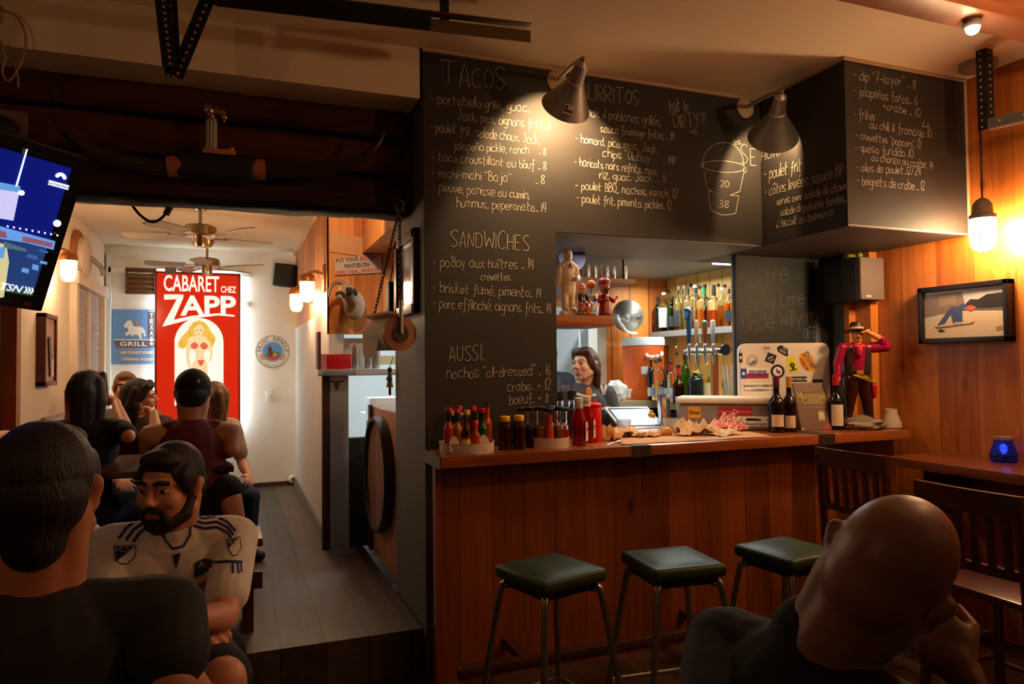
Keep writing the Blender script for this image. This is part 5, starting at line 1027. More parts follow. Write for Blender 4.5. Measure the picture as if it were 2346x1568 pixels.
hot(1085, 931, -.05, 20, 'dark sauce bottle with a red cap behind the squeeze bottle', S1, glass=SD, cap=CAPR, caph=.12, **kw)
hot(1089, 963, .07, 22, 'short orange sauce bottle with a red cap at the front right', S1, glass=SO, cap=M('cap_bright_red', rgb(220, 40, 20), .4), caph=.2, **kw)
hot(1104, 936, .01, 26, 'green hot sauce bottle with a red cap', S1, glass=SG_, cap=CAPR, caph=.1, foil=(GF, .2), **kw)
hot(1116, 920, -.04, 22, 'tall orange sauce bottle with a black tip at the right rim', S1, glass=SO, cap=CAPB, caph=.12, capr=.007, **kw)
for px, py, l in ((1041, 1002, 'pale paper packet standing by the leftmost sauce bottles'), (1109, 1002, 'pale paper packet standing before the green sauce bottle')):
    p = atY(px, py, ta.y-.08); o = MB(frame((p.x, p.y, CZ+.05), (1, 0, 0), (0, .25, 1))).prism([(-.026, -.04), (.026, -.04), (.024, .01), (.008, .034), (-.008, .034), (-.024, .01)], -.002, .002).build('paper_packet', CREAM); tag(o, l, 'packet', S1)
S2 = 'bottles in the right sauce tin'
for px, pt, off, wp, s, f, l in ((1198, 934, -.02, 20, SD, .4, 'dark sauce bottle at the left of the right tin'), (1214, 933, .02, 20, SD, .45, 'dark red sauce bottle second from the left in the right tin'), (1238, 932, .03, 23, ST, .5, 'wide tan sauce bottle left of the bright orange one'), (1257, 935, .05, 23, M('sauce_bright', rgb(220, 76, 24), .3), .82, 'bright orange sauce bottle at the front of the right tin'), (1270, 933, .0, 20, ST, .5, 'tan sauce bottle right of the bright orange one'), (1282, 932, .03, 20, ST, .4, 'narrow tan sauce bottle near the right rim'), (1293, 934, .02, 22, SR, .42, 'red sauce bottle at the right rim of the right tin'), (1226, 931, -.05, 20, SD, .5, 'rear dark bottle between tan and red in the right tin'), (1262, 930, -.06, 20, ST, .5, 'rear bottle behind the bright orange one')):
    hot(px, pt, off, wp, l, S2, glass=G_CLEAR, liquid=s, fill=f, cap=CAPB, caph=.1, capr=wp*.52*mpp(tc), name='sauce_bottle', body=.46, nr=.74, seg=16)
# squat jars between the tins
for px, py, top, wp, col, l in ((1142, 1022, 958, 20, 'white', 'small silver lidded jar behind the yellow capped jars'), (1158, 1031, 954, 31, 'y', 'dark sauce jar with a yellow cap, left of the pair'), (1190, 1030, 952, 31, 'y', 'dark sauce jar with a yellow cap, right of the pair')):
    p = on_counter(px, py); m = mpp(p); h = (py-top)*m; r = wp/2*m; t = thing('sauce_jar', l, 'jar', p, 0, 'jars between the two tins'); T = Matrix.Translation(p)
    MB().lathe([(r*.9, 0), (r, .006), (r*1.03, h*.3), (r*.86, h*.46), (r*.95, h*.6), (r*.92, h*.72), (r*.66, h*.83), (r*.66, h*.88)], 26, T).build('jar', SD if col == 'y' else M('jar_blue', rgb(70, 80, 120), .3), t)
    MB().lathe([(r*.74, h*.84), (r*.76, h*.98), (r*.7, h)], 26, T).build('lid', CAPY if col == 'y' else DULLST, t)
# ketchup
KG = M('ketchup_glass', rgb(140, 12, 8), .1); KL = M('ketchup_label', rgb(232, 220, 196), .6)
for px, py, top, wp, l in ((1327, 1021, 912, 36, 'ketchup bottle nearest the edge of the bar'), (1346, 1014, 908, 33, 'ketchup bottle with a keystone label behind the first one')):
    p = on_counter(px, py); m = mpp(p); h = (py-top)*m; r = wp/2*m; T = Matrix.Translation(p); t = thing('ketchup_bottle', l, 'bottle', p, 0, 'ketchup bottles')
    MB().lathe([(r*.9, 0), (r, .005), (r, h*.48), (r*.92, h*.56), (r*.5, h*.76), (r*.46, h*.9)], 8, T).build('glass', KG, t); MB().lathe([(r*.5, h*.78), (r*.48, h*.9)], 16, T).build('neck_label', KL, t); MB().lathe([(r*.56, h*.9), (r*.56, h*.99), (r*.5, h)], 16, T).build('cap', M('ketchup_cap', rgb(226, 216, 200), .4), t)
    Tl = frame(p+Vector((r*.72, -r*.72, h*.3)), (.7, .7, 0), (0, 0, 1)); b = MB(Tl); b.m = 0; b.prism([(-r*.5, -h*.2), (r*.5, -h*.2), (r*.5, h*.1), (r*.32, h*.2), (-r*.32, h*.2), (-r*.5, h*.1)], r*.0, r*.04); b.m = 1; b.prism(disc(r*.2, 12), r*.04, r*.06); b.text('HEINZ', r*.3, Matrix.Translation((0, h*.04, r*.06)), .0005, bold=.02); b.build('front_label', [KL, SR], t, smooth=False)
for px, py, top, l in ((1285, 1000, 898, 'sauce bottle with a black cap and chrome pourer behind the right tin'), (1311, 1004, 895, 'second sauce bottle with a chrome pourer beside the ketchup')):
    p = on_counter(px, py); m = mpp(p); bottle(base=p, h=(py-top)*m, r=12*m, name='pump_bottle', label=l, group='pourer bottles', glass=G_CLEAR, liquid=SD, fill=.6, cap=CAPB, caph=.2, capr=11*m, pour=True, body=.55, nr=.6)
for px, py, top, wp, l in ((1364, 1012, 915, 30, 'red squeeze bottle nearest the crumpled papers'), (1352, 1006, 914, 26, 'red squeeze bottle half behind the ketchup')):
    p = on_counter(px, py); m = mpp(p); h = (py-top)*m; r = wp/2*m; T = Matrix.Translation(p); t = thing('squeeze_bottle', l, 'bottle', p, 0, 'red squeeze bottles'); RP = M('squeeze_red', rgb(214, 12, 10), .4)
    MB().lathe([(r*.95, 0), (r, .004), (r*.97, h*.8), (r*.9, h*.82)], 24, T).build('bottle', RP, t); MB().lathe([(r*.99, h*.8), (r*.99, h*.88), (r*.8, h*.9), (r*.3, h*.92), (r*.12, h)], 20, T).build('nozzle_cap', RP, t)
p = on_counter(1350, 1000); t = thing('wooden_spoon', 'wooden spoon standing upright behind the ketchup in a small pot', 'spoon', p); m = mpp(p)
MB().cap(p+Vector((0, 0, .03)), p+Vector((0, 0, 80*m)), .005).build('handle', M('spoon_wood', rgb(206, 140, 80), .6), t); MB().ell(p+Vector((0, 0, 98*m)), (8.5*m, .006, 15*m)).build('bowl', M('spoon_wood', (0, 0, 0)), t); MB().lathe([(.02, 0), (.024, .08), (.021, .08), (.018, .004), (.001, .004)], 18, Matrix.Translation(p)).build('pot', BLACK, t)
p = on_counter(1325, 985); tag(MB().lathe([(.03, 0), (.035, .15), (.036, .155), (.02, .17)], 20, Matrix.Translation(p)).build('lidded_cup', M('cup_dark', rgb(40, 30, 26), .4)), 'dark lidded cup behind the ketchup bottles', 'cup')
# kraft paper liner with leftovers
KR = M('kraft_paper', rgb(204, 150, 96), .8, noise_amt=.08, scale=14); WX = M('pale_paper', rgb(226, 196, 158), .75, noise_amt=.05)
c = [atZ(x, y, CZ+.002) for x, y in ((1425, 1020), (1770, 1001), (1700, 985), (1400, 996))]
b = MB()
def bil(u, v): p = (c[0]*(1-u)+c[1]*u)*(1-v)+(c[3]*(1-u)+c[2]*u)*v; return (p.x, p.y, CZ+.003+.003*noise.noise((p.x*9, p.y*9, 1)))
b.grid(40, 14, bil)
t = b.build('paper_liner', KR); sm = t.modifiers.new('s', 'SOLIDIFY'); sm.thickness = .001; tag(t, 'flat brown paper liner under the leftovers on the bar', 'paper')
def sheet(px, py, w, d, h, seed, mat, name, label, cat, rz=0, fold=1.0, group=None):
    p = atZ(px, py, CZ); b = MB(Matrix.Translation((p.x, p.y, CZ+.004)) @ Matrix.Rotation(rz, 4, 'Z'))
    def fn(u, v):
        x, y = (u-.5)*w, (v-.5)*d; k = 1-abs(2*u-1)**2.2*.5; z = h*.8*max(0, (.42+.75*noise.noise((u*2.0+seed, v*2.0, seed))+.55*noise.noise((u*5, v*5+seed, 0))+.3*noise.noise((u*11+seed, v*11, 3))))*(1-abs(2*v-1)**3*.6)*k
        return (x+.015*noise.noise((u*4, v*4, seed+5)), y+.015*noise.noise((u*4, v*4, seed+9)), z)
    b.grid(26, 22, fn); o = b.build(name, mat, smooth=False); s = o.modifiers.new('s', 'SOLIDIFY'); s.thickness = .0012; return tag(o, label, cat, group)
G3 = 'crumpled papers on the bar'
sheet(1590, 998, .22, .16, .17, 2.1, WX, 'crumpled_paper', 'large peaked sheet of pale crumpled paper beside the bread roll', 'paper', -.2, group=G3)
sheet(1655, 998, .2, .13, .05, 5.2, WX, 'crumpled_paper', 'low sheet of crumpled pale paper under the checked wrapper', 'paper', .3, group=G3)
sheet(1425, 1002, .2, .16, .10, 8.3, WX, 'crumpled_paper', 'crumpled paper around the foil lump at the left of the leftovers', 'paper', .1, group=G3)
sheet(1395, 1008, .1, .12, .12, 3.7, KR, 'crumpled_paper', 'curled brown paper edge beside the red squeeze bottle', 'paper', .9, group=G3)
sheet(1492, 1001, .13, .1, .045, 12.3, KR, 'crumpled_paper', 'torn brown paper scraps in the middle of the liner', 'paper', .5, group=G3)
m = M('checked_paper', rgb(230, 200, 190), .7); nt = m.node_tree; ck = nt.nodes.new('ShaderNodeTexChecker'); ck.inputs['Scale'].default_value = 90; ck.inputs['Color1'].default_value = (*rgb(206, 60, 70), 1); ck.inputs['Color2'].default_value = (*rgb(232, 210, 196), 1); tcn = nt.nodes.new('ShaderNodeTexCoord'); nt.links.new(tcn.outputs['Object'], ck.inputs['Vector']); nt.links.new(ck.outputs[0], nt.nodes['Principled BSDF'].inputs['Base Color'])
sheet(1668, 988, .2, .13, .15, 21.0, m, 'checked_wrapper', 'red and white checked wrapper crumpled before the stickered chest', 'wrapper', -.3)
def lump(px, py, r, seed, mat, name, label, cat, amp=.35):
    p = atZ(px, py, CZ); o = crumple(seed, r, amp=amp).build(name, mat, angle=25); o.location = (p.x, p.y, CZ+r[2]*.85); return tag(o, label, cat)
lump(1406, 1000, (.045, .04, .024), 4, M('foil', rgb(190, 170, 150), .22, .9), 'foil_lump', 'crumpled ball of foil at the left of the leftovers', 'foil')
lump(1527, 999, (.036, .03, .027), 7, M('bread', rgb(214, 150, 74), .7, noise_amt=.2, scale=30), 'bread_roll', 'half eaten bread roll on the paper liner', 'bread', .12)
lump(1468, 1004, (.03, .025, .014), 9, M('crust', rgb(140, 84, 44), .7), 'meat_scrap', 'brown scraps of meat left of the bread roll', 'scraps', .4)
p = atZ(1390, 1021, CZ+.003); q = atZ(1424, 1008, CZ+.012); t = thing('fork', 'steel fork lying at the left end of the paper liner', 'fork', p); MB().cap(p, p.lerp(q, .6), .004, .003).build('handle', CHROME, t); d = (q-p).normalized(); s_ = Vector((d.y, -d.x, 0)); b = MB(); [b.cap(p.lerp(q, .6)+s_*k*.004, q+s_*k*.005, .0014) for k in (-1, 0, 1)]; b.build('tines', CHROME, t)
for px, py, top, wp, l in ((1429, 992, 962, 34, 'short clear tumbler before the tablet'), (1537, 991, 959, 36, 'short clear tumbler behind the bread roll')):
    p = on_counter(px, py); m_ = mpp(p); h = (py-top)*m_; r = wp/2*m_; t = thing('tumbler', l, 'glass', p, 0, 'tumblers on the bar'); MB().lathe([(r*.84, 0), (r*.86, .004), (r, h), (r*.95, h), (r*.8, h*.2), (.001, h*.18)], 28, Matrix.Translation(p)).build('glass', M('tumbler_glass', (.86, .86, .86), .12, trans=.8, ior=1.3), t); MB().lathe([(r*.79, h*.2), (r*.86, h*.42), (.001, h*.42)], 24, Matrix.Translation(p)).build('drink', L_YEL if px > 1500 else L_CLEAR, t)
# steel shaker, plastic cup and yellow jar standing further back
p = on_counter(1522, 978); m_ = mpp(p); t = thing('shaker_tin', 'tall steel shaker tin beside the clear plastic cup', 'shaker', p); h = 73*m_; MB().lathe([(12*m_, 0), (13*m_, .004), (16*m_, h), (15.5*m_, h), (12*m_, .01), (.001, .01)], 28, Matrix.Translation(p)).build('tin', CHROME, t)
p = on_counter(1565, 975); m_ = mpp(p); h = 66*m_; tag(MB().lathe([(12*m_, 0), (12.5*m_, .003), (17*m_, h), (16.6*m_, h), (12*m_, .006), (.001, .006)], 28, Matrix.Translation(p)).build('plastic_cup', M('cloudy_plastic', (.9, .88, .86), .25, trans=.85, ior=1.1)), 'tall clear plastic cup before the stickered chest', 'cup')
p = on_counter(1493, 976); m_ = mpp(p); bottle(base=p, h=36*m_, r=9*m_, name='honey_jar', label='small yellow squeeze jar beside the tablet', glass=M('honey', rgb(220, 150, 40), .3), cap=CAPY, caph=.15, body=.7)
# tablet till
q = [atY(x, y, 3.98 if y > 960 else 4.15) for x, y in ((1396, 975), (1502, 972), (1503, 943), (1413, 936))]
cc = (q[0]+q[1]+q[2]+q[3])/4; Tt = frame(cc, q[1]-q[0], q[3]-q[0]); t = thing('tablet_till', 'white framed tablet till leaning behind the bar', 'tablet', cc)
w_, h_ = (q[1]-q[0]).length*.97, (q[3]-q[0]).length*1.05
MB(Tt).box((0, 0, -.006), (w_, h_, .012), bev=.005).build('frame', WHITEP, t); MB(Tt).prism(rrect(w_*.9, h_*.84, .004), .0, .001).build('bezel', BLACKG, t, smooth=False); MB(Tt).prism(rrect(w_*.84, h_*.74, .002), .001, .0015).build('screen', M('tablet_screen', rgb(190, 206, 226), .3, emit=.35, emitc=rgb(190, 206, 226)), t, smooth=False)
MB().tube([cc+Vector((0, .0, -.02)), cc+Vector((0, .09, -.1)), (cc.x, cc.y+.1, 1.0)], .015, 8).build('stand', BLACK, t)
t = thing('till_shelf', 'lower dark work shelf behind the bar holding the tablet', 'shelf', (2.3, 4.05, .98)); MB().bx(1.65, 2.55, 3.905, 4.05, .96, .985).build('board', DARKW, t, smooth=False); MB().bx(1.7, 2.5, 3.91, 4.04, 0, .96).build('cabinet', BLACK, t, smooth=False)
# ------------------------------------------------------------------ stickered chest, lid, wine, book, cowboy
P0 = Vector((2.585, 3.80, CZ)); P1 = Vector((3.0, 3.43, CZ)); fx = (P1-P0).normalized(); fw = (P1-P0).length; fn_ = Vector((fx.y, -fx.x, 0)); fn_ = fn_ if fn_.dot(Vector((-1, -1, 0))) > 0 else -fn_
t = thing('ice_chest', 'grey ice chest covered with beer stickers on the bar', 'ice chest', (P0+P1)/2)
ch = .178; Tf = frame(P0, fx, (0, 0, 1)); bk = -fn_*.20
Tc = frame((P0+P1)/2+bk/2, fx, Vector((0, 0, 1)).cross(fx))
MB(Tc).box((0, 0, ch/2-.01), (fw, .20, ch-.02), bev=.02).build('body', M('chest_grey', rgb(132, 122, 120), .45), t)
MB(Tc).box((0, 0, ch+.002), (fw+.03, .23, .042), bev=.016, seg=3).build('rim', Wm(214, 204, 192, .35), t)
def sticker(parent, T, w, h, x, y, bgm, items, name='sticker', shape=None, rot=0, label=None):
    b = MB(T @ Matrix.Translation((x, y, .0)) @ Matrix.Rotation(rot, 4, 'Z')); mats = [bgm]
    b.prism(shape or rrect(w, h, min(w, h)*.08), 0, .0008)
    for it in items:
        kind, mt = it[0], it[1]
        if mt not in mats: mats.append(mt)
        b.m = mats.index(mt)
        if kind == 'text': _, _, s, sz, tx, ty_, sxx, bo = it; b.text(s, sz, Matrix.Translation((tx, ty_, .0024)), .0003, sx=sxx, bold=bo)
        else: b.prism([(px_+0, py_+0) for px_, py_ in it[2]], .0008, .0011+.0001*len(mats))
    o = b.build(name, mats, parent, smooth=False)
    if label: o['label'] = label
    return o
INK = Wm(30, 26, 26); WHT = Wm(236, 232, 224); REDI = Wm(178, 36, 52); BLUI = Wm(44, 66, 160); AMBI = Wm(226, 156, 40); YELI = Wm(226, 214, 40)
Tf = frame(P0+fn_*.001, fx, (0, 0, 1))
W_ = fw
sticker(t, Tf, .075, .07, W_*.17, .105, AMBI, [('text', INK, 'Shiner', .034, 0, -.011, .75, .01)], label='amber Shiner sticker')
sticker(t, Tf, .2, .06, W_*.60, .112, REDI, [('text', Wm(230, 180, 180), 'THE NATIONAL', .013, -.055, -.004, .9, .01), ('text', Wm(230, 180, 180), 'BEER OF TEXAS', .013, .055, -.004, .9, .01), ('p', Wm(230, 190, 180), disc(.015, 20)), ('p', REDI, disc(.010, 16)), ('p', Wm(230, 190, 180), star(.008))], label='red national beer sticker')
sticker(t, Tf, .2, .062, W_*.80, .055, WHT, [('text', INK, 'COME AND TAKE IT', .021, 0, -.023, .9, .006), ('p', INK, [(-.05, .008), (-.045, .02), (.02, .018), (.04, .012), (.04, .006), (-.04, .004)]), ('p', INK, [(x-.075, y+.012) for x, y in star(.008)]), ('p', INK, [(x+.075, y+.012) for x, y in star(.008)])], label='white cannon sticker')
sticker(t, Tf, .03, .05, W_*.965, .1, INK, [('p', AMBI, rrect(.02, .035, .003))])
# upright white lid with stickers
def lidpt(x, y): return atD(x, y, 4.49)
c0, c1, c2 = lidpt(1697, 980), lidpt(1905, 972), lidpt(1697, 800)
lx = (c1-c0).normalized(); lx = Vector((lx.x, lx.y, 0)).normalized(); lw = (c1-c0).length; lh = lidpt(1900, 786).z-CZ
org = Vector((c0.x, c0.y, CZ+.002)); lz_ = Vector((0, 0, 1)); ln = lx.cross(lz_); ln = ln if ln.dot(Vector((-1, -1, 0))) > 0 else -ln
Tl = frame(org+lx*lw/2+lz_*lh/2, lx, lz_) if lx.cross(lz_).dot(ln) > 0 else frame(org+lx*lw/2+lz_*lh/2, lx, lz_)
t = thing('cooler_lid', 'white cooler lid plastered with stickers standing on the bar', 'cooler lid', org+lx*lw/2)
b = MB(Tl); b.prism(rrect(lw, lh, .05, 8), -.05, -.008); b.prism(rrect(lw-.018, lh-.018, .045, 8), -.008, -.001); b.prism(rrect(lw-.03, lh-.03, .04, 8), -.001, 0); b.build('lid', Wm(224, 212, 200, .3), t, angle=50)
s2 = lambda X, Y_: ((X-1801)/208*lw, (883-Y_)/190*lh)
def S_(X, Y_): return s2(X, Y_)
x, y = S_(1731, 856); sticker(t, Tl, .178, .064, x, y, WHT, [('p', BLUI, [(-.088, -.031), (-.05, -.031), (-.05, .031), (-.088, .031)]), ('p', REDI, [(-.05, -.031), (.088, -.031), (.088, 0), (-.05, 0)]), ('p', WHT, [(a-.069, c_) for a, c_ in star(.016)]), ('text', BLUI, 'SEGEDE', .05, .02, -.016, .66, .02)], label='flag coloured SEGEDE sticker')
x, y = S_(1744, 889); sticker(t, Tl, .19, .06, x, y, WHT, [('text', INK, "EVERYBODY'S SOMEBODY", .018, -.01, .008, .9, .006), ('text', INK, '1 in LUCKENBACH, Texas', .02, .0, -.02, .95, .006)], label='Luckenbach sticker')
x, y = S_(1853, 831); sticker(t, Tl, 0, 0, x, y, AMBI, [('text', Wm(110, 90, 110), 'Shiner', .058, 0, .0, .8, .015), ('text', REDI, 'PREMIUM', .026, 0, -.034, .8, .012)], shape=disc(1, 32, .066, .046), rot=-1.0, label='amber oval Shiner sticker')
x, y = S_(1818, 838); sticker(t, Tl, .06, .1, x, y, YELI, [('text', INK, 'SUBURBIA', .014, 0, -.035, .7, .01), ('p', INK, disc(.016, 12)), ('p', YELI, disc(.009, 12)), ('p', INK, [(-.007, -.03), (.007, -.03), (.007, -.004), (-.007, -.004)])], rot=.25, label='yellow ticket sticker')
x, y = S_(1798, 805); sticker(t, Tl, .08, .05, x, y, INK, [('text', WHT, 'THE', .014, 0, .008, .8, .01), ('text', WHT, 'EAGLE', .018, 0, -.012, .8, .01)], shape=[(-.045, .0), (-.03, .024), (.02, .022), (.045, -.02), (.02, -.024), (-.03, -.02)], rot=-.5)
x, y = S_(1769, 822); sticker(t, Tl, .06, .06, x, y, INK, [('text', WHT, 'Jester', .02, 0, .0, .8, .006), ('text', WHT, 'KING', .014, 0, -.018, .8, .006)], shape=[(0, .042), (.042, 0), (0, -.042), (-.042, 0)], rot=.4)
x, y = S_(1726, 827); sticker(t, Tl, .07, .07, x, y, Wm(200, 196, 192), [('p', Wm(120, 112, 112), disc(.033, 24)), ('p', Wm(206, 202, 198), disc(.029, 24)), ('p', Wm(110, 104, 104), [(-.028, -.008), (-.01, -.016), (.0, -.004), (.026, .006), (.02, -.02), (-.01, -.027)])], shape=disc(.036, 28))
x, y = S_(1784, 852); sticker(t, Tl, 0, 0, x, y, INK, [('p', WHT, disc(.029, 28)), ('p', BLUI, [(-.008, -.006), (-.008, .018), (0, .018), (0, .008), (.006, .006), (0, -.004)]), ('p', REDI, [(.0, -.004), (.006, .006), (.02, .002), (.018, -.008), (.008, -.022), (.002, -.012), (-.01, -.006)])], shape=disc(.044, 32), label='round Texas roller sticker')
x, y = S_(1760, 802); sticker(t, Tl, .045, .045, x, y, Wm(196, 190, 196), [('p', REDI, [(-.02, .006), (.02, .006), (.02, .012), (-.02, .012)])], shape=[(-.022, .022), (.022, .022), (.018, -.014), (0, -.024), (-.018, -.014)])
x, y = S_(1833, 870); sticker(t, Tl, .1, .034, x, y, INK, [('text', WHT, 'ESS WAR & BE', .024, 0, -.008, .7, .012)])
x, y = S_(1876, 876); sticker(t, Tl, .065, .03, x, y, INK, [('p', Wm(90, 86, 84), rrect(.04, .01, .004))])
x, y = S_(1700, 820); sticker(t, Tl, .02, .06, x, y, INK, [('p', WHT, rrect(.01, .02, .003))])
# glass of straws
p = atD(1672, 915, 5.0); p.z = BZ
t = thing('straw_glass', 'clear glass of straws standing behind the stickered chest', 'glass', (p.x, p.y, BZ)); MB().lathe([(.034, 0), (.046, .2), (.044, .2), (.028, .006), (.001, .006)], 24, Matrix.Translation(p-Vector((0, 0, .0)))).build('glass', GLASS, t)
b = MB()
for k in range(9): a = k*.7; b.cyl(p+Vector((.015*math.cos(a), .015*math.sin(a), .01)), p+Vector((.06*math.cos(a)+.01, .05*math.sin(a), .29+.02*math.sin(k*3))), .0028, seg=6)
b.build('straws', M('straw_pale', (.7, .74, .7), .3), t)
# wine bottles
WG = M('wine_glass_dark', (.010, .006, .005), .06)
for px, py, top, wp, fc, lab0, l in ((1780, 991, 862, 38, rgb(90, 24, 40), (.11, .32), 'dark wine bottle with a maroon capsule, farthest left of three'), (1809, 990, 863, 33, rgb(200, 130, 50), (.08, .3), 'dark wine bottle with a gold capsule beside the cookbook'), (1917, 985, 858, 36, rgb(190, 20, 30), (.08, .46), 'dark wine bottle with a bright red capsule before the cowboy statue')):
    p = on_counter(px, py); m_ = mpp(p); h = (py-top)*m_; r = wp/2*m_
    t = bottle(base=p, h=h, r=r, name='wine_bottle', label=l, group='wine bottles on the bar', glass=WG, body=.5, nr=.36, cap=M('capsule_%d' % int(px), fc, .4), caph=.2, capr=r*.4)
    lb = MB(); n = 12; dcam = math.atan2(-p.y, -p.x); aw = .75
    q0 = []
    for zz in (lab0[0]*h, lab0[1]*h):
        for k in range(n+1): a = dcam+.15-aw+2*aw*k/n; q0.append((p.x+r*1.015*math.cos(a), p.y+r*1.015*math.sin(a), p.z+zz))
    lb.add(q0, [(k, k+1, n+2+k, n+1+k) for k in range(n)]); lb.build('paper_label', M('wine_label', rgb(226, 206, 176), .7), t)
    if px == 1809: Tq = frame((p.x+r*1.03*math.cos(dcam+.2), p.y+r*1.03*math.sin(dcam+.2), p.z+.12*h), Vector((math.sin(dcam+.2), -math.cos(dcam+.2), 0))*-1, (0, 0, 1)); MB(Tq).box((0, 0, 0), (.022, .006, .001)).build('orange_mark', AMBI, t)
    else:
        s = 'Xavie' if px == 1780 else 'XAVIER'
        dx_ = Vector((-math.sin(dcam+.15), math.cos(dcam+.15), 0)); Tq = frame((p.x+r*1.02*math.cos(dcam+.15), p.y+r*1.02*math.sin(dcam+.15), p.z+(lab0[0]*.4+lab0[1]*.6)*h), dx_, (0, 0, 1))
# cookbook
a = on_counter(1836, 988); c = on_counter(1908, 986); bx_ = (c-a); bw = bx_.length; bh = 112*mpp(a)
tilt = Vector((-.10, .30, 1)).normalized(); Tb = frame(a+Vector((0, .0, .002)), bx_, tilt)
t = thing('cookbook', 'brown Montreal Cooks book propped against the wine bottles', 'book', (a+c)/2)
b = MB(Tb); b.m = 0; b.bx(0, bw, 0, bh, -.022, -.018); b.bx(0, bw, 0, bh, -.002, 0); b.bx(0, .003, 0, bh, -.022, 0); b.build('cover', Wm(112, 84, 66, .5), t, smooth=False)
MB(Tb).bx(.004, bw-.003, .003, bh-.003, -.018, -.002).build('pages', CREAM, t, smooth=False)
b = MB(Tb); b.m = 0; b.text('Montreal', bw*.30, Matrix.Translation((bw*.5, bh*.66, .0006)), .0004, sx=.82, bold=.006); b.text('Cooks', bw*.30, Matrix.Translation((bw*.5, bh*.55, .0006)), .0004, sx=.82, bold=.006); b.m = 1
b.text('A Tasting Menu', bw*.08, Matrix.Translation((bw*.4, bh*.83, .0006)), .0004); b.text('from the city\'s leading chefs', bw*.07, Matrix.Translation((bw*.55, bh*.47, .0006)), .0004)
b.build('title', [Wm(186, 168, 80), Wm(180, 160, 134)], t, smooth=False)
b = MB(Tb); b.m = 0
for k in range(3): b.prism([(bw*(.62+.07*k), bh*.2), (bw*(.66+.07*k), bh*.2), (bw*(.70+.06*k), bh*.34), (bw*(.68+.05*k), bh*.42), (bw*(.63+.06*k), bh*.34)], .0004, .0008)
b.m = 1; b.prism([(bw*.7, .004), (bw*.98, .004), (bw*.98, bh*.1), (bw*.8, bh*.12), (bw*.72, bh*.08)], .0004, .0008); b.m = 2; b.prism([(.004, .004), (bw*.1, .004), (bw*.06, bh*.06), (.004, bh*.05)], .0004, .0008); b.build('cover_art', [Wm(214, 196, 168), Wm(170, 70, 50), Wm(210, 180, 50)], t, smooth=False)
# cowboy statue
q = on_counter(1968, 983); q = Vector((q.x, q.y+.0, CZ)); m_ = mpp(q); SH = 246*m_
t = thing('cowboy_statue', 'painted cowboy statue shading his eyes with one hand at the bar end', 'statue', q)
Tw = Matrix.Translation(q) @ Matrix.Rotation(-.55, 4, 'Z') @ Matrix.Scale(SH/1.0, 4)
mk = lambda: MB(Tw)
CS = M('statue_skin', rgb(206, 130, 80), .35); CV = M('statue_shirt', rgb(146, 20, 60), .22); CH_ = M('statue_brown', rgb(58, 24, 14), .16); CB = M('statue_vest', rgb(52, 34, 24), .35); CK = M('statue_rock', rgb(132, 116, 92), .5, noise_amt=.25, scale=30); CHT = M('statue_hat', rgb(44, 30, 24), .35)
o = crumple(5, (.22, .16, .075), amp=.3).build('rock_base', CK, t); o.matrix_parent_inverse = ID; o.location = (0, 0, .03); o.scale = (SH, SH, SH); o.rotation_euler = (0, 0, -.55)
b = mk()
for s, dx in ((-1, -.075), (1, .075)):
    b.cap((dx*.6, 0, .46), (dx*1.0, -.01, .27), .07, .052); b.cap((dx*1.0, -.01, .27), (dx*1.25, .01, .1), .05, .04)
b.ell((0, 0, .48), (.095, .07, .07)); remesh('trousers', b, CH_, t, .005*SH, 4, local=False)
b = mk()
for dx in (-.094, .094): b.cap((dx, .01, .06), (dx, -.055, .05), .034, .028); b.cap((dx, .01, .07), (dx, .01, .16), .036, .042)
remesh('boots', b, M('statue_boots', rgb(30, 18, 14), .2), t, .006*SH, 3, local=False)
b = mk(); b.cap((0, 0, .53), (0, 0, .72), .085, .095, flat=((0, 1, 0), .7)); b.cap((-.09, 0, .75), (.09, 0, .75), .052)
b.cap((-.13, 0, .755), (-.18, -.01, .6), .05, .04); b.cap((-.18, -.01, .6), (-.185, -.04, .5), .04, .032)
b.cap((.13, 0, .755), (.24, -.02, .765), .052, .052); b.cap((.24, -.02, .765), (.2, -.05, .83), .046, .038); b.ell((0, -.06, .735), (.05, .03, .04)); remesh('shirt', b, CV, t, .005*SH, 3, local=False)
b = mk(); b.cap((-.06, -.0, .53), (-.075, -.01, .75), .055, .045); b.cap((.06, -.0, .53), (.075, -.01, .75), .055, .045); b.cap((0, .04, .54), (0, .035, .74), .08); remesh('vest', b, CB, t, .005*SH, 3, local=False)
b = mk(); b.cap((0, -.005, .78), (0, -.01, .83), .038); b.ell((0, -.012, .87), (.05, .056, .065)); b.ell((0, -.068, .865), (.012, .016, .014)); b.ell((0, -.045, .83), (.03, .022, .022)); b.ell((-.187, -.048, .47), (.025, .025, .04)); b.cap((.2, -.05, .83), (.07, -.075, .9), .03, .022); b.ell((.05, -.08, .905), (.05, .022, .016), (0, -.3, 0))
remesh('body', b, CS, t, .0045*SH, 3, local=False)
b = mk(); b.T = Tw @ Matrix.Translation((0, .0, .9)) @ Matrix.Rotation(-.12, 4, 'X'); b.lathe([(.125, .005), (.13, .012), (.07, .02), (.062, .03), (.058, .075), (.045, .095), (.02, .088), (.001, .085)], 28, flat=.85); b.lathe([(.001, 0), (.125, .005)], 28, flat=.85, caps=False); b.build('hat', CHT, t)
b = mk(); b.T = Tw @ Matrix.Translation((0, .0, .9)) @ Matrix.Rotation(-.12, 4, 'X'); b.lathe([(.064, .024), (.063, .048)], 28, flat=.85, caps=False); b.build('hat_band', M('statue_band', rgb(190, 150, 110), .4), t)
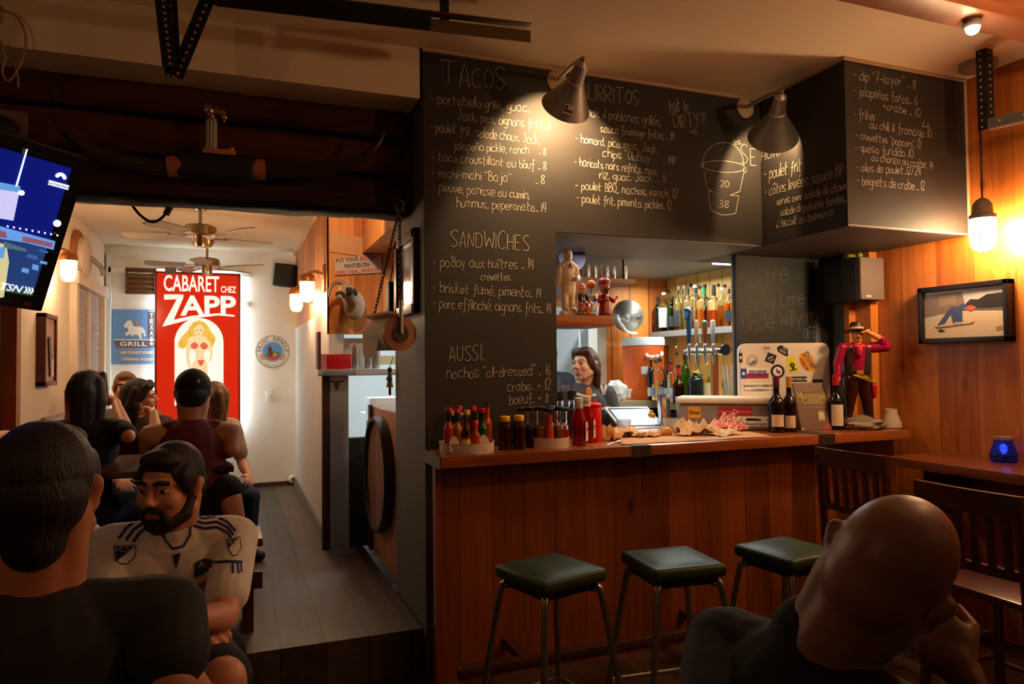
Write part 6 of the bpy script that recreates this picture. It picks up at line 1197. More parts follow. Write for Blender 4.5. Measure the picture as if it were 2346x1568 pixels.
b = mk(); b.lathe([(.095, .505), (.095, .535)], 24, flat=.78); b.build('belt', M('statue_belt', rgb(40, 26, 16), .35), t); b = mk(); b.box((0, -.078, .52), (.06, .012, .045), bev=.004); b.box((.05, -.08, .47), (.06, .014, .04), (0, .4, 0), bev=.004); b.tube([(-.06, -.075, .5), (.02, -.08, .475), (.1, -.05, .44)], .012, 6); b.ell((.12, -.05, .43), (.02, .02, .03)); b.build('buckle', M('statue_gold', rgb(196, 150, 60), .3, .6), t)
b = mk(); b.cap((.125, -.05, .4), (.13, -.045, .3), .026, .016); b.build('holster', M('statue_red', rgb(180, 24, 24), .3), t)
b = mk(); b.cap((0, -.078, .74), (0, -.085, .69), .03, .02); b.cap((-.03, -.07, .765), (.03, -.07, .765), .022); b.build('neckerchief', M('statue_scarf', rgb(190, 36, 44), .3), t)
b = mk(); b.tube([(-.19, -.05, .47), (-.13, -.06, .25), (-.12, -.06, .1)], .008, 6); b.build('rifle', M('statue_metal', rgb(80, 76, 70), .35, .5), t)
b = mk()
for s in (-1, 1): b.ell((s*.02, -.062, .878), (.008, .006, .005))
b.tube([(-.02, -.064, .843), (0, -.068, .838), (.02, -.064, .843)], .005, 6); b.build('face_paint', M('statue_dark', rgb(60, 24, 18), .4), t)
# votive jar on the bar end
p = atY(2042, 980, 3.27); p.z = CZ; m_ = mpp(p); tag(MB().lathe([(19*m_, 0), (22*m_, .006), (22*m_, .03), (13*m_, 36*m_), (14*m_, 44*m_), (13*m_, 44*m_), (12*m_, 36*m_), (20*m_, .03), (.001, .01)], 28, Matrix.Translation(p)).build('votive_jar', M('frosted_jar', (.8, .68, .52), .35, trans=.45, ior=1.3)), 'empty clear votive jar at the far right end of the bar', 'jar')
# ------------------------------------------------------------------ right wall
t = thing('wall_speaker', 'dark box loudspeaker on the corner post above the cowboy statue', 'speaker', (3.66, 3.46, 1.8))
z0, z1 = atY(1990, 688, 3.33).z, atY(1990, 588, 3.33).z; xl = atY(1966, 640, 3.35).x; xr = atY(2026, 640, 3.33).x
MB().bx(xl-.005, xr-.005, 3.36, 3.62, z0, z1, .01).build('cabinet', BLACK, t); MB().bx(xl, xr, 3.33, 3.36, z0+.004, z1-.004, .008).build('grille', M('speaker_grey', rgb(112, 96, 88), .8), t)
MB(frame((xl+.06, 3.3285, z0+.025), (1, 0, 0), (0, 0, 1))).prism(rrect(.045, .014, .002), 0, .002).build('maker_badge', Wm(180, 170, 160), t, smooth=False)
MB().bx(xr-.06, 3.755, 3.5, 3.53, z0+.1, z0+.16).build('bracket', BLACK, t, smooth=False)
b = MB(); b.ell((xl+.02, 3.42, z1+.012), (.03, .02, .012)); b.ell((xl+.07, 3.4, z1+.018), (.02, .02, .018)); tag(b.build('speaker_trinket', M('trinket', rgb(120, 130, 50), .4)), 'small green and gold trinket on top of the box loudspeaker', 'trinket')
b = MB(); b.bx(3.80, 3.81, 3.62, 3.68, 1.42, 1.50, .002); t = tag(b.build('switch_plate', Wm(214, 200, 180)), 'white switch plate behind the cowboy statue, upper', 'switch plate', 'switch plates behind the cowboy'); b = MB(); b.bx(3.80, 3.81, 3.62, 3.68, 1.31, 1.38, .002); tag(b.build('switch_plate', Wm(214, 200, 180)), 'white switch plate behind the cowboy statue, lower', 'switch plate', 'switch plates behind the cowboy')
# framed skateboard photograph
XW = 3.79; y0, y1 = 2.545, 3.075; z0, z1 = 1.59, 1.918
t = thing('framed_photo', 'black framed skateboarding photograph on the pine wall', 'picture', (3.82, (y0+y1)/2, z0))
b = MB()
for e in ((y0, y0+.028, z0, z1), (y1-.028, y1, z0, z1), (y0, y1, z0, z0+.028), (y0, y1, z1-.028, z1)): b.bx(XW-.025, 3.82, e[0], e[1], e[2], e[3], .003)
b.build('frame', M('frame_black', rgb(24, 18, 16), .35), t)
Tp = frame((XW-.006, y1-.03, z0+.03), (0, -1, 0), (0, 0, 1)); pw, ph = y1-y0-.06, z1-z0-.06
b = MB(Tp); PM = [Wm(190, 184, 186, .2), Wm(206, 184, 160, .2), Wm(44, 40, 40, .2), Wm(60, 76, 120, .2), Wm(120, 76, 44, .2), Wm(200, 90, 60, .2), Wm(130, 110, 100, .2), Wm(90, 92, 96, .2), Wm(150, 128, 110, .2)]
def ph_(pts, m, k): b.m = m; b.prism([(u*pw, v*ph) for u, v in pts], 0, .0002*k)
ph_([(0, 0), (1, 0), (1, 1), (0, 1)], 0, 1); ph_([(0, 0), (1, 0), (1, .5), (.5, .55), (.2, .48), (0, .3)], 1, 2); ph_([(0, .45), (.2, .5), (.55, .55), (.5, .95), (0, .95)], 6, 1.6); ph_([(.5, .62), (.6, .78), (.7, .76), (.8, .85), (1, .86), (1, .56), (.5, .58)], 2, 3); ph_([(.5, .56), (1, .5), (1, .55), (.5, .6)], 7, 4)
ph_([(.16, .2), (.62, .26), (.66, .32), (.58, .28), (.2, .24), (.13, .25)], 4, 5); ph_([(.17, .27), (.27, .3), (.36, .5), (.44, .62), (.36, .66), (.26, .46)], 3, 6); ph_([(.38, .3), (.5, .3), (.5, .62), (.4, .66), (.34, .58)], 3, 6.5); ph_([(.4, .6), (.52, .58), (.62, .52), (.66, .6), (.5, .7)], 3, 7); ph_([(.52, .58), (.62, .54), (.68, .6), (.6, .66)], 5, 8); ph_([(.17, .16), (.22, .12), (.28, .14), (.22, .2)], 2, 6); ph_([(.9, .1), (.98, .12), (.97, .2), (.9, .19)], 8, 5); ph_([(.2, .68), (.42, .72), (.42, .9), (.2, .9)], 8, 2.5); ph_([(.4, .28), (.5, .28), (.5, .32), (.4, .32)], 0, 7)
b.build('photograph', PM, t, smooth=False)
# ledge table with blue candle
LZ = .96
t = thing('wall_ledge', 'dark wooden ledge table along the pine wall', 'ledge', (3.6, 2.2, 0)); MB().bx(3.40, 3.818, .3, 3.0, LZ-.05, LZ, .004).build('top', wood('ledge_wood', rgb(90, 42, 18), rgb(150, 76, 34), 'x', 'y', .14, .3, coat=.4, knots=False), t); [MB().bx(3.5, 3.818, y, y+.05, LZ-.3, LZ-.05).build('bracket', DARKW, t, smooth=False) for y in (1.2, 2.8)]
p = atZ(2300, 1058, LZ); p.z = LZ; m_ = mpp(p)
t = thing('candle_jar', 'cobalt blue crackled candle jar on the ledge table', 'candle', p); T = Matrix.Translation(p)
mj = M('cobalt_glass', (.02, .05, .45), .08, trans=.6, ior=1.3, noise_amt=.6, scale=60, bump=.6); MB().lathe([(22*m_, 0), (27*m_, .008), (28*m_, 18*m_), (19*m_, 44*m_), (18*m_, 52*m_), (16*m_, 52*m_), (17*m_, 44*m_), (25*m_, 18*m_), (.001, .006)], 32, T).build('jar', mj, t); MB().lathe([(18.5*m_, 50*m_), (19*m_, 57*m_), (16.5*m_, 57*m_), (16.5*m_, 50*m_)], 32, T, caps=False).build('rim', M('rim_pale', rgb(200, 170, 140), .3, .5), t); MB().ell(p+Vector((0, 0, 30*m_)), (7*m_, 7*m_, 11*m_)).build('flame', M('candle_flame', (.5, .6, 1), emit=10, emitc=(.35, .5, 1)), t)
# ------------------------------------------------------------------ bar stools
GRN = M('green_vinyl', rgb(46, 62, 30), .45, spec=.25)
def stool(c, rz, label):
    t = thing('bar_stool', label, 'stool', (c[0], c[1], 0), rz, 'green bar stools at the bar'); sh = .74
    def fn(u, v): pass
    b = MB(); b.box((0, 0, sh-.034), (.31, .31, .05), bev=.024, seg=4)
    b.grid(12, 12, lambda u, v: ((u-.5)*.27, (v-.5)*.27, sh-.0105+.012*(1-(2*u-1)**4)*(1-(2*v-1)**4)))
    b.build('seat', GRN, t, keep=True)
    MB().box((0, 0, sh-.075), (.25, .25, .025)).build('seat_frame', IRON, t, keep=True)
    LG = M('stool_chrome', (.30, .27, .23), .35, .9)
    for sx, sy in ((1, 1), (1, -1), (-1, 1), (-1, -1)):
        MB().tube(spline([(sx*.08, sy*.08, sh-.085), (sx*.12, sy*.12, sh-.09), (sx*.14, sy*.14, sh-.14), (sx*.215, sy*.215, .0)], 6), .0125, 10).build('leg', LG, t, keep=True)
    k = .19; pts = []
    for cx, cy, a0 in ((k-.03, k-.03, 0), (-k+.03, k-.03, PI/2), (-k+.03, -k+.03, PI), (k-.03, -k+.03, 1.5*PI)): pts += [(cx+.03*math.cos(a0+PI/2*q/4), cy+.03*math.sin(a0+PI/2*q/4), .2) for q in range(5)]
    MB().tube(pts, .0095, 8, True).build('foot_ring', LG, t, keep=True)
    return t
def along(a, c): return math.atan2(c[1]-a[1], c[0]-a[0])
s1 = stool((1.118, 2.505), along((.993, 2.303), (1.286, 2.38)), 'green square bar stool nearest the passage, leftmost of the three')
s2_ = stool((1.61, 2.43), along((1.388, 2.263), (1.699, 2.234)), 'green square bar stool in the middle of the three')
s3 = stool((2.13, 2.37), along((2.0, 2.2), (2.32, 2.24)), 'green square bar stool beside the slat back chair')
# ------------------------------------------------------------------ slat back bar chairs facing the ledge
def chair(c, rz, label, top):
    """local: chair faces +x, back at x=0"""
    t = thing('slat_back_chair', label, 'chair', (c[0], c[1], 0), rz, 'dark slat back chairs at the ledge'); w_ = .40; st = top-.40
    CW = wood('chair_wood', rgb(50, 24, 12), rgb(96, 46, 22), 'y', 'z', 0, .3, coat=.4, knots=False)
    for sy in (-1, 1):
        MB().tube(spline([(-.06, sy*w_/2, 0), (-.0, sy*w_/2, st*.6), (.0, sy*w_/2, st), (-.03, sy*w_/2*.98, top-.03)], 6), .021, 10).build('rear_leg', CW, t, keep=True)
        MB().cyl((.4, sy*w_/2*.95, 0), (.38, sy*w_/2*.9, st-.02), .02, seg=12).build('front_leg', CW, t, keep=True)
    def rail(z0, z1, th, x): 
        b = MB(); b.grid(10, 6, lambda u, v: (0, 0, 0)) if False else None
        prof = [(-w_/2-.015+ (w_+.03)*k/12, .016*math.cos(PI*(k/12-.5))) for k in range(13)]
        b = MB(); poly = [(x-.012-q[1], q[0]) for q in prof]+[(x+th-.012-q[1], q[0]) for q in prof[::-1]]; b.prism(poly, z0, z1); return b
    rail(top-.085, top, .026, -.03).build('top_rail', CW, t, keep=True); rail(st+.09, st+.125, .022, 0).build('lower_rail', CW, t, keep=True)
    for k in range(6):
        y = (k-2.5)*w_/6.6; MB().box((-.03, y, (st+.12+top-.085)/2), (.012, .03, top-st-.2), (0, -.07, 0), bev=.003).build('slat', CW, t, keep=True)
    b = MB(); b.box((.2, 0, st), (.42, .42, .03), bev=.012); b.build('seat', CW, t, keep=True)
    for z_, q in ((.25, 1), (.35, 0)):
        for sy in (-1, 1): MB().cyl((-.04, sy*w_/2, z_), (.395, sy*w_/2*.93, z_), .011).build('stretcher', CW, t, keep=True)
    MB().cyl((.395, -w_/2*.93, .22), (.395, w_/2*.93, .22), .012).build('stretcher', CW, t, keep=True)
    return t
chair((2.83, 2.68), .0, 'dark slat back chair between the bar and the ledge', 1.055)
chair((2.62, 1.93), .0, 'dark slat back chair behind the bald man', 1.01)
# ------------------------------------------------------------------ kitchen pass
y = 5.12
t = thing('pass_shelf', 'stainless steel shelf of the kitchen pass window', 'shelf', (.95, y, 1.46)); sz0, sz1 = atY(800, 861, y).z, atY(800, 846, y).z
xa, xb = atY(727, 850, y).x, atY(905, 850, y).x; MB().bx(xa, xb, y-.06, y+.12, sz0, sz1, .004).build('shelf', STEEL, t); b = MB(); b.bx(xa, xa+.03, y-.062, y-.058, sz0+.01, sz1).bx(atY(812, 850, y).x, atY(872, 850, y).x, y-.064, y-.058, sz0+.006, sz1-.004); b.build('price_strip', Wm(176, 172, 168), t, smooth=False)
fz = sz1
MB().bx(xa, xa+.02, y-.04, y+.1, fz, 1.73).build('side_board', M('pass_side', rgb(90, 46, 30), .5), t, smooth=False)
def pbox(px0, py0, px1, py1, d, name, label, cat, mat, bev=.003, yy=y-.02):
    a = atY(px0, py1, yy); c = atY(px1, py0, yy); return tag(MB().bx(a.x, c.x, yy, yy+d, fz+.001, c.z, bev).build(name, mat), label, cat)
o = pbox(749, 812, 805, 843, .1, 'red_box', 'red box on the steel shelf of the kitchen pass', 'box', M('box_red', rgb(180, 16, 20), .4)); 
a = atY(734, 843, y-.015); c = atY(749, 812, y-.015); MB().bx(a.x, c.x-.001, y-.018, y+.08, fz+.001, c.z).build('printed_end', Wm(190, 110, 110), o, smooth=False)
for px, top, w, l, m in ((815, 794, 17, 'steel cup right of the red box', STEEL), (830, 796, 15, 'clear cup between the steel cups', GLASS), (845, 793, 18, 'tall steel can on the pass shelf', STEEL), (862, 796, 17, 'rightmost steel can on the pass shelf', STEEL)):
    p = atY(px, top, y); m_ = mpp(p); h = p.z-fz-.001; r = w/2*m_; t = thing('pass_cup', l, 'cup', (p.x, y, fz+.001), 0, 'cups and cans on the pass shelf'); MB().lathe([(r*.9, 0), (r, .005), (r, h*.95), (r*1.05, h), (r*.95, h), (r*.9, .01), (.001, .01)], 24, Matrix.Translation((p.x, y, fz+.001))).build('cup', m, t)
    if px != 830: MB().tube([(p.x, y, fz+h*.5), (p.x-.01, y-.01, fz+h*1.1), (p.x-.025, y-.01, fz+h*1.16)], .006, 6).build('spoon', DULLST, t)
a = atY(771, 775, 5.2); c = atY(842, 812, 5.2); tag(MB().bx(a.x, c.x, 5.22, 5.235, c.z-.1, a.z, .002).build('order_sheet', Wm(196, 180, 170)), 'pale order sheet hanging behind the cups in the pass', 'sheet')
# stainless post with a longhorn emblem
a = atY(756, 1000, 5.14); c = atY(799, 1000, 5.14)
t = thing('steel_post', 'stainless steel post below the pass shelf with a longhorn emblem', 'post', ((a.x+c.x)/2, 5.16, PZ)); MB().bx(a.x, c.x, 5.14, 5.22, PZ, sz0-.002, .003).build('post', STEEL, t, smooth=False); MB().bx(a.x-.05, a.x-.002, 5.145, 5.2, PZ, sz0).build('edge_board', M('pass_edge', rgb(72, 38, 24), .6), t, smooth=False)
q = atY(772, 878, 5.138); b = MB(frame((q.x, 5.139, q.z), (1, 0, 0), (0, 0, 1))); k = .0033
b.prism([(x*k, y_*k) for x, y_ in [(-20, 8), (-12, 6), (-6, 5), (6, 5), (12, 6), (20, 8), (13, 2), (6, 1), (5, -4), (3, -8), (3, -14), (-3, -14), (-3, -8), (-5, -4), (-6, 1), (-13, 2)]], 0, .003); b.build('longhorn_emblem', M('emblem_brown', rgb(110, 52, 28), .5), t, smooth=False)
# mounted goat head, sign, paper on the pine panel
py_ = 5.145
def slab(name, label, cat, pts, mat, th=.012, dy=.0): return tag(MB(frame((0, py_-dy, 0), (1, 0, 0), (0, 0, 1))).prism([(atY(x, y, py_-dy).x, atY(x, y, py_-dy).z) for x, y in pts][::-1], 0, th).build(name, mat, smooth=False), label, cat)
slab('pinned_paper', 'blank pale sheet pinned above the panties sign', 'paper', [(760, 531), (836, 546), (830, 588), (755, 577)], Wm(200, 150, 104), .004)
o = slab('tin_sign', 'white wooden sign with red and black joke lettering on the pine panel', 'sign', [(765, 592), (871, 583), (874, 625), (767, 631)], Wm(196, 180, 176), .012)
b = MB()
def st(txt, pa, pb, cap, m, bold=.02):
    b.m = m; Y_ = py_-.0135; A, B = atY(*pa, Y_), atY(*pb, Y_); vs, _ = text_data(txt, bold, 0, 'LEFT', 1); xs = [v[0] for v in vs]; ss = cap*mpp(A)/.7; kx = (B-A).length/((max(xs)-min(xs))*ss); b.text(txt, ss, frame(A, B-A, (0, 0, 1)) @ Matrix.Translation((-min(xs)*ss*kx, 0, 0)), .0005, sx=kx, bold=bold, align='LEFT')
st('PUT YOUR', (770, 602), (822, 597), 9, 0); st('BIG GIRL', (826, 597), (868, 593), 9, 1); st('PANTIES ON', (790, 615), (846, 610), 9, 0); st('AND DEAL WITH IT!', (770, 629), (870, 622), 8, 1); b.build('sign_lettering', [Wm(70, 60, 66), Wm(206, 60, 70)], o, smooth=False)
hc = atY(806, 690, 4.98); t = thing('mounted_goat_head', 'mounted pale goat head with dark face and curled horn on the pine panel', 'trophy head', hc)
b = MB(); m_ = mpp(hc); P_ = lambda x, y, d: atY(x, y, 5.08-d)
b.ell(P_(812, 700, 0), (.075, .06, .105)); b.cap(P_(808, 690, .02), P_(796, 668, .08), .06, .05); b.ell(P_(792, 664, .1), (.045, .06, .045)); b.cap(P_(788, 668, .12), P_(778, 680, .2), .034, .024)
remesh('head', b, M('goat_fur', rgb(168, 144, 122), .9, noise_amt=.2, scale=40), t, .007, 3, local=False)
b = MB(); b.ell(P_(800, 668, .155), (.028, .02, .03)); b.ell(P_(780, 676, .19), (.036, .03, .026)); b.build('dark_face', M('goat_dark', rgb(40, 28, 24), .7), t)
b = MB(); b.tube(spline([P_(794, 660, .1), P_(782, 648, .1), P_(768, 648, .1), P_(758, 660, .1), P_(754, 680, .1)], 5), 0, 10, rr=[.022*(1-i/22)+.003 for i in range(21)]); b.tube(spline([P_(800, 656, .1), P_(804, 645, .08), P_(801, 637, .08)], 5), .011, 8); b.build('horn', M('goat_horn', rgb(150, 124, 100), .5), t)
b = MB(); b.ell(P_(808, 668, .1), (.04, .015, .022), (0, .6, 0)); b.build('ear', M('goat_dark', (0, 0, 0)), t)
# half door with barrel lid
ya, yb = atX(835, 1000, .90).y, 4.13
t = thing('half_door', 'brown wooden half door of the kitchen with a barrel lid on it', 'half door', (.9, (ya+yb)/2, PZ)); MB().bx(.88, .915, 4.13, 4.98, PZ+.03, 1.215, .006).build('door_leaf', wood('half_door_wood', rgb(150, 96, 70), rgb(196, 140, 106), 'y', 'z', 0, .5, knots=False), t); MB().bx(.86, .88, 4.9, 4.98, PZ+.03, 1.225, .004).build('stile', DARKW, t)
bc_ = Vector((.86, 4.54, .81)); Tb_ = frame(bc_, (0, -1, 0), (0, 0, 1)); MB(Tb_).lathe([(.36, -.02), (.36, .045), (.335, .045), (.33, .02)], 48, caps=False).build('barrel_hoop', M('hoop', rgb(56, 34, 26), .5), t); MB(Tb_).prism(disc(.34, 40), -.015, .02).build('barrel_lid', wood('lid_wood', rgb(110, 74, 60), rgb(156, 110, 92), 'y', 'z', .09, .6), t, smooth=False)
# open kitchen lower cupboards seen through the slit
t = thing('kitchen_rack', 'dark rack with pale boxes behind the half door', 'rack', (1.3, 5.0, PZ)); MB().bx(1.02, 1.36, 4.9, 5.12, PZ, .95).build('carcass', BLACK, t, smooth=False); MB().bx(1.0, 1.019, 4.91, 5.1, .74, .93).build('pale_box', Wm(180, 172, 170), t, smooth=False); MB().bx(1.0, 1.019, 4.91, 5.1, .42, .66).build('pale_box', Wm(150, 146, 146), t, smooth=False)
# framed picture on the pillar side
y0, y1 = 3.52, 3.98; z0, z1 = 1.76, 2.19
t = thing('pillar_picture', 'dark framed picture on the grey side of the chalkboard pillar', 'picture', (PXL, (y0+y1)/2, z0)); b = MB()
for e in ((y0, y0+.05, z0, z1), (y1-.05, y1, z0, z1), (y0, y1, z0, z0+.05), (y0, y1, z1-.05, z1)): b.bx(PXL-.03, PXL, e[0], e[1], e[2], e[3], .004)
b.build('frame', M('frame_redbrown', rgb(78, 36, 24), .4), t)
b = MB(frame((PXL-.006, y1-.05, z0+.05), (0, -1, 0), (0, 0, 1))); b.m = 0; b.prism([(0, 0), (.36, 0), (.36, .33), (0, .33)], 0, .001); b.m = 1; b.prism([(.03, .1), (.2, .08), (.22, .2), (.05, .22)], .001, .0015); b.m = 2; b.prism([(.2, .22), (.33, .24), (.32, .3), (.2, .29)], .001, .0015); b.build('print', [Wm(170, 176, 180, .15), Wm(120, 60, 50, .15), Wm(70, 90, 120, .15)], t, smooth=False)
# paper roll hanging on chains
A = atY(912, 765, 3.45); B = atY(866, 768, 3.72)
hk = atY(915, 490, 3.55)
t = thing('paper_roll_holder', 'big paper roll with a wooden end disc hanging from chains beside the pillar', 'paper roll', hk)
d = (A-B).normalized(); r = .082
b = MB(); b.cyl(B, A, r, seg=36); b.build('paper_roll', M('roll_paper', rgb(222, 206, 186), .7), t)
b = MB(); b.cyl(A, A+d*.03, r*1.02, seg=40); b.build('end_disc', M('roll_disc', rgb(140, 86, 52), .5), t); b = MB(); b.cyl(A+d*.03, A+d*.036, r*.5, seg=24); b.build('disc_hub', M('hub_dark', rgb(56, 34, 26), .5), t)
b = MB(); b.box(B.lerp(A, .45)+Vector((-.03, 0, r+.012)), (.05, .36, .012), (0, -.3, math.atan2(d.y, d.x)-PI/2)); b.build('top_board', M('roll_board', rgb(196, 170, 146), .6), t)
b = MB(frame(B.lerp(A, .5)+Vector((-r*.95, 0, -.03)), d, (0, 0, 1))); b.prism([(-.13, -.08), (.05, -.09), (.1, .04), (-.14, .05)], -.001, .001); b.build('torn_sheet', M('roll_paper', (0, 0, 0)), t, smooth=False)
def chain(p, q, parent, n):
    b = MB(); p, q = Vector(p), Vector(q); dd = (q-p).normalized(); up = dd.orthogonal().normalized()
    for k in range(n):
        c = p.lerp(q, (k+.5)/n); L = (q-p).length/n*.66; s = up if k % 2 else dd.cross(up)
        b.tube([c+dd*L*math.cos(a)+s*.007*math.sin(a) for a in [2*PI*i/10 for i in range(10)]], .0026, 5, True)
    return b.build('chain', M('chain_steel', rgb(90, 84, 78), .4, .8), parent)
hk2 = Vector((hk.x, hk.y, 2.285))
chain(hk2, A+d*.035+Vector((0, 0, .02)), t, 34); chain(hk2, B+Vector((-.02, 0, r+.02)), t, 30); b = MB(); b.tube(spline([hk2+Vector((0, 0, .05)), hk2+Vector((.02, 0, .03)), hk2+Vector((.015, 0, -.01)), hk2+Vector((-.012, 0, -.01)), hk2+Vector((-.015, 0, .01))], 4), .004, 6); b.build('hook', DULLST, t)
b = MB(); b.cyl(A+d*.04+Vector((0, 0, .16)), A+d*.04, .01); b.build('clamp', DULLST, t)
# hanging black bag by the picture and the small hanging doll
a = atX(893, 690, .84); t = thing('hanging_pouch', 'black pouch hanging behind the paper roll chains', 'pouch', a); MB().box(a, (.03, .1, .22), bev=.012).build('pouch', BLACK, t); MB().tube([a+Vector((.0, 0, .1)), a+Vector((.02, 0, .2))], .004, 6).build('strap', BLACK, t)
a = atX(893, 870, .84); t = thing('hanging_doll', 'tiny doll with a yellow skirt hanging on the pillar corner', 'doll', a); s_ = .9
b = MB(); b.ell(a+Vector((0, 0, .055)), (.014, .014, .017)); b.cap(a+Vector((0, 0, .0)), a+Vector((0, 0, .03)), .015, .012); b.cap(a+Vector((0, -.012, .03)), a+Vector((-.01, -.03, .0)), .006); b.cap(a+Vector((0, .012, .03)), a+Vector((-.01, .03, .0)), .006); b.cap(a+Vector((0, -.008, -.03)), a+Vector((0, -.01, -.085)), .006); b.cap(a+Vector((0, .008, -.03)), a+Vector((0, .01, -.085)), .006); b.build('body', Wm(80, 84, 90), t); MB().lathe([(.022, -.045), (.012, .0)], 14, Matrix.Translation(a)).build('skirt', Wm(206, 160, 40), t); MB().tube([a+Vector((0, 0, .07)), a+Vector((.02, 0, .13))], .002, 5).build('string', BLACK, t)
# ------------------------------------------------------------------ inside the kitchen
t = thing('prep_table', 'white topped kitchen table seen through the pass', 'table', (1.5, 5.9, 0)); MB().bx(1.0, 1.95, 5.6, 6.2, 1.05, 1.1).build('top', KWHITE, t, smooth=False); MB().bx(1.05, 1.9, 5.65, 6.15, 0, 1.05).build('cabinet', Wm(90, 92, 92), t, smooth=False)
for x, y_, w_, h_, l in ((1.10, 5.65, .24, .14, 'white tub on the kitchen table, nearest to the steel post'), (1.40, 5.68, .2, .18, 'white tub in the middle of the kitchen table'), (1.64, 5.68, .2, .08, 'low white tray at the right of the kitchen table')): tag(MB().box((x, y_+.05, 1.101+h_/2), (w_, .22, h_), bev=.015).build('kitchen_tub', KWHITE), l, 'tub', 'tubs on the kitchen table')
b = MB(); b.bx(.742, 1.7, 6.5, 6.56, 1.5, 1.58).bx(1.64, 1.7, 6.5, 6.56, 0, 1.5); tag(b.build('kitchen_shelf_rail', Wm(150, 130, 90)), 'tan shelf rail across the bright kitchen', 'shelf rail')
t = thing('kitchen_shelf', 'white wire shelf in the kitchen behind the barmaid', 'shelf', (3.0, 7.0, 1.9)); MB().bx(2.5, 3.4, 6.6, 7.0, 1.86, 1.89).build('board', KWHITE, t, smooth=False); b = MB(); [b.cyl((x, 6.62, 0), (x, 6.62, 2.3), .015) for x in (2.55, 3.32)]; b.build('upright', KWHITE, t)
q = atY(1335, 790, 6.75); t = thing('white_bucket', 'white plastic bucket on the kitchen shelf behind the barmaid', 'bucket', (q.x, 6.8, 1.89)); MB().lathe([(.12, 0), (.15, .26), (.158, .26), (.158, .28), (.14, .28), (.12, .01)], 28, Matrix.Translation((q.x, 6.8, 1.891))).build('bucket', WHITEP, t)
tag(MB().bx(2.62, 2.95, 6.9, 7.5, .0, 1.55, .02).build('kitchen_fridge', Wm(52, 70, 66)), 'dark green cabinet in the kitchen behind the barmaid', 'cabinet')
tag(MB().bx(3.30, 3.5, 5.95, 6.4, 0, 2.0).build('kitchen_block_wall', M('blockwork', rgb(196, 204, 208), .6, noise_amt=.06)), 'pale block pier inside the kitchen doorway', 'pier')
# ------------------------------------------------------------------ back room table and benches
t = thing('back_table', 'dark wooden table of the group in the back room', 'table', (-.55, 4.55, PZ)); TW = wood('table_dark', rgb(44, 22, 12), rgb(90, 46, 26), 'x', 'y', .12, .35, knots=False, coat=.3)
MB().bx(-1.0, -.0, 4.15, 4.95, .93, .965, .005).build('tabletop', TW, t)
for x in (-.94, -.06):
    for y_ in (4.22, 4.88): MB().bx(x-.03, x+.03, y_-.03, y_+.03, PZ, .93).build('leg', TW, t, smooth=False)
t = thing('bench', 'dark reddish bench the diners sit on with their backs to us', 'bench', (-.5, 3.82, PZ)); MB().bx(-1.1, .13, 3.68, 3.98, .63, .67, .006).build('seat', wood('bench_wood', rgb(70, 30, 20), rgb(116, 56, 38), 'y', 'x', .15, .4, knots=False), t)
for x in (-1.05, .04): MB().bx(x, x+.05, 3.72, 3.94, PZ, .63).build('leg', DARKW, t, smooth=False)
MB().bx(-1.1, .13, 3.72, 3.75, .42, .5).build('apron', DARKW, t, smooth=False)
t = thing('bench', 'dark bench on the far side of the back room table', 'bench', (-.5, 5.57, PZ)); MB().bx(-1.1, .1, 5.42, 5.72, .63, .67, .006).build('seat', DARKW, t); MB().bx(-1.0, 0, 5.52, 5.62, PZ, .63).build('leg', DARKW, t, smooth=False)
# drinks on it
for px, py, l, c in ((290, 1008, 'tumbler of red drink before the woman in profile', SR), (262, 1010, 'tumbler of red drink beside the long haired woman', SR)):
    p = atZ(px, py+14, .965); p.z = .966; t = thing('drink_glass', l, 'glass', p, 0, 'drinks on the back table'); MB().lathe([(.03, 0), (.036, .12), (.034, .12), (.028, .006), (.001, .006)], 18, Matrix.Translation(p)).build('glass', GLASS, t); MB().lathe([(.027, .007), (.032, .08), (.001, .08)], 18, Matrix.Translation(p)).build('drink', c, t)
# front left table with a red edge, and its chairs
t = thing('front_table', 'dark table with a reddish edge between the two men at the left', 'table', (-.3, 1.75, 0)); MB().bx(-1.3, .02, 1.50, 1.98, .70, .735, .004).build('tabletop', TW, t); MB().bx(.02, .03, 1.50, 1.98, .695, .737).build('edge_band', M('red_edge', rgb(150, 40, 44), .4), t, smooth=False)
for x in (-1.2, -.04):
    for y_ in (1.55, 1.92): MB().bx(x-.025, x+.025, y_-.025, y_+.025, 0, .70).build('leg', DARKW, t, smooth=False)
# ------------------------------------------------------------------ people
SKIN = M('skin_warm', rgb(206, 142, 108), .5, sss=.06); SKINP = M('skin_pale', rgb(226, 172, 142), .5, sss=.06); SKINT = M('skin_tan', rgb(186, 120, 84), .5, sss=.06); SKINB = M('skin_shaven', rgb(132, 92, 70), .45, sss=.05, noise_amt=.06, scale=60)
HAIRD = M('hair_dark', rgb(34, 22, 18), .55, noise_amt=.35, scale=40, stretch=(6, 6, 1), bump=.5); HAIRBR = M('hair_brown', rgb(70, 36, 26), .45, noise_amt=.3, scale=40, stretch=(6, 6, 1), bump=.4); HAIRL = M('hair_lightbrown', rgb(120, 86, 56), .5, noise_amt=.3, scale=40, bump=.3)
def cloth(n, c, r=.85): return M('cloth_'+n, c, r, noise_amt=.1, scale=26, bump=.25)
EYEW = M('eye_white', rgb(176, 164, 152), .3); EYED = M('eye_dark', rgb(30, 18, 12), .15); LIPS = M('lips', rgb(176, 92, 78), .4)

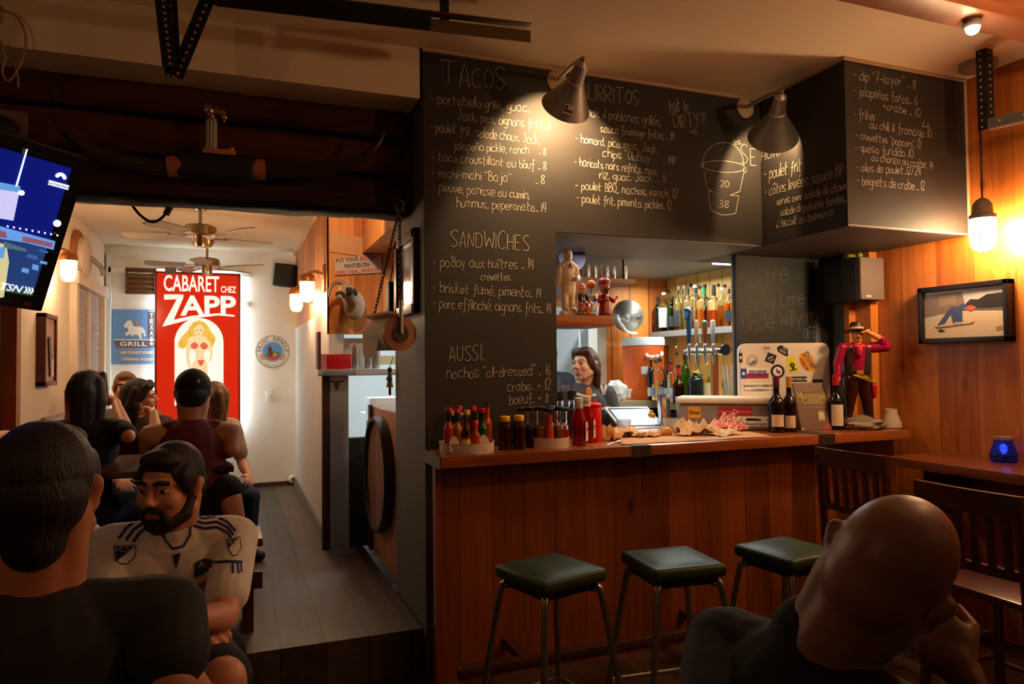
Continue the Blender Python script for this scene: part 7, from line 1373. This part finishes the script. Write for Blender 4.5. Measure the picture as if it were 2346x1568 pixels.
def hand(b, wr, d, n, side, curl=.5, s=1.0, spread=.16):
    """wr wrist, d pointing direction, n palm normal (fingers curl towards it), side = direction of the thumb"""
    d = Vector(d).normalized(); n = Vector(n); n = (n-d*n.dot(d)).normalized(); sd = Vector(side); sd = (sd-d*sd.dot(d)-n*sd.dot(n)).normalized()
    pc = wr+d*.045*s
    b.cap(wr, wr+d*.03*s, .027*s, .03*s, flat=(n, .7)); b.cap(pc-sd*.014*s, pc+sd*.016*s, .032*s, .032*s, flat=(n, .45)); b.cap(wr+d*.055*s-sd*.02*s, wr+d*.058*s+sd*.022*s, .023*s, .023*s, flat=(n, .6))
    for k, (o, L) in enumerate(((.031, .074), (.011, .083), (-.010, .077), (-.030, .06))):
        p = wr+d*(.078-.006*(k == 3))*s+sd*o*s; dd = (d+sd*spread*(1.2-k*.8)).normalized(); L *= s; a = 0
        for j, f in enumerate((.45, .32, .23)):
            a += curl*(.9, 1.2, .8)[j]; v = dd*math.cos(a)+n*math.sin(a); q = p+v*L*f; b.cap(p, q, (.0098-.0008*j)*s, (.0092-.0009*j)*s, seg=10); p = q
    p = wr+d*.028*s+sd*.026*s; v = (d*.62+sd*.8+n*.25).normalized(); q = p+v*.038*s; b.cap(p, q, .0125*s, .011*s); v2 = (d*.85+sd*.25+n*(.3+curl*.5)).normalized(); b.cap(q, q+v2*.034*s, .0108*s, .0085*s)

def head_skin(b, T, s=1.0, ears=True, female=False):
    o = b.T; b.T = T @ Matrix.Scale(s, 4)
    b.ell((0, -.014, .03), (.075, .096, .09)); b.ell((0, -.04, -.01), (.068, .065, .07)); b.ell((0, .028, -.03), (.062, .068, .082)); b.cap((0, .05, -.08), (0, .066, -.092), .034 if not female else .028, .022)
    for k in (-1, 1):
        b.ell((k*.036, .062, -.022), (.026, .028, .03)); b.cap((k*(.058-.006*female), .0, -.06+.006*female), (k*(.026-.004*female), .05, -.088+.004*female), .024, .022)
        b.cap((k*.012, .089-.004*female, .03), (k*.046, .076-.004*female, .028), .0105, .009); b.ell((k*.012, .106, -.026), (.009, .011, .008)); b.ell((k*.031, .0825, .0165), (.0155, .0125, .0065))
        if ears: b.ell((k*.074, -.006, -.004), (.012, .018, .026)); b.ell((k*.08, -.012, .0), (.013, .019, .03), (0, k*.2, k*-.3)); b.ell((k*.086, -.016, .012), (.011, .014, .016)); b.ell((k*.078, -.002, -.026), (.010, .011, .012))
    b.cap((0, .09, .018), (0, .114, -.018), .0085, .0115); b.ell((0, .112, -.021), (.012, .013, .010))
    b.cap((-.018, .091, -.053), (.018, .091, -.053), .0085); b.cap((-.016, .089, -.066), (.016, .089, -.066), .009); b.ell((0, .088, -.06), (.022, .012, .014))
    b.T = o

def face(parent, T, s=1.0, brow=HAIRD, lips=LIPS, smile=False, browt=.0045):
    X = T @ Matrix.Scale(s, 4)
    for k in (-1, 1):
        e = MB(X); e.ell((k*.031, .0835, .0085), (.0125, .0095, .0078)); o = e.build('eye', EYEW, parent, keep=True)
        e = MB(X); e.ell((k*.031, .0904, .0085), (.0062, .004, .006)); e.build('iris', EYED, o, keep=True)
    e = MB(X)
    for k in (-1, 1): e.tube(spline([(k*.012, .099, .030), (k*.03, .096, .0365-.0025*smile), (k*.05, .083, .031-.001*smile)], 4), browt, 8)
    e.build('eyebrow', brow, parent, keep=True)
    e = MB(X); u = .008 if smile else 0
    e.tube(spline([(-.022-.004*smile, .0915, -.057+u), (-.008, .1, -.0545), (0, .1005, -.056), (.008, .1, -.0545), (.022+.004*smile, .0915, -.057+u)], 4), .0035, 8); e.tube(spline([(-.02, .092, -.0595+u), (0, .0985, -.0655), (.02, .092, -.0595+u)], 4), .0042, 8)
    e.build('lips', lips, parent, keep=True)

def person(label, head, rotz, floor=0.0, hip_h=None, lean=8, side=0, hr=(0, 0, 0), s=1.0, skin=SKIN, stand=False, arms=None, shirt=None, sleeve=.45, trousers=None, leg=1.0, shoes=None, hair=None, vox=.0065, group=None, head_face=True, hands=(.5, .5), neck=.172, sh_w=.185, loose=1.0, sm=5, cat='person', collar=0, legs=None, tank=False, handn=None, thick=1.0, nko=(0, 0, 0), handd=None, hs=1.0):
    """head: world position of the head centre. lean/side: torso tilt in degrees. arms: {'L'/'R': (elbow, wrist) in world space}"""
    head = Vector(head); Rz = Matrix.Rotation(rotz, 4, 'Z')
    up = (Matrix.Rotation(-math.radians(lean), 3, 'X') @ Vector((0, 0, 1))); up = (Matrix.Rotation(math.radians(side), 3, 'Y') @ up)
    hd = Vector((0, .028, 0))*s+up*.02*s+Vector((0, 0, neck-.02))*s*.6+up*(neck-.02)*s*.4+Vector(nko)
    tl = .50*s; hz = head.z-floor-hd.z-up.z*tl
    off = up*tl+hd; rt = Rz @ Vector((off.x, off.y, 0)); root = Vector((head.x-rt.x, head.y-rt.y, floor))
    t = thing('person', label, cat, root, rotz, group); IW = (Matrix.Translation(root) @ Rz).inverted()
    H0 = Vector((0, 0, hz)); NB = H0+up*tl; HC = IW @ head; R_ = up.cross(Vector((0, 1, 0))); R_ = -R_ if R_.x < 0 else R_; R_.normalize(); F_ = up.cross(R_); F_ = -F_ if F_.y < 0 else F_
    SH = {'R': NB+R_*sh_w*s-up*.055*s, 'L': NB-R_*sh_w*s-up*.055*s}
    TH = Matrix.Translation(HC) @ Euler(hr, 'ZYX').to_matrix().to_4x4()
    A = {}
    for k, sg in (('R', 1), ('L', -1)):
        if arms and k in arms: A[k] = tuple(IW @ Vector(q) for q in arms[k])
        else: A[k] = (SH[k]+R_*sg*.06*s+F_*.04*s-Vector((0, 0, .27))*s, SH[k]+R_*sg*.0+F_*.26*s-Vector((0, 0, .30))*s)
    if stand: LEG = {k: (H0+Vector((sg*.095, .02, -.43*hz/.92)), Vector((sg*.1, -.01, .08))) for k, sg in (('R', 1), ('L', -1))}
    else: LEG = {k: (H0+Vector((sg*.15*s, .42*s, -.03)), Vector((sg*.15*s, .40*s, .09))) for k, sg in (('R', 1), ('L', -1))}
    if legs:
        for k in legs: LEG[k] = tuple(IW @ Vector(q) for q in legs[k])
    HP = {k: H0+Vector((sg*.09*s, 0, -.02)) for k, sg in (('R', 1), ('L', -1))}
    def torso(b, g, lo=1.0, tank_=False):
        b.cap(H0-R_*.085*s, H0+R_*.085*s, .10*s+g, flat=(F_, .9)); b.cap(H0, H0+up*.22*s, .142*s*lo+g, .132*s*lo+g, flat=(F_, .74)); b.cap(H0+up*.22*s, H0+up*.375*s, .138*s*lo+g, .148*s+g, flat=(F_, .72))
        if not tank_: b.cap(SH['L']+R_*.02*s, SH['R']-R_*.02*s, .058*s+g)
        for k, sg in (('R', 1), ('L', -1)):
            e = .55 if tank_ else 1.0
            b.cap(NB-up*.03*s+R_*sg*.035*s, SH[k]*e+(NB-up*.03*s)*(1-e)+up*.012*s, .05*s+g*.6, .044*s+g*.6); b.cap(H0+up*.34*s+R_*sg*.07*s+F_*.03*s, H0+up*.38*s+R_*sg*.06*s+F_*.035*s, .085*s+g)
    # body
    b = MB(); torso(b, 0); b.cap(NB-up*.05*s, HC+(TH.to_3x3() @ Vector((0, -.025, -.05)))*s, .06*s*thick, .056*s*thick)
    for k in (-1, 1): b.cap(NB-up*.03*s+R_*k*.02*s, HC+(TH.to_3x3() @ Vector((k*.045, -.025, -.035)))*s, .045*s*thick, .034*s*thick)
    head_skin(b, TH, s, female=(hair or {}).get('female', False))
    for k, sg in (('R', 1), ('L', -1)):
        e, w = A[k]; b.cap(SH[k], e, .05*s, .04*s); b.cap(e, e.lerp(w, .35), .04*s, .041*s); b.cap(e.lerp(w, .35), w, .041*s, .026*s)
        d = (w-e).normalized() if not (handd and k in handd) else (IW @ Vector(handd[k])-w).normalized(); nn = handn[k] if handn and k in handn else (Vector((-sg, 0, 0))*.6-Vector((0, 0, .8))); nn = Vector(nn)
        thumb = d.cross(nn); ref = F_*.3+Vector((0, 0, 1)) ; thumb = thumb if thumb.dot(ref) > 0 else -thumb
        hand(b, w, d, nn, thumb, hands[0] if k == 'R' else hands[1], s*hs)
        kn, an = LEG[k]; b.cap(HP[k], kn, .082*s, .054*s); b.cap(kn, kn.lerp(an, .3), .054*s, .057*s); b.cap(kn.lerp(an, .3), an, .057*s, .036*s); b.cap(an, an+Vector((0, .13*s, -.05)), .034*s, .03*s)
    body = remesh('body', b, skin, t, vox, sm)
    if head_face: face(t, TH, s, **(hair or {}).get('face', {}))
    if shirt:
        b = MB(); torso(b, .014*s, loose, tank)
        if collar: b.cap(NB-up*.02*s, NB+up*.02*s, .07*s, .066*s)
        if not tank:
            for k in ('R', 'L'):
                e, w = A[k]
                q = SH[k].lerp(e, min(1, sleeve*1.0)); b.cap(SH[k], q, .066*s, .062*s*loose)
                if sleeve > 1: b.cap(e, e.lerp(w, sleeve-1), .058*s, .048*s)
        sh = remesh('shirt', b, shirt, t, vox, sm)
    else: sh = None
    if trousers:
        b = MB(); b.cap(H0-R_*.085*s, H0+R_*.085*s, .122*s, flat=(F_, .92))
        for k in ('R', 'L'):
            kn, an = LEG[k]; b.cap(HP[k], HP[k].lerp(kn, min(1, leg*1.8)), .1*s, .074*s)
            if leg > .56: b.cap(kn, kn.lerp(an, (leg-.56)/.44), .072*s, .054*s)
        remesh('trousers', b, trousers, t, vox*1.2, sm)
    if shoes:
        for k in ('R', 'L'):
            an = LEG[k][1]; b = MB(); b.cap(an+Vector((0, -.03, -.045)), an+Vector((0, .17*s, -.055)), .042, .036); b.cap(an, an+Vector((0, .03, -.03)), .046, .046); remesh('shoe', b, shoes, t, .008, 2)
    hh = hair or {}
    if hh.get('style'):
        X = TH @ Matrix.Scale(s, 4); b = MB(X); st_ = hh['style']; hm = hh['mat']
        if st_ in ('short', 'long', 'bob'):
            b.ell((0, -.022, .038), (.083, .100, .093)); b.ell((0, -.05, .0), (.079, .076, .085)); b.ell((0, .045, .088), (.058, .045, .032))
            for k in (-1, 1): b.ell((k*.068, .012, .03), (.016, .04, .045)); b.cap((k*.075, .02, .03), (k*.074, .022, -.02), .009, .006)
            if st_ == 'short' and not hh.get('cap'): b.cap((0, -.06, -.03), (0, -.065, -.075), .06, .05)
        if st_ in ('long', 'bob'):
            L = hh.get('len', .3)
            for k in (-1, 1):
                b.cap((k*.06, -.02, .05), (k*.078, -.02-.03*hh.get('swept', 0), -.06), .04-.012*(st_ == 'bob'), .04-.01*(st_ == 'bob')); b.cap((k*.076, -.025-.02*(st_ == 'bob'), -.05), (k*.07, -.035-.02*(st_ == 'bob'), -L*.75), .04-.012*(st_ == 'bob'), .032 if st_ == 'long' else .022); b.cap((k*.05, .045, .09), (k*.083, .02-.05*hh.get('swept', 0), -.04), .026, .022)
            b.cap((0, -.06, .02), (0, -.08, -L), .08, .06); b.cap((-.03, -.07, 0), (-.04, -.075, -L*1.02), .055, .03); b.cap((.03, -.07, 0), (.045, -.07, -L*.95), .055, .03)
        remesh('hair', b, hm, t, .0045, 2)
    if hh.get('beard'):
        X = TH @ Matrix.Scale(s, 4); b = MB(X); b.cap((0, .058, -.088), (0, .07, -.1), .036, .026)
        for k in (-1, 1): b.cap((k*.066, .002, -.03), (k*.056, .028, -.075), .014, .022); b.cap((k*.056, .028, -.075), (k*.018, .062, -.096), .022, .026); b.cap((k*.003, .1015, -.042), (k*.026, .09, -.052), .0085, .008); b.cap((k*.027, .09, -.05), (k*.03, .078, -.08), .009, .014)
        b.ell((0, .0955, -.080), (.016, .01, .009)); remesh('beard', b, hm, t, .0035, 2)
    if hh.get('cap'):
        X = TH @ Matrix.Scale(s, 4); b = MB(X); b.ell((0, -.024, .038), (.09, .108, .096)); b.cap((0, -.034, -.002), (0, -.024, .0), .086, .086, flat=((0, 0, 1), .3)); remesh('cap', b, hh['cap'], t, .005, 2)
        b = MB(X); sg = hh.get('bill', 1); b.grid(12, 6, lambda u, v: ((u-.5)*.16*(1-.15*v), sg*(.07+.085*v*(1-(2*u-1)**2*.45)), .035-.03*(2*u-1)**2-.02*v)); o = b.build('cap_bill', hh['cap'], t, keep=True); m_ = o.modifiers.new('s', 'SOLIDIFY'); m_.thickness = .004
        b = MB(X); b.ell((0, -.02, .133), (.009, .009, .005)); b.build('cap_button', hh['cap'], t, keep=True)
    t['_'] = 0; del t['_']
    return dict(root=t, TH=TH, s=s, shirt=sh, body=body, IW=IW, NB=NB, SH=SH, A=A, up=up, R=R_, F=F_, H0=H0, hz=hz)

def yaw_to(p, q): d = Vector(q)-Vector(p); return math.atan2(-d.x, d.y)
def bvh_of(o): me = o.data; return BVHTree.FromPolygons([v.co.copy() for v in me.vertices], [tuple(p.vertices) for p in me.polygons])
def decal(name, mats, parent, bv, polys, T, dirn, off=.0025, sub=0.012, label=None):
    """polys: list of (points2d, material index, layer) laid on the plane T (local space) and dropped along dirn onto a surface"""
    b = bmesh.new(); mi = []
    mb = MB()
    for pts, m, lay in polys:
        q = bmesh.new(); vs = [q.verts.new((x, y, 0)) for x, y in pts]; f = q.faces.new(vs); bmesh.ops.triangulate(q, faces=[f])
        for _ in range(3):
            es = [e for e in q.edges if e.calc_length() > sub]
            if not es: break
            bmesh.ops.subdivide_edges(q, edges=es, cuts=1); bmesh.ops.triangulate(q, faces=list(q.faces))
        q.verts.index_update(); out = []; ok = True
        for v in q.verts:
            p = T @ v.co; h, n, _, _ = bv.ray_cast(p, dirn)
            if h is None or (h-p).length > .75: out.append(None); continue
            out.append(h-Vector(dirn)*(off+lay*.0008) if n.dot(dirn) < -.2 else h+n*(off+lay*.0008))
        fs = [[v.index for v in f.verts] for f in q.faces if all(out[v.index] is not None for v in f.verts)]; mb.m = m; mb.add([o_ if o_ is not None else (0, 0, 0) for o_ in out], fs); q.free()
    o = mb.build(name, mats, parent, keep=True, angle=80)
    if label: o['label'] = label
    return o
DK = cloth('black', (.005, .005, .006)); JEANS = cloth('jeans', rgb(40, 46, 64)); SHORTS = cloth('shorts', rgb(24, 26, 28)); SHOE = M('shoe_dark', (.03, .03, .03), .5)
# man in the foreground with his back to us
h1 = atD(104, 1128, 1.36); h2 = atD(390, 1114, 2.12)
P1 = person('person with short dark hair seen from behind in a black t-shirt at bottom left', h1, yaw_to((0, 0, 0), h1)-.12, lean=6, hr=(0, 0, -.12), s=1.06, skin=SKINT, shirt=cloth('charcoal', rgb(36, 36, 38)), trousers=JEANS, shoes=SHOE, hair=dict(style='short', mat=HAIRD), sleeve=.62, loose=1.1, sh_w=.2, collar=0, neck=.178,
  arms={'R': (atD(392, 1560, 1.32), atD(470, 1600, 1.6)), 'L': (atD(-160, 1560, 1.4), atD(0, 1600, 1.6))})
# bearded man in a white football jersey
E2 = lambda x, y, d: atD(x, y, d)
P2 = person('person with dark beard in a white football jersey with blue stripes, arms folded', h2, yaw_to(h2, (0, 0, 0))-.12, lean=20, hr=(-.10, .03, -.42), s=1.0, skin=SKIN, shirt=cloth('jersey', rgb(222, 214, 206)), sleeve=.72, trousers=SHORTS, leg=.5, shoes=SHOE, hair=dict(style='short', mat=HAIRD, beard=True, face=dict(browt=.006)), vox=.0045, loose=1.0, neck=.135, sh_w=.18,
  arms={'L': (E2(512, 1415, 1.98), E2(428, 1424, 1.84)), 'R': (E2(262, 1400, 2.02), E2(432, 1446, 1.95))}, legs={'L': (E2(512, 1560, 1.72), E2(520, 1800, 1.9)), 'R': (E2(300, 1560, 1.7), E2(300, 1800, 1.9))}, hands=(.9, .4))
bv = bvh_of(P2['shirt']); NAVY = M('stripe_navy', rgb(34, 44, 110), .7); JW = M('badge_white', rgb(224, 220, 212), .7); GOLD = M('badge_gold', rgb(190, 170, 110), .6)
IW2 = P2['IW']; ro = P2['root']; RzI = Matrix.Rotation(-ro.rotation_euler.z, 3, 'Z')
def proj_decal(name, mats, polys, D, parent, bv, IW, RI, off=.0025, label=None, sub=.012):
    """polys drawn in photo points; dropped on the cloth along the view direction"""
    cx = sum(p[0] for P in polys for p in P[0])/sum(len(P[0]) for P in polys); cy = sum(p[1] for P in polys for p in P[0])/sum(len(P[0]) for P in polys)
    o = atD(cx, cy, D*.6); x = RI @ CR; y = RI @ CU; m_ = D/FPX; dirn = (RI @ (ray(cx, cy))).normalized()
    # plane through the target distance, pulled back towards the viewer
    T = Matrix.Translation((IW @ atD(cx, cy, D))-dirn*.35) @ Matrix(((x.x, y.x, 0, 0), (x.y, y.y, 0, 0), (x.z, y.z, 1, 0), (0, 0, 0, 1)))
    P_ = [([((a-cx)*m_, -(b-cy)*m_) for a, b in pts], mi, l) for pts, mi, l in polys]
    return decal(name, mats, parent, bv, P_, T, dirn, off, sub, label)
def band(pts, w):
    n = len(pts); up_ = []; lo = []
    for i, (x, y) in enumerate(pts):
        a = pts[max(0, i-1)]; c = pts[min(n-1, i+1)]; dx, dy = c[0]-a[0], c[1]-a[1]; L = math.hypot(dx, dy) or 1; up_.append((x-dy/L*w/2, y+dx/L*w/2)); lo.append((x+dy/L*w/2, y-dx/L*w/2))
    return up_+lo[::-1]
pj = lambda name, polys, D, mats, label=None, sub=.012: proj_decal(name, mats, polys, D, ro, bv, IW2, RzI, label=label, sub=sub)
def quads(pts, w, m, l): return [(band(pts[i:i+2], w), m, l) for i in range(len(pts)-1)]
st_ = []
for k in range(3):
    st_ += quads([(337-k*3+k*6, 1188+k*10), (312+k*12, 1192+k*8), (290+k*15, 1208+k*6), (273+k*16, 1234+k*4)], 6, 0, 0)
    st_ += quads([(444, 1180+k*12), (470, 1187+k*12), (500, 1182+k*13), (526, 1196+k*13), (544-k*6, 1218+k*9)], 6, 0, 0)
pj('shoulder_stripes', st_, 2.1, [NAVY], 'three navy stripes on each shoulder')
for pts0, tx, nm in (([(261, 1251), (310, 1250), (309, 1275), (292, 1291), (277, 1291), (264, 1282)], (262, 1264), 'left'), ([(518, 1236), (550, 1230), (553, 1256), (543, 1272), (533, 1273), (523, 1258)], (519, 1246), 'right')):
    ax0, ay0 = pts0[0]; ax1, ay1 = pts0[1]; w_ = ax1-ax0; tri = [(ax0+2, ay0+2), (ax1-2, ay1+2), (ax0+w_*.12, ay0+w_*.72)]
    sh0 = band([pts0[-1], pts0[0], pts0[1], pts0[2], pts0[3], pts0[4], pts0[-1]], 1.6)
    L_ = [(pts0, 1, 0), (tri, 0, 1)]+[(band([pts0[i], pts0[(i+1) % 6]], 1.6), 0, 1) for i in range(6)]
    # letters M L S as strokes
    u = w_/11; lx, ly = tx[0]+u*1.0, tx[1]+u*.2
    def stroke(seq): return [(band([seq[i], seq[i+1]], 1.6), 2, 2) for i in range(len(seq)-1)]
    L_ += stroke([(lx, ly), (lx, ly-u*2.4), (lx+u, ly-u), (lx+2*u, ly-u*2.4), (lx+2*u, ly)]); lx += 3*u
    L_ += stroke([(lx, ly-u*2.5), (lx, ly-.1*u), (lx+1.3*u, ly-.1*u)]); lx += 2.1*u
    L_ += stroke([(lx+1.4*u, ly-u*2.5), (lx, ly-u*2.3), (lx, ly-u*1.5), (lx+1.4*u, ly-u*1.1), (lx+1.3*u, ly-.2*u), (lx, ly-.1*u)])
    L_ += [([(ax0+w_*.3+k*3.5-1, ay0+w_*.42+abs(k-1)*-3+3), (ax0+w_*.3+k*3.5+1, ay0+w_*.42+abs(k-1)*-3+3), (ax0+w_*.3+k*3.5, ay0+w_*.42+abs(k-1)*-3+5.5)], 1, 2) for k in range(3)]
    pj('sleeve_badge', L_, 2.1, [NAVY, JW, GOLD], 'navy and white shield badge reading MLS', sub=.02)
pj('club_crest', [([(444, 1290), (470, 1278), (490, 1284), (484, 1302), (462, 1318), (444, 1326)], 0, 0), (band([(456, 1302), (462, 1288), (468, 1300)], 3), 1, 1)], 2.05, [M('crest_grey', rgb(60, 64, 70), .7), JW], 'dark grey club crest')
pj('chest_panel', [([(395, 1272), (414, 1268), (402, 1306)], 0, 0)]+quads([(368, 1208), (380, 1240), (395, 1258), (420, 1252), (437, 1225), (438, 1195)], 5, 0, 0)+[([(440, 1345), (462, 1338), (476, 1330), (470, 1346), (450, 1360)], 1, 0)], 2.05, [NAVY, M('crest_red', rgb(150, 30, 44), .7)], 'navy collar line and placket')
pj('sleeve_band', quads([(490, 1289), (525, 1286), (556, 1288)], 6, 0, 0)+quads([(533, 1290), (534, 1314)], 5, 0, 0)+quads([(545, 1290), (547, 1314)], 4, 0, 0)+quads([(553, 1290), (555, 1312)], 3, 0, 0), 2.05, [NAVY], 'navy band and bars on the sleeve')
# person with a blue cap and white jersey half hidden at far left
h3 = atD(42, 1096, 2.38)
P3 = person('person in a blue cap and white jersey hidden behind the man at bottom left', h3, yaw_to(h3, (0, 0, 0))-.5, lean=6, hr=(.0, 0, -.2), s=1.0, skin=SKIN, shirt=cloth('jersey', (0, 0, 0)), sleeve=.6, trousers=JEANS, shoes=SHOE, hair=dict(style='short', mat=HAIRD, cap=M('cap_blue', rgb(34, 48, 96), .8)), neck=.168)
X = P3['TH'] @ Matrix.Scale(P3['s'], 4); b = MB(X @ Matrix.Translation((0, .083, .062)) @ Matrix.Rotation(PI, 4, 'Z') @ Matrix.Rotation(PI/2-.45, 4, 'X'))
b.m = 0; b.prism([(-.03, .0), (-.01, .022), (.02, .018), (.032, .0), (.012, -.012), (-.018, -.014)], 0, .003); b.m = 1; b.prism([(.004, .002), (.03, .006), (.026, -.008), (.006, -.01)], .003, .004); b.build('cap_emblem', [JW, M('emblem_red', rgb(160, 30, 40), .7)], P3['root'], keep=True)
# diners in the back room
h4 = atD(203, 898, 4.02)
P4 = person('person with long dark hair and black top seen from behind in the back room', h4, .0-.15, PZ, lean=6, hr=(0, 0, -.25), s=.98, skin=SKIN, shirt=DK, sleeve=.55, trousers=JEANS, shoes=SHOE, hair=dict(style='long', mat=HAIRD, len=.30, female=True), vox=.009, arms={'R': (atD(293, 1000, 3.95), atD(266, 925, 4.25))}, hands=(.9, .5))
h5 = atD(288, 890, 5.35)
P5 = person('person with short fair hair drinking, behind the long haired woman', h5, yaw_to(h5, (0, 0, 0))-.2, PZ, lean=4, hr=(0, 0, .2), s=.98, skin=SKIN, shirt=cloth('grey', rgb(110, 104, 100)), sleeve=.6, trousers=JEANS, shoes=SHOE, hair=dict(style='short', mat=HAIRL), vox=.006)
h6 = atD(322, 908, 4.95)
P6 = person('person with dark hair in profile eating with one hand at her mouth', h6, yaw_to(h6, (0, 0, 0))+.25, PZ, lean=10, hr=(-.25, 0, 1.15), s=.96, skin=SKINP, shirt=cloth('darkred', rgb(60, 26, 26)), sleeve=.6, trousers=JEANS, shoes=SHOE, hair=dict(style='long', mat=HAIRD, len=.30, female=True, swept=1), vox=.008, thick=.85, arms={'L': (atD(358, 1000, 4.7), atD(352, 945, 4.76))}, hands=(.5, 1.0), neck=.165, handd={'L': atD(338, 930, 4.9)})
h7 = atD(443, 905, 3.98)
P7 = person('person in a dark cap and maroon tank top seen from behind', h7, -.05, PZ, lean=14, hr=(-.2, 0, .0), s=1.06, skin=SKIN, shirt=cloth('maroon', rgb(104, 34, 30)), tank=True, trousers=SHORTS, leg=.55, shoes=SHOE, hair=dict(style='short', mat=HAIRD, cap=M('cap_dark', rgb(20, 20, 26), .8)), vox=.008, sh_w=.2, loose=1.06, neck=.15, arms={'L': (atD(338, 1030, 3.9), atD(372, 1040, 4.25)), 'R': (atD(532, 1030, 3.92), atD(500, 1042, 4.2))}, legs={'R': (atD(520, 1120, 3.75), atD(548, 1215, 3.72))})
X = P7['TH'] @ Matrix.Scale(P7['s'], 4); MB(X @ Matrix.Translation((.028, -.121, .05)) @ Matrix.Rotation(PI/2-.2, 4, 'X')).prism(rrect(.03, .018, .003), 0, .003).build('cap_logo', JW, P7['root'], keep=True)
h8 = atD(482, 914, 4.95)
P8 = person('person with light brown hair behind the man in the dark cap', h8, yaw_to(h8, (0, 0, 0))+.4, PZ, lean=8, hr=(-.25, 0, -1.5), s=.95, skin=SKINP, shirt=cloth('beige', rgb(186, 168, 150)), sleeve=.7, trousers=JEANS, shoes=SHOE, hair=dict(style='long', mat=HAIRL, len=.28, female=True, swept=.5), vox=.009, neck=.165, thick=.85)
# barmaid
h9 = atD(1339, 836, 4.92)
P9 = person('person with a brown bob smiling behind the bar in a grey chevron sweater', h9, yaw_to(h9, (0, 0, 0))+.15, 0, stand=True, lean=2, hr=(.04, .0, -.72), s=.97, skin=SKINP, shirt=cloth('sweater', rgb(74, 74, 82)), sleeve=1.7, trousers=JEANS, shoes=SHOE, hair=dict(style='bob', mat=HAIRBR, len=.2, female=True, swept=.7, face=dict(brow=HAIRBR, smile=True, browt=.0024)), vox=.0055, loose=1.06, neck=.158, thick=.8, sh_w=.165)
bv9 = bvh_of(P9['shirt']); ro9 = P9['root']; RI9 = Matrix.Rotation(-ro9.rotation_euler.z, 3, 'Z'); LT = M('stripe_pale', rgb(200, 188, 178), .8)
proj_decal('chevron_stripe', [LT], quads([(1350, 873), (1364, 868), (1378, 884), (1384, 905), (1390, 882)], 6, 0, 0)+quads([(1317, 872), (1324, 868)], 6, 0, 0)+quads([(1318, 902), (1340, 908), (1366, 905)], 6, 0, 0)+quads([(1376, 938), (1400, 934)], 6, 0, 0), 4.75, ro9, bv9, P9['IW'], RI9, label='pale chevron stripes')
X = P9['TH'] @ Matrix.Scale(P9['s'], 4); MB(X).tube([(-.017, .096, -.0585), (0, .1015, -.0605), (.017, .096, -.0585)], .0028, 8).build('teeth', M('teeth', rgb(230, 226, 216), .3), ro9, keep=True)
# cook glimpsed at the pillar edge
h11 = atD(1256, 815, 6.75)
P11 = person('person in the kitchen mostly hidden by the chalkboard pillar, one arm showing', h11, yaw_to(h11, (0, 0, 0)), 0, stand=True, lean=2, s=1.0, skin=SKINP, shirt=cloth('slate', rgb(70, 80, 92)), sleeve=.6, trousers=JEANS, shoes=SHOE, hair=dict(style='short', mat=HAIRD), vox=.011)
# bald man in the right foreground
h10 = atD(2030, 1312, 1.02)
P10 = person('bald person in black seen from behind, resting the head on the right hand', h10, yaw_to((0, 0, 0), h10)-.60, lean=14, side=2, hr=(-.32, .44, .36), s=1.0, nko=(.09, .0, .012), hs=1.12, handd={'R': atD(2110, 1400, 1.16)}, skin=SKINB, shirt=DK, sleeve=.7, trousers=JEANS, shoes=SHOE, hair={}, vox=.005, sm=16, sh_w=.168, neck=.125, loose=1.08, thick=1.0, head_face=True, collar=1, arms={'R': (atD(2270, 1800, 1.10), atD(2215, 1560, 1.12)), 'L': (atD(1640, 1740, 1.0), atD(1750, 1800, 1.2))}, hands=(.85, .5), handn={'R': (-.82, .46, -.2)})
# chairs that carry the seated people
def simple_chair(P, label, back=True, mat=None):
    r = P['root']; sh = P['hz']-.125; t = thing('dining_chair', label, 'chair', r.location, r.rotation_euler.z, 'dark chairs under the seated people'); m = mat or DARKW
    MB().box((0, .03, sh-.02), (.40, .40, .035), bev=.01).build('seat', m, t, keep=True)
    for sx in (-1, 1):
        MB().cyl((sx*.17, .2, 0), (sx*.17, .2, sh-.03), .018).build('leg', m, t, keep=True); MB().tube([(sx*.18, -.17, 0), (sx*.18, -.17, sh), (sx*.18, -.21, sh+.30)] if back else [(sx*.17, -.15, 0), (sx*.17, -.15, sh-.03)], .018, 8).build('leg', m, t, keep=True)
    if back: MB().box((0, -.2, sh+.24), (.36, .02, .1), (.12, 0, 0), bev=.006).build('backrest', m, t, keep=True)
simple_chair(P1, 'dark chair under the man in the black t-shirt at bottom left', False); simple_chair(P2, 'dark chair under the bearded man in the jersey', False); simple_chair(P3, 'dark chair under the person in the blue cap', False); simple_chair(P10, 'dark chair under the bald man', False)
# low table the bald man leans on
tb = atD(2240, 1790, 1.08); t = thing('round_table', 'small dark table the bald man rests his elbow on', 'table', (tb.x+.08, tb.y+.1, 0)); c = (tb.x+.08, tb.y+.1)
tz = tb.z-.05; MB().lathe([(.28, tz-.03), (.28, tz)], 40, Matrix.Translation((*c, 0))).build('tabletop', DARKW, t); MB().lathe([(.2, 0), (.19, .03), (.04, .05), (.035, tz-.03)], 24, Matrix.Translation((*c, 0))).build('pedestal', DARKW, t)
